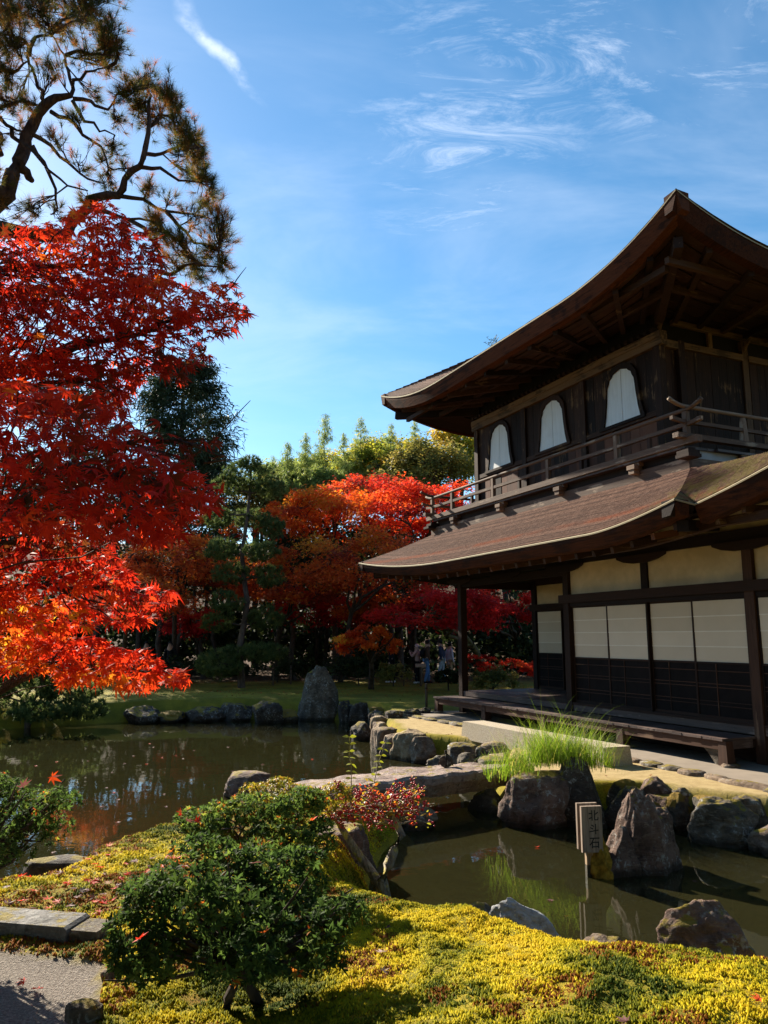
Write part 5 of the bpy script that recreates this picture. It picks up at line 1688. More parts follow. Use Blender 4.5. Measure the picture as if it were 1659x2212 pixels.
def build_near_pine():
    r = np.random.RandomState(8)
    base = np.array((-6.4, 8.6, 0.0))
    tree = empty('pine_tree', tuple(base), label='large old pine with twisted limbs filling the upper left corner', cat='tree')
    k = 0.3646
    Y0 = 8.0
    w = lambda x, y, dy=0.0: atY(x * k, y * k, Y0 + dy)
    main = [[(-500, 1500, .5), (-250, 1340, .3), (0, 1170, 0), (60, 1080, 0), (110, 960, 0), (150, 860, .1), (195, 740, .1), (270, 620, 0), (330, 580, 0), (420, 565, -.1)],
            [(-400, 1420, 0.6), (0, 1350, .5), (180, 1390, .4), (400, 1390, .3), (430, 1290, .3), (520, 1240, .2), (580, 1170, .1), (700, 1160, 0), (740, 1060, 0), (830, 985, -.1), (860, 880, -.1), (885, 720, -.1), (880, 600, -.1), (860, 520, -.1)],
            [(110, 980, 0), (160, 1020, .1), (190, 1070, .1)],
            [(0, 920, .2), (-40, 860, .2), (-10, 800, .3)]]
    rad = [np.array([.15, .13, .11, .085, .075, .07, .062, .055, .045, .03]), np.array([.10, .09, .08, .07, .055, .05, .045, .042, .036, .03, .026, .022, .016, .010]), np.array([.06, .05, .03]), np.array([.045, .05, .055])]
    sec = [[(270, 620), (255, 540), (210, 460), (172, 380), (165, 260), (100, 220), (20, 150)], [(172, 330), (210, 220), (300, 210), (420, 130)], [(420, 565), (430, 510), (405, 420), (385, 330), (330, 240), (290, 150)],
           [(300, 660), (400, 700), (490, 800), (600, 870), (640, 990), (700, 1000)], [(430, 585), (540, 600), (640, 650), (690, 560), (760, 520)], [(430, 600), (500, 720), (590, 780), (680, 800)], [(430, 510), (480, 470), (560, 420), (640, 400)],
           [(700, 1160), (850, 1180), (980, 1250), (1150, 1270), (1260, 1300)], [(840, 990), (950, 995), (1060, 1070), (1180, 1080)], [(860, 910), (960, 910), (1080, 860), (1180, 880)], [(885, 750), (960, 680), (1040, 660)],
           [(200, 800), (300, 860), (400, 960), (520, 1060), (620, 1090)], [(190, 860), (260, 960), (330, 1120), (340, 1230), (300, 1270)], [(70, 760), (130, 850), (200, 900), (290, 1010), (400, 1100), (520, 1130)],
           [(520, 1240), (640, 1260), (760, 1300), (900, 1310), (940, 1260)], [(980, 1250), (1060, 1340), (1150, 1440), (1290, 1480)], [(940, 1610), (1060, 1600), (1150, 1560), (1300, 1580)], [(760, 1300), (900, 1420), (960, 1550), (940, 1610)],
           [(0, 640), (60, 620), (130, 600), (250, 630)], [(0, 700), (80, 760), (150, 780)], [(385, 330), (460, 300), (560, 320), (680, 330)], [(300, 210), (360, 120), (460, 60), (560, 60)], [(40, 500), (100, 420), (170, 360)],
           [(900, 1310), (1000, 1390), (1120, 1500)], [(640, 400), (700, 330), (690, 230)]]
    wood = MB()
    pts = []
    for L, R in zip(main, rad):
        P = []
        rr = []
        for i in range(len(L) - 1):
            a, b = w(*L[i]), w(*L[i + 1])
            for t in (0, 0.5):
                p = a + (b - a) * t + (r.normal(0, 0.018, 3) if t else 0)
                P.append(p); rr.append(R[i] + (R[i + 1] - R[i]) * t + r.uniform(0, 0.006))
        P.append(w(*L[-1])); rr.append(R[-1])
        wood.tube([p - base for p in P], rr, 9)
        pts += P
    trunk = [base + (-0.2, 0, -0.2), base + (0, 0.1, 1.4), base + (0.25, -0.1, 2.8), base + (0.1, 0, 4.0), w(-500, 1500, .5)]
    wood.tube([p - base for p in trunk], [0.30, 0.25, 0.22, 0.19, 0.15], 10)
    wood.tube([trunk[3] - base, w(-400, 1420, .6) - base], [0.15, 0.10], 8)
    for L in sec:
        dy = r.uniform(-0.5, 0.5)
        P = []
        for i, (x, y) in enumerate(L):
            t = i / (len(L) - 1)
            P.append(w(x, y, dy * t))
        Q = []
        for i in range(len(P) - 1):
            Q.append(P[i]); Q.append((P[i] + P[i + 1]) / 2 + r.normal(0, 0.02, 3))
        Q.append(P[-1])
        wood.tube([p - base for p in Q], list(np.linspace(0.026, 0.007, len(Q))), 6)
        pts += Q
    pts = np.array(pts)
    clumps = [(60, 40, 120, 1.3), (230, 70, 120, 1.2), (430, 60, 110, 1.2), (560, 100, 90, 1.3), (640, 190, 80, 1.3), (690, 290, 70, 1.2), (610, 250, 80, 1), (640, 380, 80, 1.1), (500, 330, 90, .7), (380, 180, 90, .8),
              (40, 600, 70, 1), (40, 420, 90, 1), (120, 600, 60, .8), (170, 610, 50, .8), (290, 440, 60, .7), (310, 370, 50, .5), (100, 250, 100, .8), (20, 200, 120, 1),
              (740, 540, 80, 1.4), (880, 500, 90, 1.6), (990, 560, 80, 1.5), (1050, 640, 60, 1.3), (820, 620, 100, 1.0), (940, 680, 80, .9), (1050, 720, 50, 1.1), (1110, 800, 70, 1.4), (1180, 880, 70, 1.4), (1170, 960, 70, 1.3), (1210, 1050, 60, 1.3), (1120, 1030, 60, .8),
              (1060, 900, 60, .7), (1280, 1290, 70, 1.3), (1310, 1390, 60, 1.2), (1250, 1470, 70, 1.2), (1320, 1560, 60, 1.3), (1150, 1560, 80, 1.1), (1060, 1440, 80, 1.1), (920, 1290, 60, 1.2), (1160, 1280, 70, .7), (1000, 1180, 60, .4), (880, 1110, 60, 1), (640, 1080, 60, 1),
              (660, 880, 60, 1.1), (690, 720, 60, .8), (200, 1240, 60, .8), (520, 1190, 50, .8), (450, 700, 60, .6), (320, 800, 70, .5), (960, 1380, 70, 1.2), (1180, 1620, 70, .9), (1030, 1560, 70, .7), (340, 1250, 80, .4), (90, 1270, 70, .4), (600, 960, 60, .4), (760, 1000, 60, .4), (460, 960, 80, .35),
              (150, 780, 60, .4), (560, 560, 70, .5), (1230, 1190, 60, .9), (-150, 300, 200, 1.5), (-200, 700, 200, 1.5), (-150, 1000, 150, 1.2), (-100, -120, 200, 1.6), (250, -100, 200, 1.6), (520, -80, 150, 1.5), (860, 720, 60, .6), (1250, 1120, 50, .8)]
    C, D = [], []
    for (x, y, rad_, dens) in clumps:
        c = w(x, y, r.uniform(-0.6, 0.6))
        rw = rad_ * k / FPX * Y0
        j = np.argmin(np.linalg.norm(pts - c, axis=1))
        tw = wander(pts[j], c, 4, 0.06, r)
        wood.tube([p - base for p in tw], [0.010, 0.008, 0.007, 0.006, 0.005], 5, cap=False)
        for q in range(int(30 * dens * (rad_ / 75.0) ** 1.4) + 3):
            e = c + r.normal(0, 1, 3) * np.array((0.55, 0.75, 0.55)) * rw
            s = tw[r.randint(1, 5)]
            mid = (s + e) / 2 + r.normal(0, 0.03, 3)
            wood.tube([s - base, mid - base, e - base], [0.0045, 0.0038, 0.003], 3, cap=False)
            d = e - s
            d = d / (np.linalg.norm(d) + 1e-6) + np.array((0, 0, 0.75))
            C.append(e); D.append(d / np.linalg.norm(d))
    C = np.array(C); D = np.array(D)
    wood.obj('trunk', bark_mat('old_pine_bark', (0.040, 0.026, 0.024), (0.12, 0.078, 0.062), scale=14), tree, smooth=True)
    per = 44
    st, d, L, side = needle_tufts(r, C, D, 0.125, per, 0.62)
    wd = 0.0016
    V = np.stack([st - side * wd, st + side * wd, st + d * L], 2).reshape(-1, 3) - base
    F = np.arange(len(V)).reshape(-1, 3)
    tint = np.clip(0.52 + 0.30 * r.normal(0, 1, (len(C), 1)) + 0.14 * r.normal(0, 1, (len(C), per)), 0, 1)
    mobj('needles', V, F, leaf_mat('pine_needle', [(0.0, (0.035, 0.05, 0.014)), (0.5, (0.085, 0.085, 0.022)), (0.72, (0.20, 0.11, 0.03)), (1.0, (0.36, 0.12, 0.03))], 0.45, 0.6, 1.5, 0.1), tree,
         attrs={'tint': np.repeat(tint.ravel(), 3)}, kind='stuff')


build_near_pine()


# ------------------------------------------------------------------ azaleas in front
AZ_STOPS = [(0.0, (0.022, 0.042, 0.012)), (0.35, (0.055, 0.095, 0.024)), (0.7, (0.10, 0.15, 0.032)), (0.88, (0.22, 0.25, 0.04)), (0.94, (0.30, 0.12, 0.02)), (1.0, (0.42, 0.09, 0.02))]
M_AZ = leaf_mat('azalea_leaf', AZ_STOPS, 0.45, 0.65, 1.6, 0.06)
M_AZY = leaf_mat('yellowing_azalea_leaf', [(0, (0.07, 0.09, 0.015)), (0.4, (0.22, 0.20, 0.02)), (0.7, (0.40, 0.24, 0.02)), (1, (0.42, 0.12, 0.02))], 0.45, 0.45, 1.5)


def whorl(r, n=6, wide=0.60):
    V, F = [], []
    for i in range(n):
        a = 2 * math.pi * i / n + r.uniform(-0.3, 0.3)
        el = math.radians(r.uniform(8, 55))
        l = r.uniform(0.75, 1.15)
        for (x, y, z) in OVAL[0]:
            x *= wide * l; y *= l; z *= l
            yy, z2 = y * math.cos(el) - z * math.sin(el), y * math.sin(el) + z * math.cos(el)
            V.append((x * math.cos(a) - yy * math.sin(a), x * math.sin(a) + yy * math.cos(a), z2))
        F += [tuple(np.array(f) + i * 7) for f in OVAL[1]]
    return np.array(V), np.array(F)


def azalea(name, label, lumps, nw, leaf, seed, mat, stems, n_parts=0, sky=0.35, tshift=0.0, group=None):
    """lumps: picture ellipses (x, y, rx, ry, depth ahead, depth radius); stems: picture points of stem feet with ground height"""
    r = np.random.RandomState(seed)
    feet = [at(x, y, z) for (x, y, z) in stems]
    base = sum(feet) / len(feet)
    bush = empty(name, tuple(base), label=label, cat='shrub', group=group)
    Ls = []
    for (x, y, rx, ry, Y, rd) in lumps:
        c = atY(x, y, Y)
        Ls.append((c, np.array((rx / FPX * Y, rd, ry / FPX * Y))))
    big = Ls
    Ls = []
    for (c, R) in big:
        for q in range(7):
            d = r.normal(0, 1, 3); d /= np.linalg.norm(d)
            Ls.append((c + d * R * r.uniform(0.25, 0.80), R * r.uniform(0.30, 0.52)))
    vol = np.array([np.prod(l[1]) ** (2 / 3) for l in Ls]); vol /= vol.sum()
    P, N = [], []
    while len(P) < nw:
        i = r.choice(len(Ls), p=vol)
        c, R = Ls[i]
        d = r.normal(0, 1, 3); d /= np.linalg.norm(d)
        if d[2] < -0.35 and r.rand() < 0.6: continue
        rr = r.uniform(0.45, 1.0) ** 0.35 * (1 + 0.34 * mnoise.noise(Vector(c + d * R) * 5) + 0.16 * mnoise.noise(Vector(c + d * R) * 13))
        p = c + d * R * rr
        if p[2] < 0.13: continue
        n = d / R; n /= np.linalg.norm(n)
        inside = any(np.sum(((p - c2) / R2) ** 2) < 0.42 for (c2, R2) in big)
        if inside and r.rand() < 0.6: continue
        P.append(p); N.append(n + np.array((0, 0, sky)) + r.normal(0, 0.25, 3))
    P = np.array(P); N = np.array(N)
    Rm = frames(N, r.normal(0, 1, (nw, 3)))
    S = leaf * r.uniform(0.75, 1.2, nw)
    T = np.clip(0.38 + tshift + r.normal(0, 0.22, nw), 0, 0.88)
    red = r.rand(nw) < 0.028
    T[red] = r.uniform(0.9, 1.0, red.sum())
    wood = MB()
    for i, ft in enumerate(feet):
        gzz = gz(ft[0], ft[1])
        f0 = np.array((ft[0], ft[1], gzz - 0.05))
        mine = [l for j, l in enumerate(big) if j % len(feet) == i] or big[:1]
        top = sum(l[0] for l in mine) / len(mine)
        fork = f0 + (top - f0) * 0.45
        wood.tube([p - base for p in wander(f0, fork, 4, 0.06, r)], [0.034, 0.029, 0.026, 0.024, 0.022], 8)
        for (c, R) in mine:
            for q in range(9):
                e = c + np.clip(r.normal(0, 0.45, 3), -0.8, 0.8) * R
                e[2] = max(e[2], 0.22)
                wood.tube([p - base for p in wander(fork, e, 4, 0.06, r)], [0.016, 0.013, 0.010, 0.007, 0.004], 5, cap=False)
    # a few bare stalks from the fork lines into each lump
    wood.obj('stem', M_BARK, bush, smooth=True)
    crown = empty('foliage', parent=bush)
    shapes = [whorl(r, n) for n in (5, 6, 6, 7)]
    front = np.argsort(P[:, 1] - 0.5 * (N @ np.array((0, -1, 0.3))))[:n_parts] if n_parts else np.array([], int)
    rest = np.setdiff1d(np.arange(nw), front)
    Vs, Fs, Ts = [], [], []
    o = 0
    for k, sh in enumerate(shapes):
        sel = rest[rest % 4 == k]
        V, F = scatter(sh[0], sh[1], P[sel] - base, Rm[sel], S[sel])
        t = np.repeat(T[sel], len(sh[0])) + np.repeat(r.normal(0, 0.06, len(sel) * (len(sh[0]) // 7)), 7)
        Vs.append(V); Fs.append(F + o); Ts.append(np.clip(t, 0, 1)); o += len(V)
    mobj('leaf_mass', np.concatenate(Vs), np.concatenate(Fs), mat, crown, attrs={'tint': np.concatenate(Ts)}, kind='stuff')
    if n_parts:
        var = []
        for k in range(10):
            sh = shapes[k % 4]
            tt = (k / 9 * 0.8) if k < 9 else 0.95
            var.append(mesh_data('leaf_whorl', sh[0], sh[1], mat, attrs={'tint': np.clip(np.repeat(tt + r.normal(0, 0.05, len(sh[0]) // 7), 7), 0, 1)}))
        for i in front:
            q = bpy.data.objects.new('leaf_whorl', var[9 if T[i] > 0.88 else int(np.clip(T[i] / 0.8 * 9, 0, 8))])
            q.matrix_local = Matrix([[Rm[i][a][b] * S[i] for b in range(3)] + [P[i][a] - base[a]] for a in range(3)] + [[0, 0, 0, 1]])
            put(q, crown)
    return bush


azalea('azalea_bush', 'big dark green azalea bush on two stems in the foreground',
       [(400, 1985, 165, 120, 4.15, .42), (600, 1960, 180, 115, 4.4, .45), (520, 2035, 185, 75, 4.05, .36), (318, 2040, 92, 70, 4.05, .30), (705, 2000, 90, 80, 4.35, .32), (470, 1905, 130, 75, 4.6, .38), (575, 1880, 140, 55, 4.7, .35), (350, 1920, 80, 50, 4.4, .3)],
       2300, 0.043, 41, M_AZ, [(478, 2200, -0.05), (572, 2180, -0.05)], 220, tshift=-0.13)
azalea('azalea_bush', 'smaller azalea bush catching the sun behind the big dark green one',
       [(470, 1785, 88, 58, 5.7, .35), (560, 1755, 105, 52, 5.9, .38), (640, 1770, 85, 55, 5.9, .35), (600, 1815, 100, 38, 5.6, .3), (430, 1768, 48, 38, 5.7, .25), (690, 1800, 50, 30, 5.8, .2)],
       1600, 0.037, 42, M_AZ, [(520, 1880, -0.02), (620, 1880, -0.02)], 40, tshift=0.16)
azalea('azalea_bush', 'low yellow and orange azalea between the green bush and the stone bridge',
       [(610, 1715, 85, 38, 6.9, .35), (690, 1725, 70, 40, 6.9, .3), (560, 1725, 50, 25, 6.8, .25)], 900, 0.030, 43, M_AZY, [(640, 1790, -0.06)], 0)
azalea('azalea_bush', 'clipped green bush hanging into the picture at the left edge over the water',
       [(15, 1750, 125, 82, 4.8, .42), (-80, 1790, 150, 110, 4.9, .5), (95, 1745, 75, 68, 4.75, .32), (40, 1815, 70, 48, 4.7, .28), (120, 1730, 45, 40, 4.7, .22), (-200, 1760, 160, 130, 4.9, .5)],
       2800, 0.029, 44, M_AZ, [(-190, 1985, 0.05), (-100, 1975, 0.05)], 60, tshift=0.0)


# ------------------------------------------------------------------ berry bush
def build_berry_bush():
    r = np.random.RandomState(17)
    f = at(832, 1935, -0.36)
    base = np.array((f[0], f[1], gz(f[0], f[1])))
    b = empty('berry_bush', tuple(base), label='gnarled lichen-covered bush with red berries and yellow leaves before the stone bridge', cat='shrub')
    Y = base[1]
    w = lambda x, y, dy=0.0: atY(x, y, Y + dy)
    M_L = bark_mat('lichen_bark', (0.12, 0.10, 0.08), (0.30, 0.27, 0.21), lichen=(0.42, 0.36, 0.10), scale=20)
    lb = MB()
    lb.tube([p - base for p in (w(832, 1950), w(825, 1905), w(838, 1870), w(852, 1835, .05), w(868, 1805, .05), w(855, 1775, .1), w(845, 1750, .1))], [.062, .055, .046, .040, .036, .032, .026], 9)
    lb.tube([p - base for p in (w(826, 1920), w(800, 1880, .1), w(770, 1840, .1), w(745, 1800, .1), w(725, 1770, .1))], [.05, .042, .036, .03, .02], 8)
    lb.obj('stem', M_L, b, smooth=True)
    tw = MB()
    ends = []
    hubs = [w(845, 1755, .1), w(725, 1770, .1), w(855, 1780, .1), w(790, 1750, .15)]
    for i in range(64):
        h = hubs[i % 4]
        e = w(r.uniform(655, 945), r.uniform(1690, 1785), r.uniform(-0.35, 0.5))
        p = wander(h, e, 5, 0.06, r)
        tw.tube([q - base for q in p], [.011, .009, .007, .005, .004, .003], 5, cap=False)
        ends += p[2:]
    sh = []
    for (x0, y0, x1, y1) in ((760, 1730, 755, 1592), (800, 1730, 832, 1605), (850, 1750, 925, 1700), (700, 1740, 640, 1720)):
        p = wander(w(x0, y0), w(x1, y1), 9, 0.02, r)
        tw.tube([q - base for q in p], list(np.linspace(.006, .002, 10)), 4)
        sh.append(np.array(p))
    tw.obj('twigs', M_L, b, smooth=True)
    E = np.array(ends)
    # berries in small clusters along the twigs
    bm = MB()
    PV, PF = ico(1)
    cl = E[r.choice(len(E), 260, replace=True)]
    Vb, o = [], 0
    Fb = []
    for c in cl:
        for q in range(r.randint(3, 8)):
            p = c + r.normal(0, 0.018, 3)
            Vb.append(PV * r.uniform(0.0075, 0.0115) + p - base); Fb.append(PF + o); o += len(PV)
    mobj('berries', np.concatenate(Vb), np.concatenate(Fb), flat_mat('red_berry', (0.42, 0.008, 0.015), 0.3, 0.3, 20, 0, 0.5), b, smooth=True, kind='stuff')
    P = E[r.choice(len(E), 560, replace=True)] + r.normal(0, 0.028, (560, 3))
    T = np.clip(r.normal(0.5, 0.28, 560), 0, 1)
    Rm = rand_frames(r, 560, 0.8, 0.6)
    S = r.uniform(0.028, 0.050, 560)
    mat = leaf_mat('turning_leaf', [(0, (0.10, 0.13, 0.02)), (0.3, (0.34, 0.30, 0.03)), (0.45, (0.50, 0.26, 0.02)), (0.65, (0.50, 0.08, 0.02)), (1, (0.42, 0.02, 0.03))], 0.5, 0.4, 1.5)
    leaf_obj('leaves', OVAL, P - base, Rm, S, T, mat, b, kind='stuff')
    for s in sh[:2]:
        for i in range(2, 10):
            for k in (-1, 1):
                Rm = frames(np.array([[0.1, -0.5, 0.9]]) + r.normal(0, 0.2, (1, 3)), np.array([[k * 1.0, -0.3, 0.35]]))
                q = bpy.data.objects.new('leaf', LEAFY)
                m = Rm[0] * r.uniform(0.045, 0.065)
                q.matrix_local = Matrix([[m[a][c] for c in range(3)] + [s[i][a] - base[a]] for a in range(3)] + [[0, 0, 0, 1]])
                put(q, b)


LEAFY = mesh_data('leaf', OVAL[0], OVAL[1], leaf_mat('lime_leaf', [(0, (0.38, 0.40, 0.03)), (1, (0.38, 0.40, 0.03))], 0.5, 0.4, 1.5), attrs={'tint': np.zeros(7)})
build_berry_bush()


# ------------------------------------------------------------------ long grass on the bank boulder
def build_long_grass():
    r = np.random.RandomState(6)
    base = np.array((2.22, 10.40, 0.10))
    n, seg = 2300, 8
    V, F, T = [], [], []
    for i in range(n):
        x = np.clip(r.normal(0, 0.38), -0.9, 0.72)
        st = np.array((x, r.normal(0, 0.22) + 0.05 * x, 0.06 - 0.10 * abs(x) + 0.1 * (x > -0.3)))
        a = r.uniform(0, 2 * math.pi)
        out = np.array((math.cos(a) + 0.25 * np.sign(x) + x * 0.5, math.sin(a) * 0.9 - 0.25, 0)); out /= np.linalg.norm(out) + 1e-6
        L = r.uniform(0.20, 0.82) * (0.6 + 0.4 * math.cos(x * 1.6)) * (1.5 if r.rand() < 0.06 else 1)
        arch = r.uniform(0.25, 1.55)
        side = np.cross(out, (0, 0, 1)) * 0.0034
        o = len(V)
        p = st.copy()
        for k in range(seg):
            t = k / (seg - 1)
            ang = math.radians(80) - arch * t * 2.0
            V.append(p - side * (1 - 0.9 * t)); V.append(p + side * (1 - 0.9 * t))
            p = p + (out * math.cos(ang) + np.array((0, 0, 1)) * math.sin(ang)) * L / (seg - 1)
        for k in range(seg - 1): F.append((o + 2 * k, o + 2 * k + 1, o + 2 * k + 3, o + 2 * k + 2))
        T += [np.clip(r.normal(0.48, 0.27), 0, 1)] * (2 * seg)
    mat = leaf_mat('long_grass', [(0, (0.06, 0.12, 0.012)), (0.5, (0.17, 0.27, 0.02)), (0.85, (0.32, 0.38, 0.04)), (0.93, (0.45, 0.40, 0.08)), (1, (0.36, 0.25, 0.10))], 0.5, 0.5, 1.5, 0.15)
    o = mobj('grass_tuft', V, F, mat, attrs={'tint': T}, label='bright green tuft of long grass arching over the bank boulder', cat='grass')
    o.location = base


build_long_grass()


# ------------------------------------------------------------------ moss
def build_moss():
    r = np.random.RandomState(1)
    def field(n, x0, x1, y0, y1, hs, ybias=1.0):
        x = r.uniform(x0, x1, n); y = y0 + (y1 - y0) * r.rand(n) ** ybias
        d = sdist(x, y, FG)
        keep = (d > 0.03) & (sdist(x, y, PATH) < 0.0) & (np.abs(x) < y * 0.62 + 0.2)
        x, y = x[keep], y[keep]
        z = ground_z(x, y)
        keep = z > WATER + 0.05
        x, y, z = x[keep], y[keep], z[keep]
        m = len(x)
        tn = fnoise(x + 11, y + 3, 2.3)
        fine = fnoise(x + 5, y + 9, 9.0)
        red = sstep(0.50, 0.62, fnoise(x + 31, y + 17, 2.2) + 0.14 * ((x < -0.3) & (y > 4.6))) * sstep(0.30, 0.55, fine)
        T = np.clip(0.35 + (tn - 0.5) * 1.5 + r.normal(0, 0.10, m), 0.0, 0.70)
        T = np.where(r.rand(m) < red * 0.75, r.uniform(0.78, 1.0, m), T)
        clump = sstep(0.3, 0.7, fnoise(x + 2, y + 7, 14.0))
        hgt = hs * r.uniform(0.45, 1.0, m) * (0.5 + 0.6 * clump)
        K = 3
        a0 = r.uniform(0, 6.28, m)
        rad = hs * 0.62
        z = z + 0.014 * clump
        tip = np.stack([x + r.normal(0, hs * 0.3, m), y + r.normal(0, hs * 0.3, m), z + hgt], 1)
        V = np.zeros((m, K + 1, 3))
        for k in range(K):
            V[:, k, 0] = x + rad * np.cos(a0 + k * 2 * math.pi / K)
            V[:, k, 1] = y + rad * np.sin(a0 + k * 2 * math.pi / K)
            V[:, k, 2] = z - 0.006
        V[:, K] = tip
        f = np.array([(k, (k + 1) % K, K) for k in range(K)])
        F = (f[None] + (np.arange(m) * (K + 1))[:, None, None]).reshape(-1, 3)
        return V.reshape(-1, 3), F, np.repeat(T, K + 1)
    A = [field(150000, -1.7, 3.2, 3.1, 6.6, 0.0135), field(85000, -3.3, 0.5, 4.4, 9.8, 0.016)]
    o = 0
    V, F, T = [], [], []
    for (v, f, t) in A:
        V.append(v); F.append(f + o); T.append(t); o += len(v)
    mat = leaf_mat('moss_frond', [(0, (0.055, 0.085, 0.008)), (0.22, (0.20, 0.21, 0.012)), (0.42, (0.48, 0.41, 0.016)), (0.68, (0.66, 0.53, 0.022)), (0.8, (0.32, 0.13, 0.015)), (1, (0.16, 0.05, 0.012))], 0.45, 0.7, 1.5, 0.08)
    mobj('moss', np.concatenate(V), np.concatenate(F), mat, attrs={'tint': np.concatenate(T)}, kind='stuff', label='bright yellow-green moss covering the foreground mound', cat='moss')


build_moss()

# ------------------------------------------------------------------ background trees
def leaf_stops(*c):
    n = len(c)
    return [(i / (n - 1), x) for i, x in enumerate(c)]


LM = {
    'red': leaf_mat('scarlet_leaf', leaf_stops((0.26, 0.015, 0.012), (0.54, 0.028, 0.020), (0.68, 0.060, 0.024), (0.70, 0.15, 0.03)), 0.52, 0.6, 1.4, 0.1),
    'orange': leaf_mat('orange_leaf', leaf_stops((0.40, 0.035, 0.012), (0.62, 0.085, 0.015), (0.72, 0.17, 0.02), (0.70, 0.32, 0.03)), 0.52, 0.6, 1.4, 0.1),
    'russet': leaf_mat('russet_leaf', leaf_stops((0.22, 0.030, 0.015), (0.46, 0.065, 0.022), (0.62, 0.13, 0.025), (0.58, 0.24, 0.03)), 0.55, 0.6, 1.3, 0.1),
    'crimson': leaf_mat('crimson_leaf', leaf_stops((0.24, 0.012, 0.016), (0.52, 0.022, 0.026), (0.68, 0.05, 0.03)), 0.55, 0.6, 1.4, 0.1),
    'yellowgreen': leaf_mat('yellow_green_leaf', leaf_stops((0.10, 0.13, 0.02), (0.24, 0.26, 0.035), (0.42, 0.38, 0.05), (0.52, 0.34, 0.05)), 0.52, 0.6, 1.4, 0.1),
    'olive': leaf_mat('olive_leaf', leaf_stops((0.09, 0.10, 0.03), (0.20, 0.19, 0.05), (0.32, 0.23, 0.07)), 0.45, 0.6, 1.3, 0.1),
    'bamboo': leaf_mat('bamboo_leaf', leaf_stops((0.12, 0.18, 0.06), (0.24, 0.30, 0.09), (0.38, 0.40, 0.13)), 0.5, 0.55, 1.3, 0.15),
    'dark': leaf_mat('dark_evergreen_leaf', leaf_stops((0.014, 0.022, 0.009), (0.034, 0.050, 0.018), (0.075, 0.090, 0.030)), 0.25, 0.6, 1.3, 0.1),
    'pine': leaf_mat('pine_pad_needle', leaf_stops((0.040, 0.070, 0.026), (0.10, 0.14, 0.048), (0.19, 0.21, 0.07)), 0.4, 0.6, 1.3, 0.1),
    'cypress': leaf_mat('cypress_spray', leaf_stops((0.014, 0.026, 0.016), (0.032, 0.052, 0.028), (0.065, 0.075, 0.035)), 0.20, 0.6, 1.3, 0.1),
}


def tubes(mb, P, r0, r1, n=6):
    mb.tube(P, list(np.linspace(r0, r1, len(P))), n, cap=False)


def broad_tree(name, label, foot, crown, mat, seed, nl, leaf, shape=ML3, clumps=34, bark=None, flat=0.35, trunk_r=0.12, fork=0.30, group=None, cat='tree', bare=0):
    """foot: trunk foot (x, y); crown: picture ellipse (x, y, rx, ry) and depth ahead; foliage hangs in flat layered sprays"""
    r = np.random.RandomState(seed)
    cx, cy, rx, ry, Y = crown
    C = atY(cx, cy, Y)
    R = np.array((rx / FPX * Y, max(rx, ry) / FPX * Y * 0.75, ry / FPX * Y))
    fx, fy = foot
    base = np.array((fx, fy, gz(fx, fy)))
    t = empty(name, tuple(base), label=label, cat=cat, group=group)
    wood = MB()
    low = C - np.array((0, 0, R[2] * 0.8))
    fk = base + (low - base) * np.array((0.45, 0.45, 0.8)) if base[2] < low[2] else base + np.array((0, 0, 0.3))
    tubes(wood, wander(base - (0, 0, 0.1), fk, 5, 0.035, r), trunk_r, trunk_r * 0.7, 8)
    P, T, D = [], [], []
    cps = []
    while len(cps) < clumps:
        d = r.normal(0, 1, 3); d /= np.linalg.norm(d)
        if d[2] < -0.55: continue
        q = r.uniform(0.35, 1.0) ** 0.5
        cps.append((C + d * R * q, d, q))
    mains = [C + r.normal(0, 0.35, 3) * R for _ in range(5)]
    forks = []
    for m_ in mains:
        p = wander(fk, m_, 5, 0.06, r); forks += p[2:]
        tubes(wood, p, trunk_r * 0.55, trunk_r * 0.2, 6)
    fa = np.array(forks)
    per = nl // clumps
    for (c, d, q) in cps:
        j = np.argmin(np.linalg.norm(fa - c, axis=1))
        tubes(wood, wander(fa[j], c, 4, 0.07, r), trunk_r * 0.2, trunk_r * 0.04, 4)
        n = int(per * r.uniform(0.6, 1.4))
        sz = np.mean(R) * 0.34 * r.uniform(0.7, 1.25)
        e = r.normal(0, 0.5, (n, 3)) * np.array((sz, sz, sz * flat))
        e[:, 2] -= 0.25 * (e[:, 0] ** 2 + e[:, 1] ** 2) / sz * flat * 2
        P.append(c + e)
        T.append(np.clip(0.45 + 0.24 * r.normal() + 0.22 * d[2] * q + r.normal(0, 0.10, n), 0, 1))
        D.append(np.tile(d, (n, 1)))
    for i in range(bare):
        m_ = fa[r.randint(len(fa))]
        e = m_ + r.normal(0, 0.35, 3) * R + np.array((0, 0, 0.25 * R[2]))
        tubes(wood, wander(m_, e, 5, 0.08, r), trunk_r * 0.12, trunk_r * 0.03, 4)
    wood.V = [(a - base[0], b - base[1], c - base[2]) for (a, b, c) in wood.V]
    wood.obj('trunk', bark or M_BARK, t, smooth=True)
    P = np.concatenate(P); T = np.concatenate(T); D = np.concatenate(D)
    ok = P[:, 2] > base[2] + 0.15
    P, T, D = P[ok], T[ok], D[ok]
    nrm = np.array((0, 0, 0.9)) + D * 0.3 + r.normal(0, 0.5, P.shape)
    Rm = frames(nrm, D + r.normal(0, 0.8, P.shape) + np.array((0, 0, -0.3)))
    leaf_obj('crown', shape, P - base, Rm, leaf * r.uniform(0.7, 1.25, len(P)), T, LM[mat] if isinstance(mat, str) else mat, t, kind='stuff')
    return t


def G(px, py): return tuple(at(px, py, 0.0)[:2])


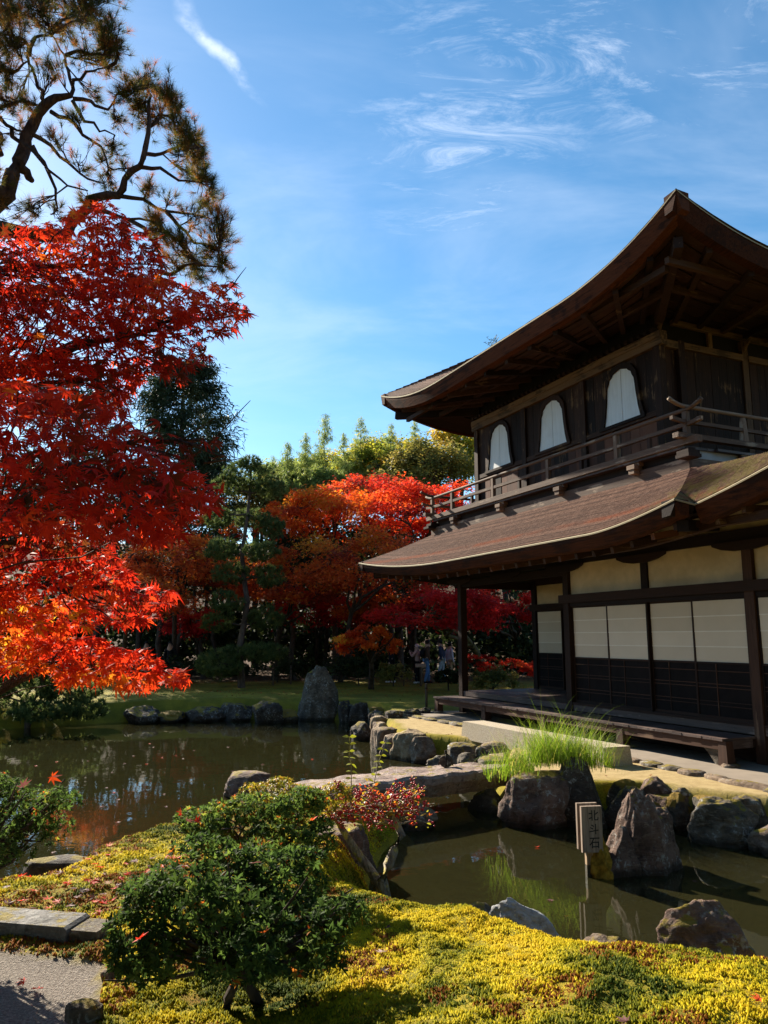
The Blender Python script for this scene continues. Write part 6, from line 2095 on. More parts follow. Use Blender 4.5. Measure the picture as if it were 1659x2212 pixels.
# maples in autumn colour behind the pond (crown ellipse in the picture and depth)
maples = [
    ('scarlet maple glowing behind the balcony corner of the hall', (905, 1110, 130, 80, 31), 'red', 7500, (900, 1465)),
    ('orange and scarlet maple between the pine and the hall roof', (720, 1125, 125, 80, 33), 'orange', 8000, (700, 1463)),
    ('yellow-orange maple top just right of the slender pine', (620, 1120, 70, 55, 36), 'orange', 4500, (640, 1456)),
    ('deep scarlet maple top against the olive trees', (800, 1080, 110, 55, 37), 'red', 5500, (790, 1455)),
    ('broad russet maple with spreading branches below the scarlet crowns', (790, 1220, 170, 75, 28.5), 'russet', 8500, (735, 1478)),
    ('russet-red maple behind the slender pine trunk', (620, 1260, 120, 75, 31), 'russet', 6500, (590, 1472)),
    ('rusty red maple seen between the near maple and the slender pine', (370, 1215, 130, 60, 30), 'russet', 6000, (380, 1475)),
    ('dull red maple low behind the near maple on the left', (270, 1290, 140, 55, 28), 'russet', 5500, (270, 1482)),
    ('small orange maple leaning over the moss before the visitors', (800, 1385, 65, 38, 25.5), 'orange', 2600, (802, 1492)),
    ('dark scarlet maple spreading under the lower roof behind the corner post', (945, 1320, 135, 58, 26.5), 'crimson', 8000, (1062, 1468)),
    ('crimson maple glimpsed right of the corner post', (1100, 1300, 70, 70, 31), 'crimson', 4500, (1120, 1455)),
    ('pinkish crimson maple deep in the shade left of the slender pine', (420, 1350, 60, 45, 33), 'crimson', 2400, (430, 1462)),
    ('orange maple top behind the slender pine on the left', (440, 1160, 90, 55, 38), 'orange', 4200, (450, 1452)),
    ('deep red maple filling the shade right of the slender pine trunk', (690, 1310, 110, 55, 34), 'crimson', 5000, (680, 1462)),
    ('rusty red maple low behind the russet one', (830, 1320, 100, 50, 32), 'russet', 5000, (850, 1466)),
    ('broad red maple crown right behind the balcony end', (985, 1160, 110, 75, 34), 'red', 6500, (990, 1460)),
    ('russet maple filling the gap beneath the cypress', (480, 1260, 110, 55, 35), 'russet', 5000, (480, 1458)),
]
for i, (lab, cr, mt, nl, ft) in enumerate(maples):
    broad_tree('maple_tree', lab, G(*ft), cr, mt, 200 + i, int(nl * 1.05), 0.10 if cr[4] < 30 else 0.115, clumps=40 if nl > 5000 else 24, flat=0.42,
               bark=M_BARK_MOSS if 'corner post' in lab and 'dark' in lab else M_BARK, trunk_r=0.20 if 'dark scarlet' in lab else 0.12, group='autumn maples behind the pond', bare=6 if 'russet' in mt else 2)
for i, (lab, cr, ft) in enumerate([('low red bush beside the mossy maple trunk, left of it', (1030, 1437, 42, 26, 28), (1030, 1472)), ('low red bush at the hall corner right of the mossy maple trunk', (1118, 1440, 45, 28, 28), (1115, 1472))]):
    broad_tree('red_bush', lab, G(*ft), cr, 'red', 230 + i, 1500, 0.07, clumps=14, trunk_r=0.04, cat='shrub', group='low red bushes')
# yellow-green and olive trees on the slope
wood_trees = [
    ('yellow-green tree beside the eave of the upper roof', (985, 985, 75, 75, 46), 'yellowgreen'), ('golden-green tree on the slope above the scarlet maples', (880, 1005, 80, 52, 48), 'yellowgreen'),
    ('olive-brown tree with bare twigs below the upper roof tip', (930, 1010, 95, 65, 43), 'olive'), ('leafy green tree left of the golden one on the slope', (790, 1015, 75, 55, 47), 'yellowgreen'),
    ('dull olive tree low on the slope above the orange maple', (860, 1060, 90, 45, 42), 'olive'), ('pale green tree top just right of the slender pine crown', (650, 1040, 60, 50, 48), 'bamboo'),
    ('shaded green tree between the bamboo plumes', (700, 1060, 60, 45, 45), 'bamboo'), ('soft yellow-green tree crown under the tallest bamboo plume', (725, 1030, 85, 50, 51), 'yellowgreen'), ('pale yellow-green tree crown under the roof tip', (845, 990, 90, 45, 53), 'yellowgreen'), ('grey-green tree crown right of the cypress', (610, 1035, 60, 42, 47), 'bamboo'), ('yellow-green tree behind the second window, at the hall edge', (1080, 960, 90, 85, 50), 'yellowgreen'),
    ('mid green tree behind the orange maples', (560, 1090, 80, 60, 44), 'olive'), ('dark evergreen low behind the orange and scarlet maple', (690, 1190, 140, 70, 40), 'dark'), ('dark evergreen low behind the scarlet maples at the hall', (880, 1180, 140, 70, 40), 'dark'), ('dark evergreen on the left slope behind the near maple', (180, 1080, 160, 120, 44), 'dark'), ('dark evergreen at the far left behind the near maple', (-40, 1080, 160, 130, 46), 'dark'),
]
for i, (lab, cr, mt) in enumerate(wood_trees):
    p = atY(cr[0], cr[1], cr[4])
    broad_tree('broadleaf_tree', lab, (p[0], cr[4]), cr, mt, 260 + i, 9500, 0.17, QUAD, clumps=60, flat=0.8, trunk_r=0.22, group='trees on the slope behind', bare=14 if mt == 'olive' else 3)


def bamboo(label, x, y, Y, seed, n=4200):
    """a tall culm with a feathery arching plume"""
    r = np.random.RandomState(seed)
    top = atY(x, y, Y)
    base = np.array((top[0] + r.uniform(-0.6, 0.6), Y, gz(top[0], Y)))
    t = empty('bamboo', tuple(base), label=label, cat='bamboo', group='bamboo plumes on the slope')
    P = wander(base, top, 8, 0.012, r)
    wood = MB(); tubes(wood, [p - base for p in P], 0.06, 0.012, 6)
    pos, tint = [], []
    L = top[2] - base[2]
    for k in range(64):
        f = 0.60 + 0.40 * (k + r.rand()) / 64
        p = base + (top - base) * f
        a = r.uniform(0, 6.28)
        ln = (0.05 + 5.0 * (1 - f)) * r.uniform(0.6, 1.15)
        e = p + np.array((math.cos(a) * ln, math.sin(a) * ln, 0.55 * ln))
        tw = wander(p, e, 3, 0.05, r)
        tubes(wood, [q - base for q in tw], 0.010, 0.004, 3)
        m = int(n // 64 * min(1.6, 0.25 + ln * 1.3))
        tt = r.uniform(0.15, 1, (m, 1))
        pos.append(p + (e - p) * tt + r.normal(0, 0.10, (m, 3)) * np.array((1, 1, 0.6)) + np.array((0, 0, -0.10)) * tt)
        tint.append(np.clip(0.5 + 0.2 * r.normal() + r.normal(0, 0.1, m), 0, 1))
    wood.obj('culm', flat_mat('bamboo_culm', (0.16, 0.17, 0.06)), t, smooth=True)
    pos = np.concatenate(pos); tint = np.concatenate(tint)
    Rm = frames(r.normal(0, 1, pos.shape), np.array((0, 0, -1.0)) + r.normal(0, 0.6, pos.shape))
    leaf_obj('crown', BLADE, pos - base, Rm, r.uniform(0.13, 0.24, len(pos)), tint, LM['bamboo'], t, kind='stuff')


for i, (lab, x, y, Y) in enumerate([('tall pointed bamboo plume rising highest over the maples', 703, 893, 45), ('bamboo plume left of the tallest one', 660, 935, 45), ('short bamboo plume beside the slender pine top', 622, 955, 44), ('bamboo plume right of the tallest one', 780, 900, 46),
                                    ('leaning bamboo plume between the two tall ones', 742, 935, 45), ('thin bamboo plume under the roof tip', 845, 915, 47), ('wispy bamboo plume against the eave', 895, 905, 53), ('drooping bamboo plume on the far left of the grove', 590, 985, 48)]):
    bamboo(lab, x, y, Y, 300 + i)


def cypress(label, x, ytop, ybot, rx, Y, seed, n=9000, name='cypress_tree'):
    r = np.random.RandomState(seed)
    top = atY(x, ytop, Y)
    base = np.array((top[0], Y, gz(top[0], Y)))
    R = rx / FPX * Y
    zb = atY(x, ybot, Y)[2]
    t = empty(name, tuple(base), label=label, cat='tree')
    wood = MB(); tubes(wood, [p - base for p in wander(base, top, 6, 0.01, r)], 0.4, 0.05, 8)
    pos, tint, D = [], [], []
    for k in range(150):
        f = r.rand() ** 0.8
        p = np.array((base[0], Y, zb + (top[2] - zb) * f))
        a = r.uniform(0, 6.28)
        ln = R * (0.15 + 0.85 * (1 - f) ** 0.42) * r.uniform(0.75, 1.1)
        dirn = np.array((math.cos(a), math.sin(a), 0.0))
        e = p + dirn * ln + np.array((0, 0, 0.30 * ln))
        tubes(wood, [q - base for q in wander(p, e, 3, 0.03, r)], 0.05, 0.012, 3)
        m = n // 150
        tt = r.uniform(0.3, 1, (m, 1)) ** 0.6
        q = p + (e - p) * tt + r.normal(0, 0.30, (m, 3)) * np.array((1, 1, 0.7))
        pos.append(q); D.append(np.tile(dirn, (m, 1)))
        tint.append(np.clip(0.45 + 0.2 * r.normal() + r.normal(0, 0.12, m), 0, 1))
    wood.obj('trunk', M_BARK, t, smooth=True)
    pos = np.concatenate(pos); tint = np.concatenate(tint); D = np.concatenate(D)
    Rm = frames(r.normal(0, 1, pos.shape) + np.array((0, -0.4, 0.4)), D * 0.7 + np.array((0, 0, -0.7)) + r.normal(0, 0.5, pos.shape))
    leaf_obj('crown', BLADE, pos - base, Rm, r.uniform(0.26, 0.48, len(pos)), tint, LM['cypress'], t, kind='stuff')


cypress('tall dark cypress rising behind the near maple', 400, 795, 1200, 150, 42, 320, 26000)
cypress('dark cypress further left, mostly hidden by the near maple', 170, 830, 1180, 170, 46, 321, 8000)


def pad_pine(label, trunk, pads, Y, seed, needle=0.16, dens=1.0, name='pine_tree', tr=0.14):
    """garden pine: trunk through picture points, needle pads as picture ellipses"""
    r = np.random.RandomState(seed)
    f = atY(*trunk[0], Y)
    base = np.array((f[0], Y, gz(f[0], Y)))
    t = empty(name, tuple(base), label=label, cat='tree')
    wood = MB()
    P = [base + (0, 0, -0.1)] + [atY(x, y, Y) + (r.normal(0, 0.04), r.normal(0, 0.1), 0) for (x, y) in trunk[1:]]
    Q = []
    for a, b in zip(P[:-1], P[1:]): Q += [a, (a + b) / 2 + r.normal(0, 0.03, 3)]
    Q.append(P[-1])
    tubes(wood, [p - base for p in Q], tr, tr * 0.3, 9)
    pa = np.array(Q)
    C = []
    for (x, y, rx, ry, n) in pads:
        c = atY(x, y, Y + r.uniform(-0.5, 0.5))
        R = np.array((rx / FPX * Y, rx / FPX * Y * 0.8, ry / FPX * Y))
        j = np.argmin(np.linalg.norm(pa - c, axis=1))
        tw = wander(pa[j], c, 4, 0.05, r)
        tubes(wood, [p - base for p in tw], tr * 0.32, tr * 0.1, 5)
        for k in range(int(n * dens)):
            d = r.normal(0, 1, 3); d /= np.linalg.norm(d)
            C.append(c + d * R * r.uniform(0.3, 1.0) ** 0.5)
    wood.obj('trunk', M_BARK_PINE, t, smooth=True)
    C = np.array(C)
    D = np.tile(np.array((0, 0, 1.0)), (len(C), 1)) + r.normal(0, 0.35, C.shape)
    D /= np.linalg.norm(D, axis=1, keepdims=True)
    per = 22
    st, d, L, side = needle_tufts(r, C, D, needle, per, 0.75)
    V = np.stack([st - side * 0.014, st + side * 0.014, st + d * L], 2).reshape(-1, 3) - base
    tint = np.clip(0.5 + 0.25 * r.normal(0, 1, (len(C), 1)) + 0.1 * r.normal(0, 1, (len(C), per)), 0, 1)
    mobj('crown', V, np.arange(len(V)).reshape(-1, 3), LM['pine'], t, attrs={'tint': np.repeat(tint.ravel(), 3)}, kind='stuff')


pad_pine('slender pine with clipped needle pads on the far moss bank', [(522, 1492), (520, 1400), (530, 1300), (524, 1200), (532, 1110), (540, 1010)],
         [(535, 1025, 62, 30, 150), (495, 1048, 40, 24, 90), (580, 1052, 38, 24, 90), (540, 1000, 25, 16, 40), (470, 1118, 32, 26, 90), (588, 1138, 30, 26, 90), (540, 1120, 40, 24, 70), (478, 1188, 38, 26, 100), (565, 1190, 42, 26, 100), (500, 1240, 45, 26, 100),
          (580, 1245, 40, 26, 90), (490, 1300, 40, 26, 60), (575, 1335, 48, 28, 100), (470, 1345, 40, 22, 60), (560, 1410, 62, 22, 140), (475, 1432, 52, 34, 170), (510, 1412, 40, 18, 60)], 28.2, 330, dens=1.7)
pad_pine('low spreading pine beside the far water at the left edge', [(60, 1556), (70, 1520), (90, 1480), (80, 1440)],
         [(60, 1450, 80, 30, 300), (150, 1490, 70, 32, 320), (30, 1500, 90, 34, 350), (190, 1530, 45, 24, 160), (90, 1535, 80, 22, 260), (-40, 1470, 90, 50, 300), (120, 1450, 40, 20, 100)], 20.5, 331, 0.13, 0.8, tr=0.09)

# clipped and natural evergreen shrubs on the far bank
def shrub(label, crown, foot, mt, seed, n, leaf=0.09, group='evergreen shrubs on the far bank'):
    broad_tree('evergreen_shrub', label, foot, crown, mt, seed, n, leaf, QUAD, clumps=18, flat=0.7, trunk_r=0.035, cat='shrub', group=group)


for i, (lab, cr) in enumerate([('dark shrub left of the tall upright boulder, beneath the pine', (600, 1440, 60, 22, 31)), ('dark clipped shrub behind the tall upright boulder', (700, 1440, 70, 26, 31)), ('dark shrub right of the tall upright boulder', (775, 1440, 45, 24, 30)),
                               ('small pine-like shrub before the visitors', (968, 1462, 26, 14, 27)), ('olive shrub at the foot of the mossy maple trunk', (1065, 1468, 55, 22, 26)), ('dark shrub at the left of the slender pine', (400, 1440, 70, 24, 31)),
                               ('dark shrub under the lowest bough of the near maple', (320, 1450, 70, 26, 30)), ('olive shrub right beside the small orange maple', (850, 1450, 40, 22, 29))]):
    p = atY(cr[0], cr[1] + cr[3], cr[4])
    shrub(lab, cr, (p[0], cr[4]), 'olive' if 'olive' in lab else 'dark', 340 + i, 1800)


# dark woodland that closes the view under the maples
def build_wood():
    r = np.random.RandomState(50)
    P = []
    for k in range(520):
        x, y = r.uniform(-28, 20), 36.5 + 10 * r.rand() ** 1.2
        h = r.rand() ** 0.9 * (6.5 if r.rand() < 0.5 else 3.0)
        s_ = r.uniform(0.5, 1.1)
        P.append(np.array((x, y, h)) + r.normal(0, 0.55, (130, 3)) * np.array((s_, s_, s_ * 0.7)))
    P = np.concatenate(P)
    P[:, 2] = np.abs(P[:, 2]) + ground_z(P[:, 0], P[:, 1])
    Rm = rand_frames(r, len(P), 0.5, 0.8)
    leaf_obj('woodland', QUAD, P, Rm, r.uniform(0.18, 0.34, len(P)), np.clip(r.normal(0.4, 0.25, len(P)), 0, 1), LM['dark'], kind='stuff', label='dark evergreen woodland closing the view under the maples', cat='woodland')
    for i, px in enumerate((118, 205, 300, 345, 372, 440, 468, 595, 635, 725, 742, 845, 868)):
        Y = r.uniform(33, 36)
        b = atY(px, 1470, Y)
        h = r.uniform(4, 6.5)
        base = np.array((b[0], Y, gz(b[0], Y)))
        t = empty('woodland_tree', tuple(base), label='dark bare trunk in the shade under the maples', cat='tree', group='dark trunks in the shade')
        mb = MB()
        P = wander((0, 0, -0.1), (r.uniform(-0.8, 0.8), r.uniform(-0.5, 0.5), h), 7, 0.03, r)
        tubes(mb, P, r.uniform(0.10, 0.2), 0.05, 7)
        for k in range(4):
            s = P[r.randint(3, 7)]
            tubes(mb, wander(s, s + np.array((r.uniform(-1.4, 1.4), r.uniform(-1, 1), r.uniform(0.4, 1.6))), 4, 0.06, r), 0.05, 0.015, 5)
        mb.obj('trunk', M_BARK, t, smooth=True)
        q = np.array(P[-1]) + r.normal(0, 1, (500, 3)) * np.array((1.1, 1.1, 0.8))
        leaf_obj('crown', QUAD, q, rand_frames(r, 500, 0.6, 0.7), r.uniform(0.12, 0.24, 500), np.clip(r.normal(0.4, 0.2, 500), 0, 1), LM['dark'], t, kind='stuff')


build_wood()


# ------------------------------------------------------------------ unseen evergreens added behind the camera to block sky light
for i, (x, y, h, rx) in enumerate([(-9, -4, 13, 4.0), (-3, -9, 15, 4.5), (4, -10, 15, 4.5), (10, -6, 14, 4.2), (14, 0, 13, 3.8), (-14, 1, 12, 3.6)]):
    r = np.random.RandomState(400 + i)
    base = np.array((x, y, gz(x, y)))
    t = empty('evergreen_tree', tuple(base), label='tall dark evergreen standing behind the photographer', cat='tree', group='evergreens behind the viewpoint')
    mb = MB(); tubes(mb, wander((0, 0, -0.1), (0, 0, h), 6, 0.01, r), 0.35, 0.06, 8)
    mb.obj('trunk', M_BARK, t, smooth=True)
    n = 5200
    d = r.normal(0, 1, (n, 3)); d /= np.linalg.norm(d, axis=1, keepdims=True)
    q = d * (r.rand(n, 1) ** 0.4) * np.array((rx, rx, h * 0.46)) + np.array((0, 0, h * 0.55))
    leaf_obj('crown', QUAD, q, rand_frames(r, n, 0.6, 0.7), r.uniform(0.35, 0.7, n), np.clip(r.normal(0.45, 0.2, n), 0, 1), LM['dark'], t, kind='stuff')


# ------------------------------------------------------------------ visitors
def skin_mesh(joints, edges, sub=1):
    """joints: list of (position, radius x, radius y); edges: pairs; grows one continuous surface"""
    me = bpy.data.meshes.new('tmp')
    me.from_pydata([j[0] for j in joints], edges, [])
    o = bpy.data.objects.new('tmp', me)
    COL.objects.link(o)
    o.modifiers.new('skin', 'SKIN').use_smooth_shade = True
    if not me.skin_vertices:
        bpy.context.view_layer.objects.active = o
    sv = me.skin_vertices[0].data
    for i, j in enumerate(joints): sv[i].radius = (j[1], j[2])
    sv[0].use_root = True
    s = o.modifiers.new('sub', 'SUBSURF'); s.levels = sub; s.render_levels = sub
    bpy.context.view_layer.update()
    res = bpy.data.meshes.new_from_object(o.evaluated_get(bpy.context.evaluated_depsgraph_get()))
    bpy.data.objects.remove(o); bpy.data.meshes.remove(me)
    return res


def cloth(name, col, rough=0.9): return flat_mat(name, col, rough, 0.15, 25, 0.2, 0.15)


M_SKIN = flat_mat('skin', (0.42, 0.26, 0.19), 0.6, 0.05)


def person(label, px, py, Y, yaw, h, top, legs, hair, shoes, stride=0.0, arms='down', coat=0.0, bow=0.0, hat=False, bag=None, group=None):
    """a standing or walking visitor; local +y is the way they face"""
    k = h / 1.70
    p0 = atY(px, py, Y)
    root = empty('person', (p0[0], Y, gz(p0[0], Y)), yaw, label=label, cat='person', group=group)
    J = lambda x, y, z: (x * k, y * k, z * k)
    sd = stride
    pel, ch, nk, hd = (0, 0, 0.94), (0, 0.02 + bow * 0.5, 1.28), (0, 0.035 + bow, 1.45), (0, 0.06 + bow * 1.5, 1.58)
    hipL, hipR = (-0.09, 0, 0.90), (0.09, 0, 0.90)
    knL, knR = (-0.095, 0.05 + sd * 0.5, 0.50), (0.095, 0.04 - sd * 0.35, 0.50)
    anL, anR = (-0.095, sd * 0.9, 0.08), (0.095, -sd * 0.9, 0.08)
    shL, shR = (-0.19, 0.02 + bow, 1.39), (0.19, 0.02 + bow, 1.39)
    if arms == 'up':
        elL, elR, wrL, wrR = (-0.25, 0.16, 1.18), (0.25, 0.16, 1.18), (-0.10, 0.34, 1.36), (0.10, 0.34, 1.36)
    elif arms == 'pockets':
        elL, elR, wrL, wrR = (-0.28, -0.05, 1.10), (0.28, -0.05, 1.10), (-0.20, 0.06, 0.92), (0.20, 0.06, 0.92)
    else:
        elL, elR, wrL, wrR = (-0.24, -0.02, 1.12), (0.24, 0.0, 1.12), (-0.25, 0.06, 0.86), (0.25, 0.07, 0.86)
    q = [(pel, .12, .09), (ch, .14, .10), (nk, .052, .055), (hd, .078, .095), (hipL, .075, .08), (knL, .05, .055), (anL, .036, .04), (hipR, .075, .08), (knR, .05, .055), (anR, .036, .04),
         (shL, .05, .05), (elL, .036, .036), (wrL, .025, .025), (shR, .05, .05), (elR, .036, .036), (wrR, .025, .025), ((0, 0.065 + bow * 1.6, 1.66), .065, .08)]
    ed = [(0, 1), (1, 2), (2, 3), (3, 16), (0, 4), (4, 5), (5, 6), (0, 7), (7, 8), (8, 9), (2, 10), (10, 11), (11, 12), (2, 13), (13, 14), (14, 15)]
    bm = skin_mesh([(J(*a), b * k, c * k) for (a, b, c) in q], ed)
    mb = MB()
    mb.V = [tuple(v.co) for v in bm.vertices]; mb.F = [tuple(f.vertices) for f in bm.polygons]
    for (e, w_, s) in ((elL, wrL, -1), (elR, wrR, 1)):       # hands: palm and five fingers of different length
        e, w_ = np.array(J(*e)), np.array(J(*w_))
        d = (w_ - e) / np.linalg.norm(w_ - e)
        sv = np.cross(d, (1, 0, 0)); sv /= np.linalg.norm(sv) + 1e-6
        mb.tube([w_ - d * 0.01, w_ + d * 0.04, w_ + d * 0.085], [0.024, 0.034, 0.03], 6)
        for j, l in enumerate((0.062, 0.074, 0.07, 0.055)):
            f0 = w_ + d * 0.08 + sv * (j - 1.5) * 0.016
            mb.tube([f0, f0 + d * l * 0.55, f0 + d * l * 0.95 - np.array((s * 0.014, 0, 0))], [0.009, 0.008, 0.006], 5)
        t0 = w_ + d * 0.03 + sv * 0.03
        mb.tube([t0, t0 + d * 0.025 + sv * 0.02, t0 + d * 0.055 + sv * 0.022], [0.010, 0.009, 0.007], 5)
    hd_ = np.array(J(*hd))
    mb.tube([hd_ + (0, 0.085 * k, 0.01), hd_ + (0, 0.112 * k, -0.012), hd_ + (0, 0.09 * k, -0.02)], [0.010, 0.013, 0.010], 5)      # nose
    for s in (-1, 1): mb.tube([hd_ + (s * 0.074 * k, -0.005, 0.015), hd_ + (s * 0.086 * k, -0.012, 0.0), hd_ + (s * 0.076 * k, -0.004, -0.025)], [0.010, 0.013, 0.008], 5)   # ears
    body = mb.obj('body', M_SKIN, root, smooth=True)
    for s in (-1, 1): MB().tube([hd_ + (s * 0.032 * k, 0.088 * k, 0.018), hd_ + (s * 0.032 * k, 0.096 * k, 0.018)], 0.008, 6).obj('eye', cloth('eye_dark', (0.02, 0.015, 0.012)), body)
    MB().tube([hd_ + (-0.022 * k, 0.094 * k, -0.045), hd_ + (0.022 * k, 0.094 * k, -0.045)], 0.005, 5).obj('mouth', cloth('mouth_red', (0.25, 0.08, 0.07)), body)
    # clothes follow the body a little outside it
    jk = [((0, 0, 0.90 - coat * 0.4), .155 + coat * .05, .125 + coat * .06), (pel, .15 + coat * .02, .12 + coat * .03), (ch, .165, .128), ((0, nk[1], 1.43), .085, .085), (shL, .068, .066), (elL, .058, .056), (wrL, .045, .042), (shR, .068, .066), (elR, .058, .056), (wrR, .045, .042)]
    j2 = skin_mesh([(J(*a), b * k, c * k) for (a, b, c) in jk], [(0, 1), (1, 2), (2, 3), (3, 4), (4, 5), (5, 6), (3, 7), (7, 8), (8, 9)])
    j2.materials.append(top); put(bpy.data.objects.new('jacket', j2), root)
    tr = [((0, 0, 0.96), .125, .105), (hipL, .092, .098), (knL, .070, .074), ((anL[0], anL[1], 0.06), .058, .062), (hipR, .092, .098), (knR, .070, .074), ((anR[0], anR[1], 0.06), .058, .062)]
    t2 = skin_mesh([(J(*a), b * k, c * k) for (a, b, c) in tr], [(0, 1), (1, 2), (2, 3), (0, 4), (4, 5), (5, 6)])
    t2.materials.append(legs); put(bpy.data.objects.new('trousers', t2), root)
    for a in (anL, anR):
        f = np.array(J(*a))
        sm = skin_mesh([((f[0], f[1] - 0.05 * k, 0.045), .042, .045), ((f[0], f[1] + 0.07 * k, 0.042), .046, .04), ((f[0], f[1] + 0.17 * k, 0.032), .038, .028)], [(0, 1), (1, 2)])
        sm.materials.append(shoes); put(bpy.data.objects.new('shoe', sm), root)
    V, F = ico(3)
    V = V * np.array((0.094, 0.112, 0.115)) * k
    V = V + (np.array([(0, 0, 0)]) if True else 0)
    cut = 0.0
    keep = [f for f in F if not all(V[i][1] > 0.03 * k and V[i][2] < 0.055 * k for i in f) and not all(V[i][2] < (-0.07 if not hat else -0.02) * k for i in f)]
    hm = mobj('hat' if hat else 'hair', V + hd_ + np.array((0, -0.012, 0.035 if not hat else 0.045)) * k, keep, hair, root, smooth=True)
    if bag is not None:
        c = np.array(J(0, -0.20, 1.20))
        bm_ = skin_mesh([(tuple(c + (0, 0, -0.17)), .13, .08), (tuple(c), .15, .10), (tuple(c + (0, 0.02, 0.17)), .12, .08)], [(0, 1), (1, 2)])
        bm_.materials.append(bag); put(bpy.data.objects.new('backpack', bm_), root)
    return root


DENIM = cloth('blue_denim', (0.10, 0.19, 0.36)); GREYD = cloth('grey_denim', (0.28, 0.32, 0.38)); BLACKC = cloth('black_cloth', (0.012, 0.012, 0.016)); WHITEC = cloth('white_shoe', (0.7, 0.7, 0.7)); HAIR = cloth('black_hair', (0.012, 0.010, 0.010), 0.6)
person('person in a mauve jacket and pale pink woollen hat holding up a camera', 903, 1478, 31.2, math.radians(60), 1.52, cloth('mauve_jacket', (0.52, 0.29, 0.27)), BLACKC, cloth('pink_knit', (0.60, 0.42, 0.42)), WHITEC, 0.02, 'up', hat=True)
person('person in a dark brown jacket and blue jeans carrying a black backpack', 922, 1478, 31.0, math.radians(-70), 1.68, cloth('brown_jacket', (0.075, 0.045, 0.032)), DENIM, HAIR, BLACKC, 0.14, 'pockets', bag=BLACKC)
person('person in a navy sweater and grey jeans looking down', 956, 1478, 31.0, math.radians(75), 1.66, cloth('navy_sweater', (0.035, 0.042, 0.085)), GREYD, HAIR, BLACKC, 0.10, 'pockets', bow=0.03)
person('person in a long lilac quilted coat and tan trousers', 971, 1477, 31.6, math.radians(-60), 1.56, cloth('lilac_coat', (0.50, 0.44, 0.55)), cloth('tan_trousers', (0.38, 0.24, 0.15)), HAIR, BLACKC, 0.05, 'down', coat=0.5)
person('person dressed in black with white shoes half hidden by the small orange maple', 846, 1474, 31.5, math.radians(80), 1.60, BLACKC, BLACKC, HAIR, WHITEC, 0.12, 'down')
person('dark-clad person standing in the shade left of the slender pine', 365, 1480, 31.5, math.radians(170), 1.62, BLACKC, BLACKC, HAIR, BLACKC, 0.0, 'pockets')
person('dark-clad person in the shade furthest left under the maple bough', 312, 1480, 32.0, math.radians(200), 1.60, cloth('charcoal_coat', (0.03, 0.03, 0.035)), BLACKC, HAIR, BLACKC, 0.0, 'down', coat=0.4)

# ------------------------------------------------------------------ garden posts
M_POSTW = plain_wood('post_wood', (0.06, 0.042, 0.03), (0.15, 0.105, 0.075))
def garden_post(label, px, py, z, h, rad=0.035, board=False):
    p = at(px, py, z)
    t = empty('garden_post', (p[0], p[1], gz(p[0], p[1])), label=label, cat='post')
    mb = MB()
    mb.tube([(0, 0, -0.1), (0.004, 0, h * 0.5), (0, 0.003, h - 0.02), (0, 0, h)], [rad, rad * 0.97, rad * 0.96, rad * 0.8], 9)
    mb.obj('shaft', M_POSTW, t, smooth=True)
    if board:
        MB().add([(-0.2, -0.12, h - 0.02), (0.2, -0.12, h - 0.02), (0.2, 0.12, h + 0.08), (-0.2, 0.12, h + 0.08), (-0.2, -0.12, h + 0.01), (0.2, -0.12, h + 0.01), (0.2, 0.12, h + 0.11), (-0.2, 0.12, h + 0.11)], BOXF).obj('board', M_SIGN2, t)
    else:
        MB().tube([(0, 0, h * 0.78), (0, 0, h * 0.84)], rad * 1.12, 9).obj('rope_band', M_ROPE, t, smooth=True)
garden_post('dark round post on the moss beside the veranda end', 921, 1534, 0.0, 0.62)
garden_post('round wooden post on the moss right of the tall upright boulder', 811, 1536, 0.0, 0.62)
garden_post('wooden post with a small board in front of the visitors', 909, 1480, 0.1, 0.72, 0.05, True)
garden_post('thin fence post left of the visitors by the small orange maple', 872, 1480, 0.1, 0.75, 0.03)
garden_post('thin fence post standing left of the tall upright boulder', 628, 1480, 0.1, 0.7, 0.03)
garden_post('thin fence post under the slender pine boughs', 590, 1482, 0.1, 0.7, 0.03)

# ------------------------------------------------------------------ fallen and floating leaves
def leaf_variant(name, stops, n, seed, shape=ML7):
    r = np.random.RandomState(seed)
    out = []
    m = leaf_mat(name, stops, 0.35, 0.6, 1.3, 0.15)
    for i in range(n):
        sh = shape[0].copy()
        rr = np.hypot(sh[:, 0], sh[:, 1])
        sh[:, 2] = 0.16 * rr ** 2 * r.uniform(-0.4, 1.6) + r.normal(0, 0.05, len(sh)) * (rr > 0.1) + 0.06
        out.append(mesh_data('fallen_leaf', sh, shape[1], m, attrs={'tint': np.full(len(sh), r.rand())}))
    return out


FL_RED = leaf_variant('fallen_red_leaf', [(0, (0.45, 0.02, 0.015)), (0.7, (0.62, 0.05, 0.015)), (1, (0.6, 0.14, 0.02))], 6, 1)
FL_DRY = leaf_variant('fallen_dry_leaf', [(0, (0.13, 0.045, 0.05)), (0.6, (0.22, 0.10, 0.09)), (1, (0.36, 0.26, 0.24))], 6, 2)


def fallen(px, py, kind, label, group, z=None, Y=None, size=0.05, seed=0, tilt=0.2):
    r = np.random.RandomState(seed)
    if Y is None:
        zz = 0.0 if z is None else z
        for _ in range(6):                      # meet the ground
            p = at(px, py, zz)
            if z is None: zz = gz(p[0], p[1])
        p = at(px, py, zz) + np.array((0, 0, 0.024 if z is None else 0.003))
    else:
        p = atY(px, py, Y)
    o = bpy.data.objects.new('fallen_leaf', (FL_RED if kind == 'r' else FL_DRY)[r.randint(6)])
    o.location = p
    o.rotation_euler = (r.normal(0, tilt), r.normal(0, tilt), r.uniform(0, 6.28))
    s = size * r.uniform(0.8, 1.15)
    o.scale = (s, s, s)
    put(o, label=label, cat='leaf', group=group)


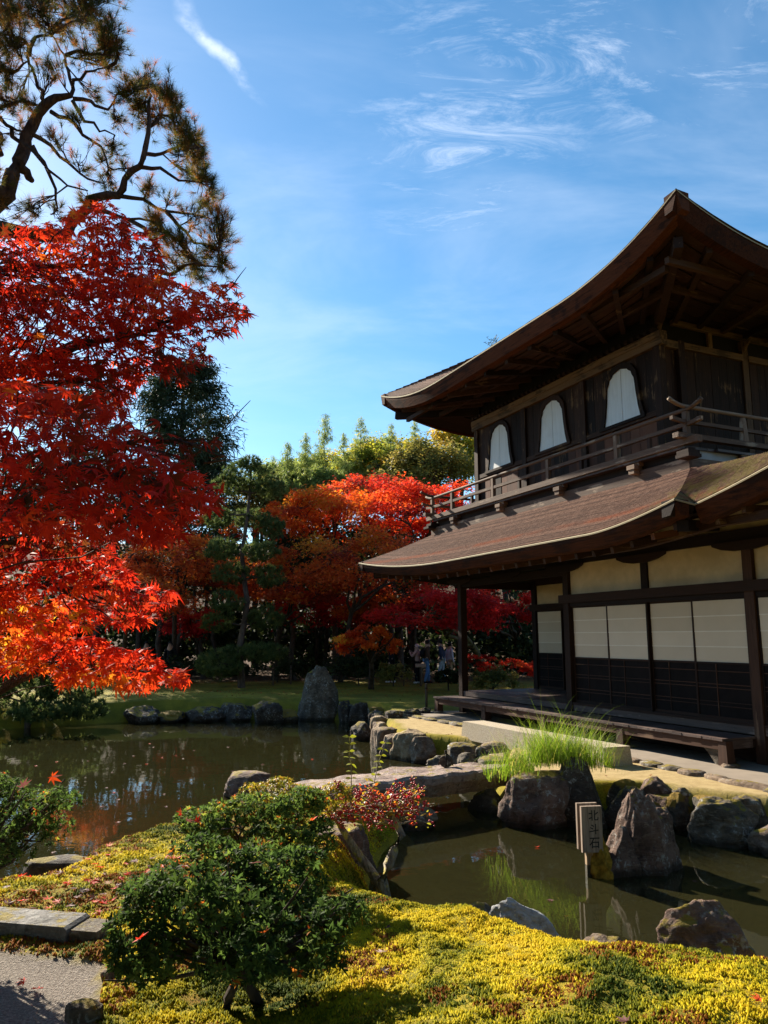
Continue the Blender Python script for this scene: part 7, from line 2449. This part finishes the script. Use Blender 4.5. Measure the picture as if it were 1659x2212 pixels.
z4 = lambda x, y: (x * 0.547, 1850 * 0.864 + y * 0.547)
tong = [(425, 430), (380, 462), (432, 466), (500, 500), (600, 478), (690, 496), (720, 530), (575, 532), (400, 515), (430, 575), (350, 566), (240, 540), (505, 545), (745, 515), (415, 622), (410, 662), (350, 607), (90, 650), (230, 655), (190, 700), (330, 712), (30, 662), (440, 650),
        (470, 560), (540, 490), (640, 510)] + [tuple(q_) for q_ in np.random.RandomState(9).uniform((20, 470), (740, 710), (46, 2)) if sdist(*at(q_[0] * 0.547, 1598 + q_[1] * 0.547, -0.02)[:2], FG) > 0.25 and sdist(*at(q_[0] * 0.547, 1598 + q_[1] * 0.547, 0.0)[:2], PATH) < -0.2] + [(640, 515), (660, 470), (300, 600), (140, 610), (270, 670), (365, 655), (450, 600)]
for i, (x, y) in enumerate(tong):
    red = i % 5 in (0, 2, 3)
    fallen(*z4(x, y), 'r' if red else 'd', 'red maple leaf fallen on the moss bank at the left' if red else 'withered purplish maple leaf fallen on the moss bank at the left',
           'red leaves on the left moss bank' if red else 'withered leaves on the left moss bank', seed=i, size=0.055)
for i, (x, y) in enumerate([(95, 972), (150, 1003)]):
    fallen(*z4(x, y), 'r', ['upper one of the two red maple leaves lying on the gravel path', 'lower one of the two red maple leaves lying on the gravel path'][i], 'leaves on the gravel path', seed=40 + i, size=0.05)
for i, (x, y, k, lab) in enumerate([(1385, 2058, 'r', 'bright red maple leaf lying alone on the yellow moss at the right'), (836, 2012, 'd', 'withered leaf on the moss right of the big azalea'), (785, 1985 + 0, 'd', 'dry leaf tucked beside the big azalea on the moss'),
                                   (826, 2067, 'd', 'curled dark leaf on the moss below the withered one'), (828, 2108, 'd', 'dark maple leaf on the shaded moss near the bottom'), (652, 2042, 'd', 'pale leaf on the moss under the right side of the azalea'),
                                   (1642, 2170, 'r', 'reddish leaf on the moss at the right edge'), (1222, 1985, 'r', 'small red leaf at the pond edge beside the pale wedge stone'), (1354, 2220, 'd', 'dry leaf at the very bottom of the moss')]):
    fallen(x, y, k, lab, 'single leaves on the right moss', seed=60 + i, size=0.05)
for i, (x, y, Y, k, lab) in enumerate([(112, 1678, 4.5, 'r', 'upright bright red leaf caught on the left bush'), (50, 1700, 4.42, 'd', 'dry leaf caught on the left bush'), (402, 1772, 5.32, 'd', 'pale withered leaf on the smaller azalea'), (425, 1775, 5.3, 'r', 'red leaf beside the pale one on the smaller azalea'),
                                      (392, 1755, 5.4, 'r', 'red leaf at the left tip of the smaller azalea'), (524, 1735, 5.5, 'd', 'purplish leaf on top of the smaller azalea'), (672, 1772, 5.5, 'r', 'large red leaf hanging at the right of the smaller azalea'), (546, 1865, 4.3, 'd', 'withered leaf on the crown of the big azalea'),
                                      (300, 2030, 3.75, 'r', 'red leaf at the left flank of the big azalea')]):
    fallen(x, y, k, lab, 'leaves caught on the bushes', Y=Y, seed=80 + i, size=0.055, tilt=0.8)
for i, (x, y) in enumerate([(z4(142, 103)), (z4(405, 265)), (z4(660, 265)), (z4(205, 447)), (z4(640, 70)), (z4(1035, 97)), (z4(765, 42)), (z4(1285, 115)), (z4(590, 15)), (z4(530, 65)), (z4(900, 30)), (z4(720, 75)), (z4(1230, 78)), (1190, 1945), (1345, 1805), (1330, 1888), (1160, 1830), (1500, 1905)] + [(q_[0], q_[1]) for q_ in np.random.RandomState(3).uniform((20, 1590), (840, 1860), (26, 2)) if sdist(*at(q_[0], q_[1], WATER)[:2], FG) < -0.3]):
    fallen(x, y, 'd' if i % 4 else 'r', 'pale leaf floating on the dark pond', 'leaves floating on the pond', z=WATER, seed=100 + i, size=0.05, tilt=0.03)


# ------------------------------------------------------------------ leaf litter on the far bank and the sand
def build_litter():
    r = np.random.RandomState(77)
    n = 5200
    x = np.concatenate([r.uniform(-13, 5.5, n), r.uniform(0.4, 5.0, 260)])
    y = np.concatenate([22.3 + 11 * r.rand(n) ** 0.8, r.uniform(10.5, 20.0, 260)])
    d = sdist(x, y, RB)
    loc_u = (x - O[0]) * U[0] + (y - O[1]) * U[1]; loc_v = (x - O[0]) * Vv[0] + (y - O[1]) * Vv[1]
    hallbox = (loc_v > -0.95) & (loc_u < 9.8)
    clump = fnoise(x, y, 0.6)
    ok = (d > 0.35) & ~hallbox & ((clump > 0.45) | (r.rand(len(x)) < 0.3))
    x, y = x[ok], y[ok]
    P = np.stack([x, y, ground_z(x, y) + 0.012], 1)
    Rm = rand_frames(r, len(P), 1.0, 0.25)
    mat = leaf_mat('litter_leaf', [(0, (0.10, 0.035, 0.015)), (0.5, (0.28, 0.09, 0.02)), (0.8, (0.42, 0.06, 0.02)), (1, (0.45, 0.25, 0.04))], 0.2, 0.7, 1.2, 0.1)
    leaf_obj('leaf_litter', ML3, P, Rm, r.uniform(0.03, 0.055, len(P)), r.rand(len(P)), mat, kind='stuff', label='small fallen leaves strewn over the far moss bank and the sand', cat='leaf litter')


build_litter()
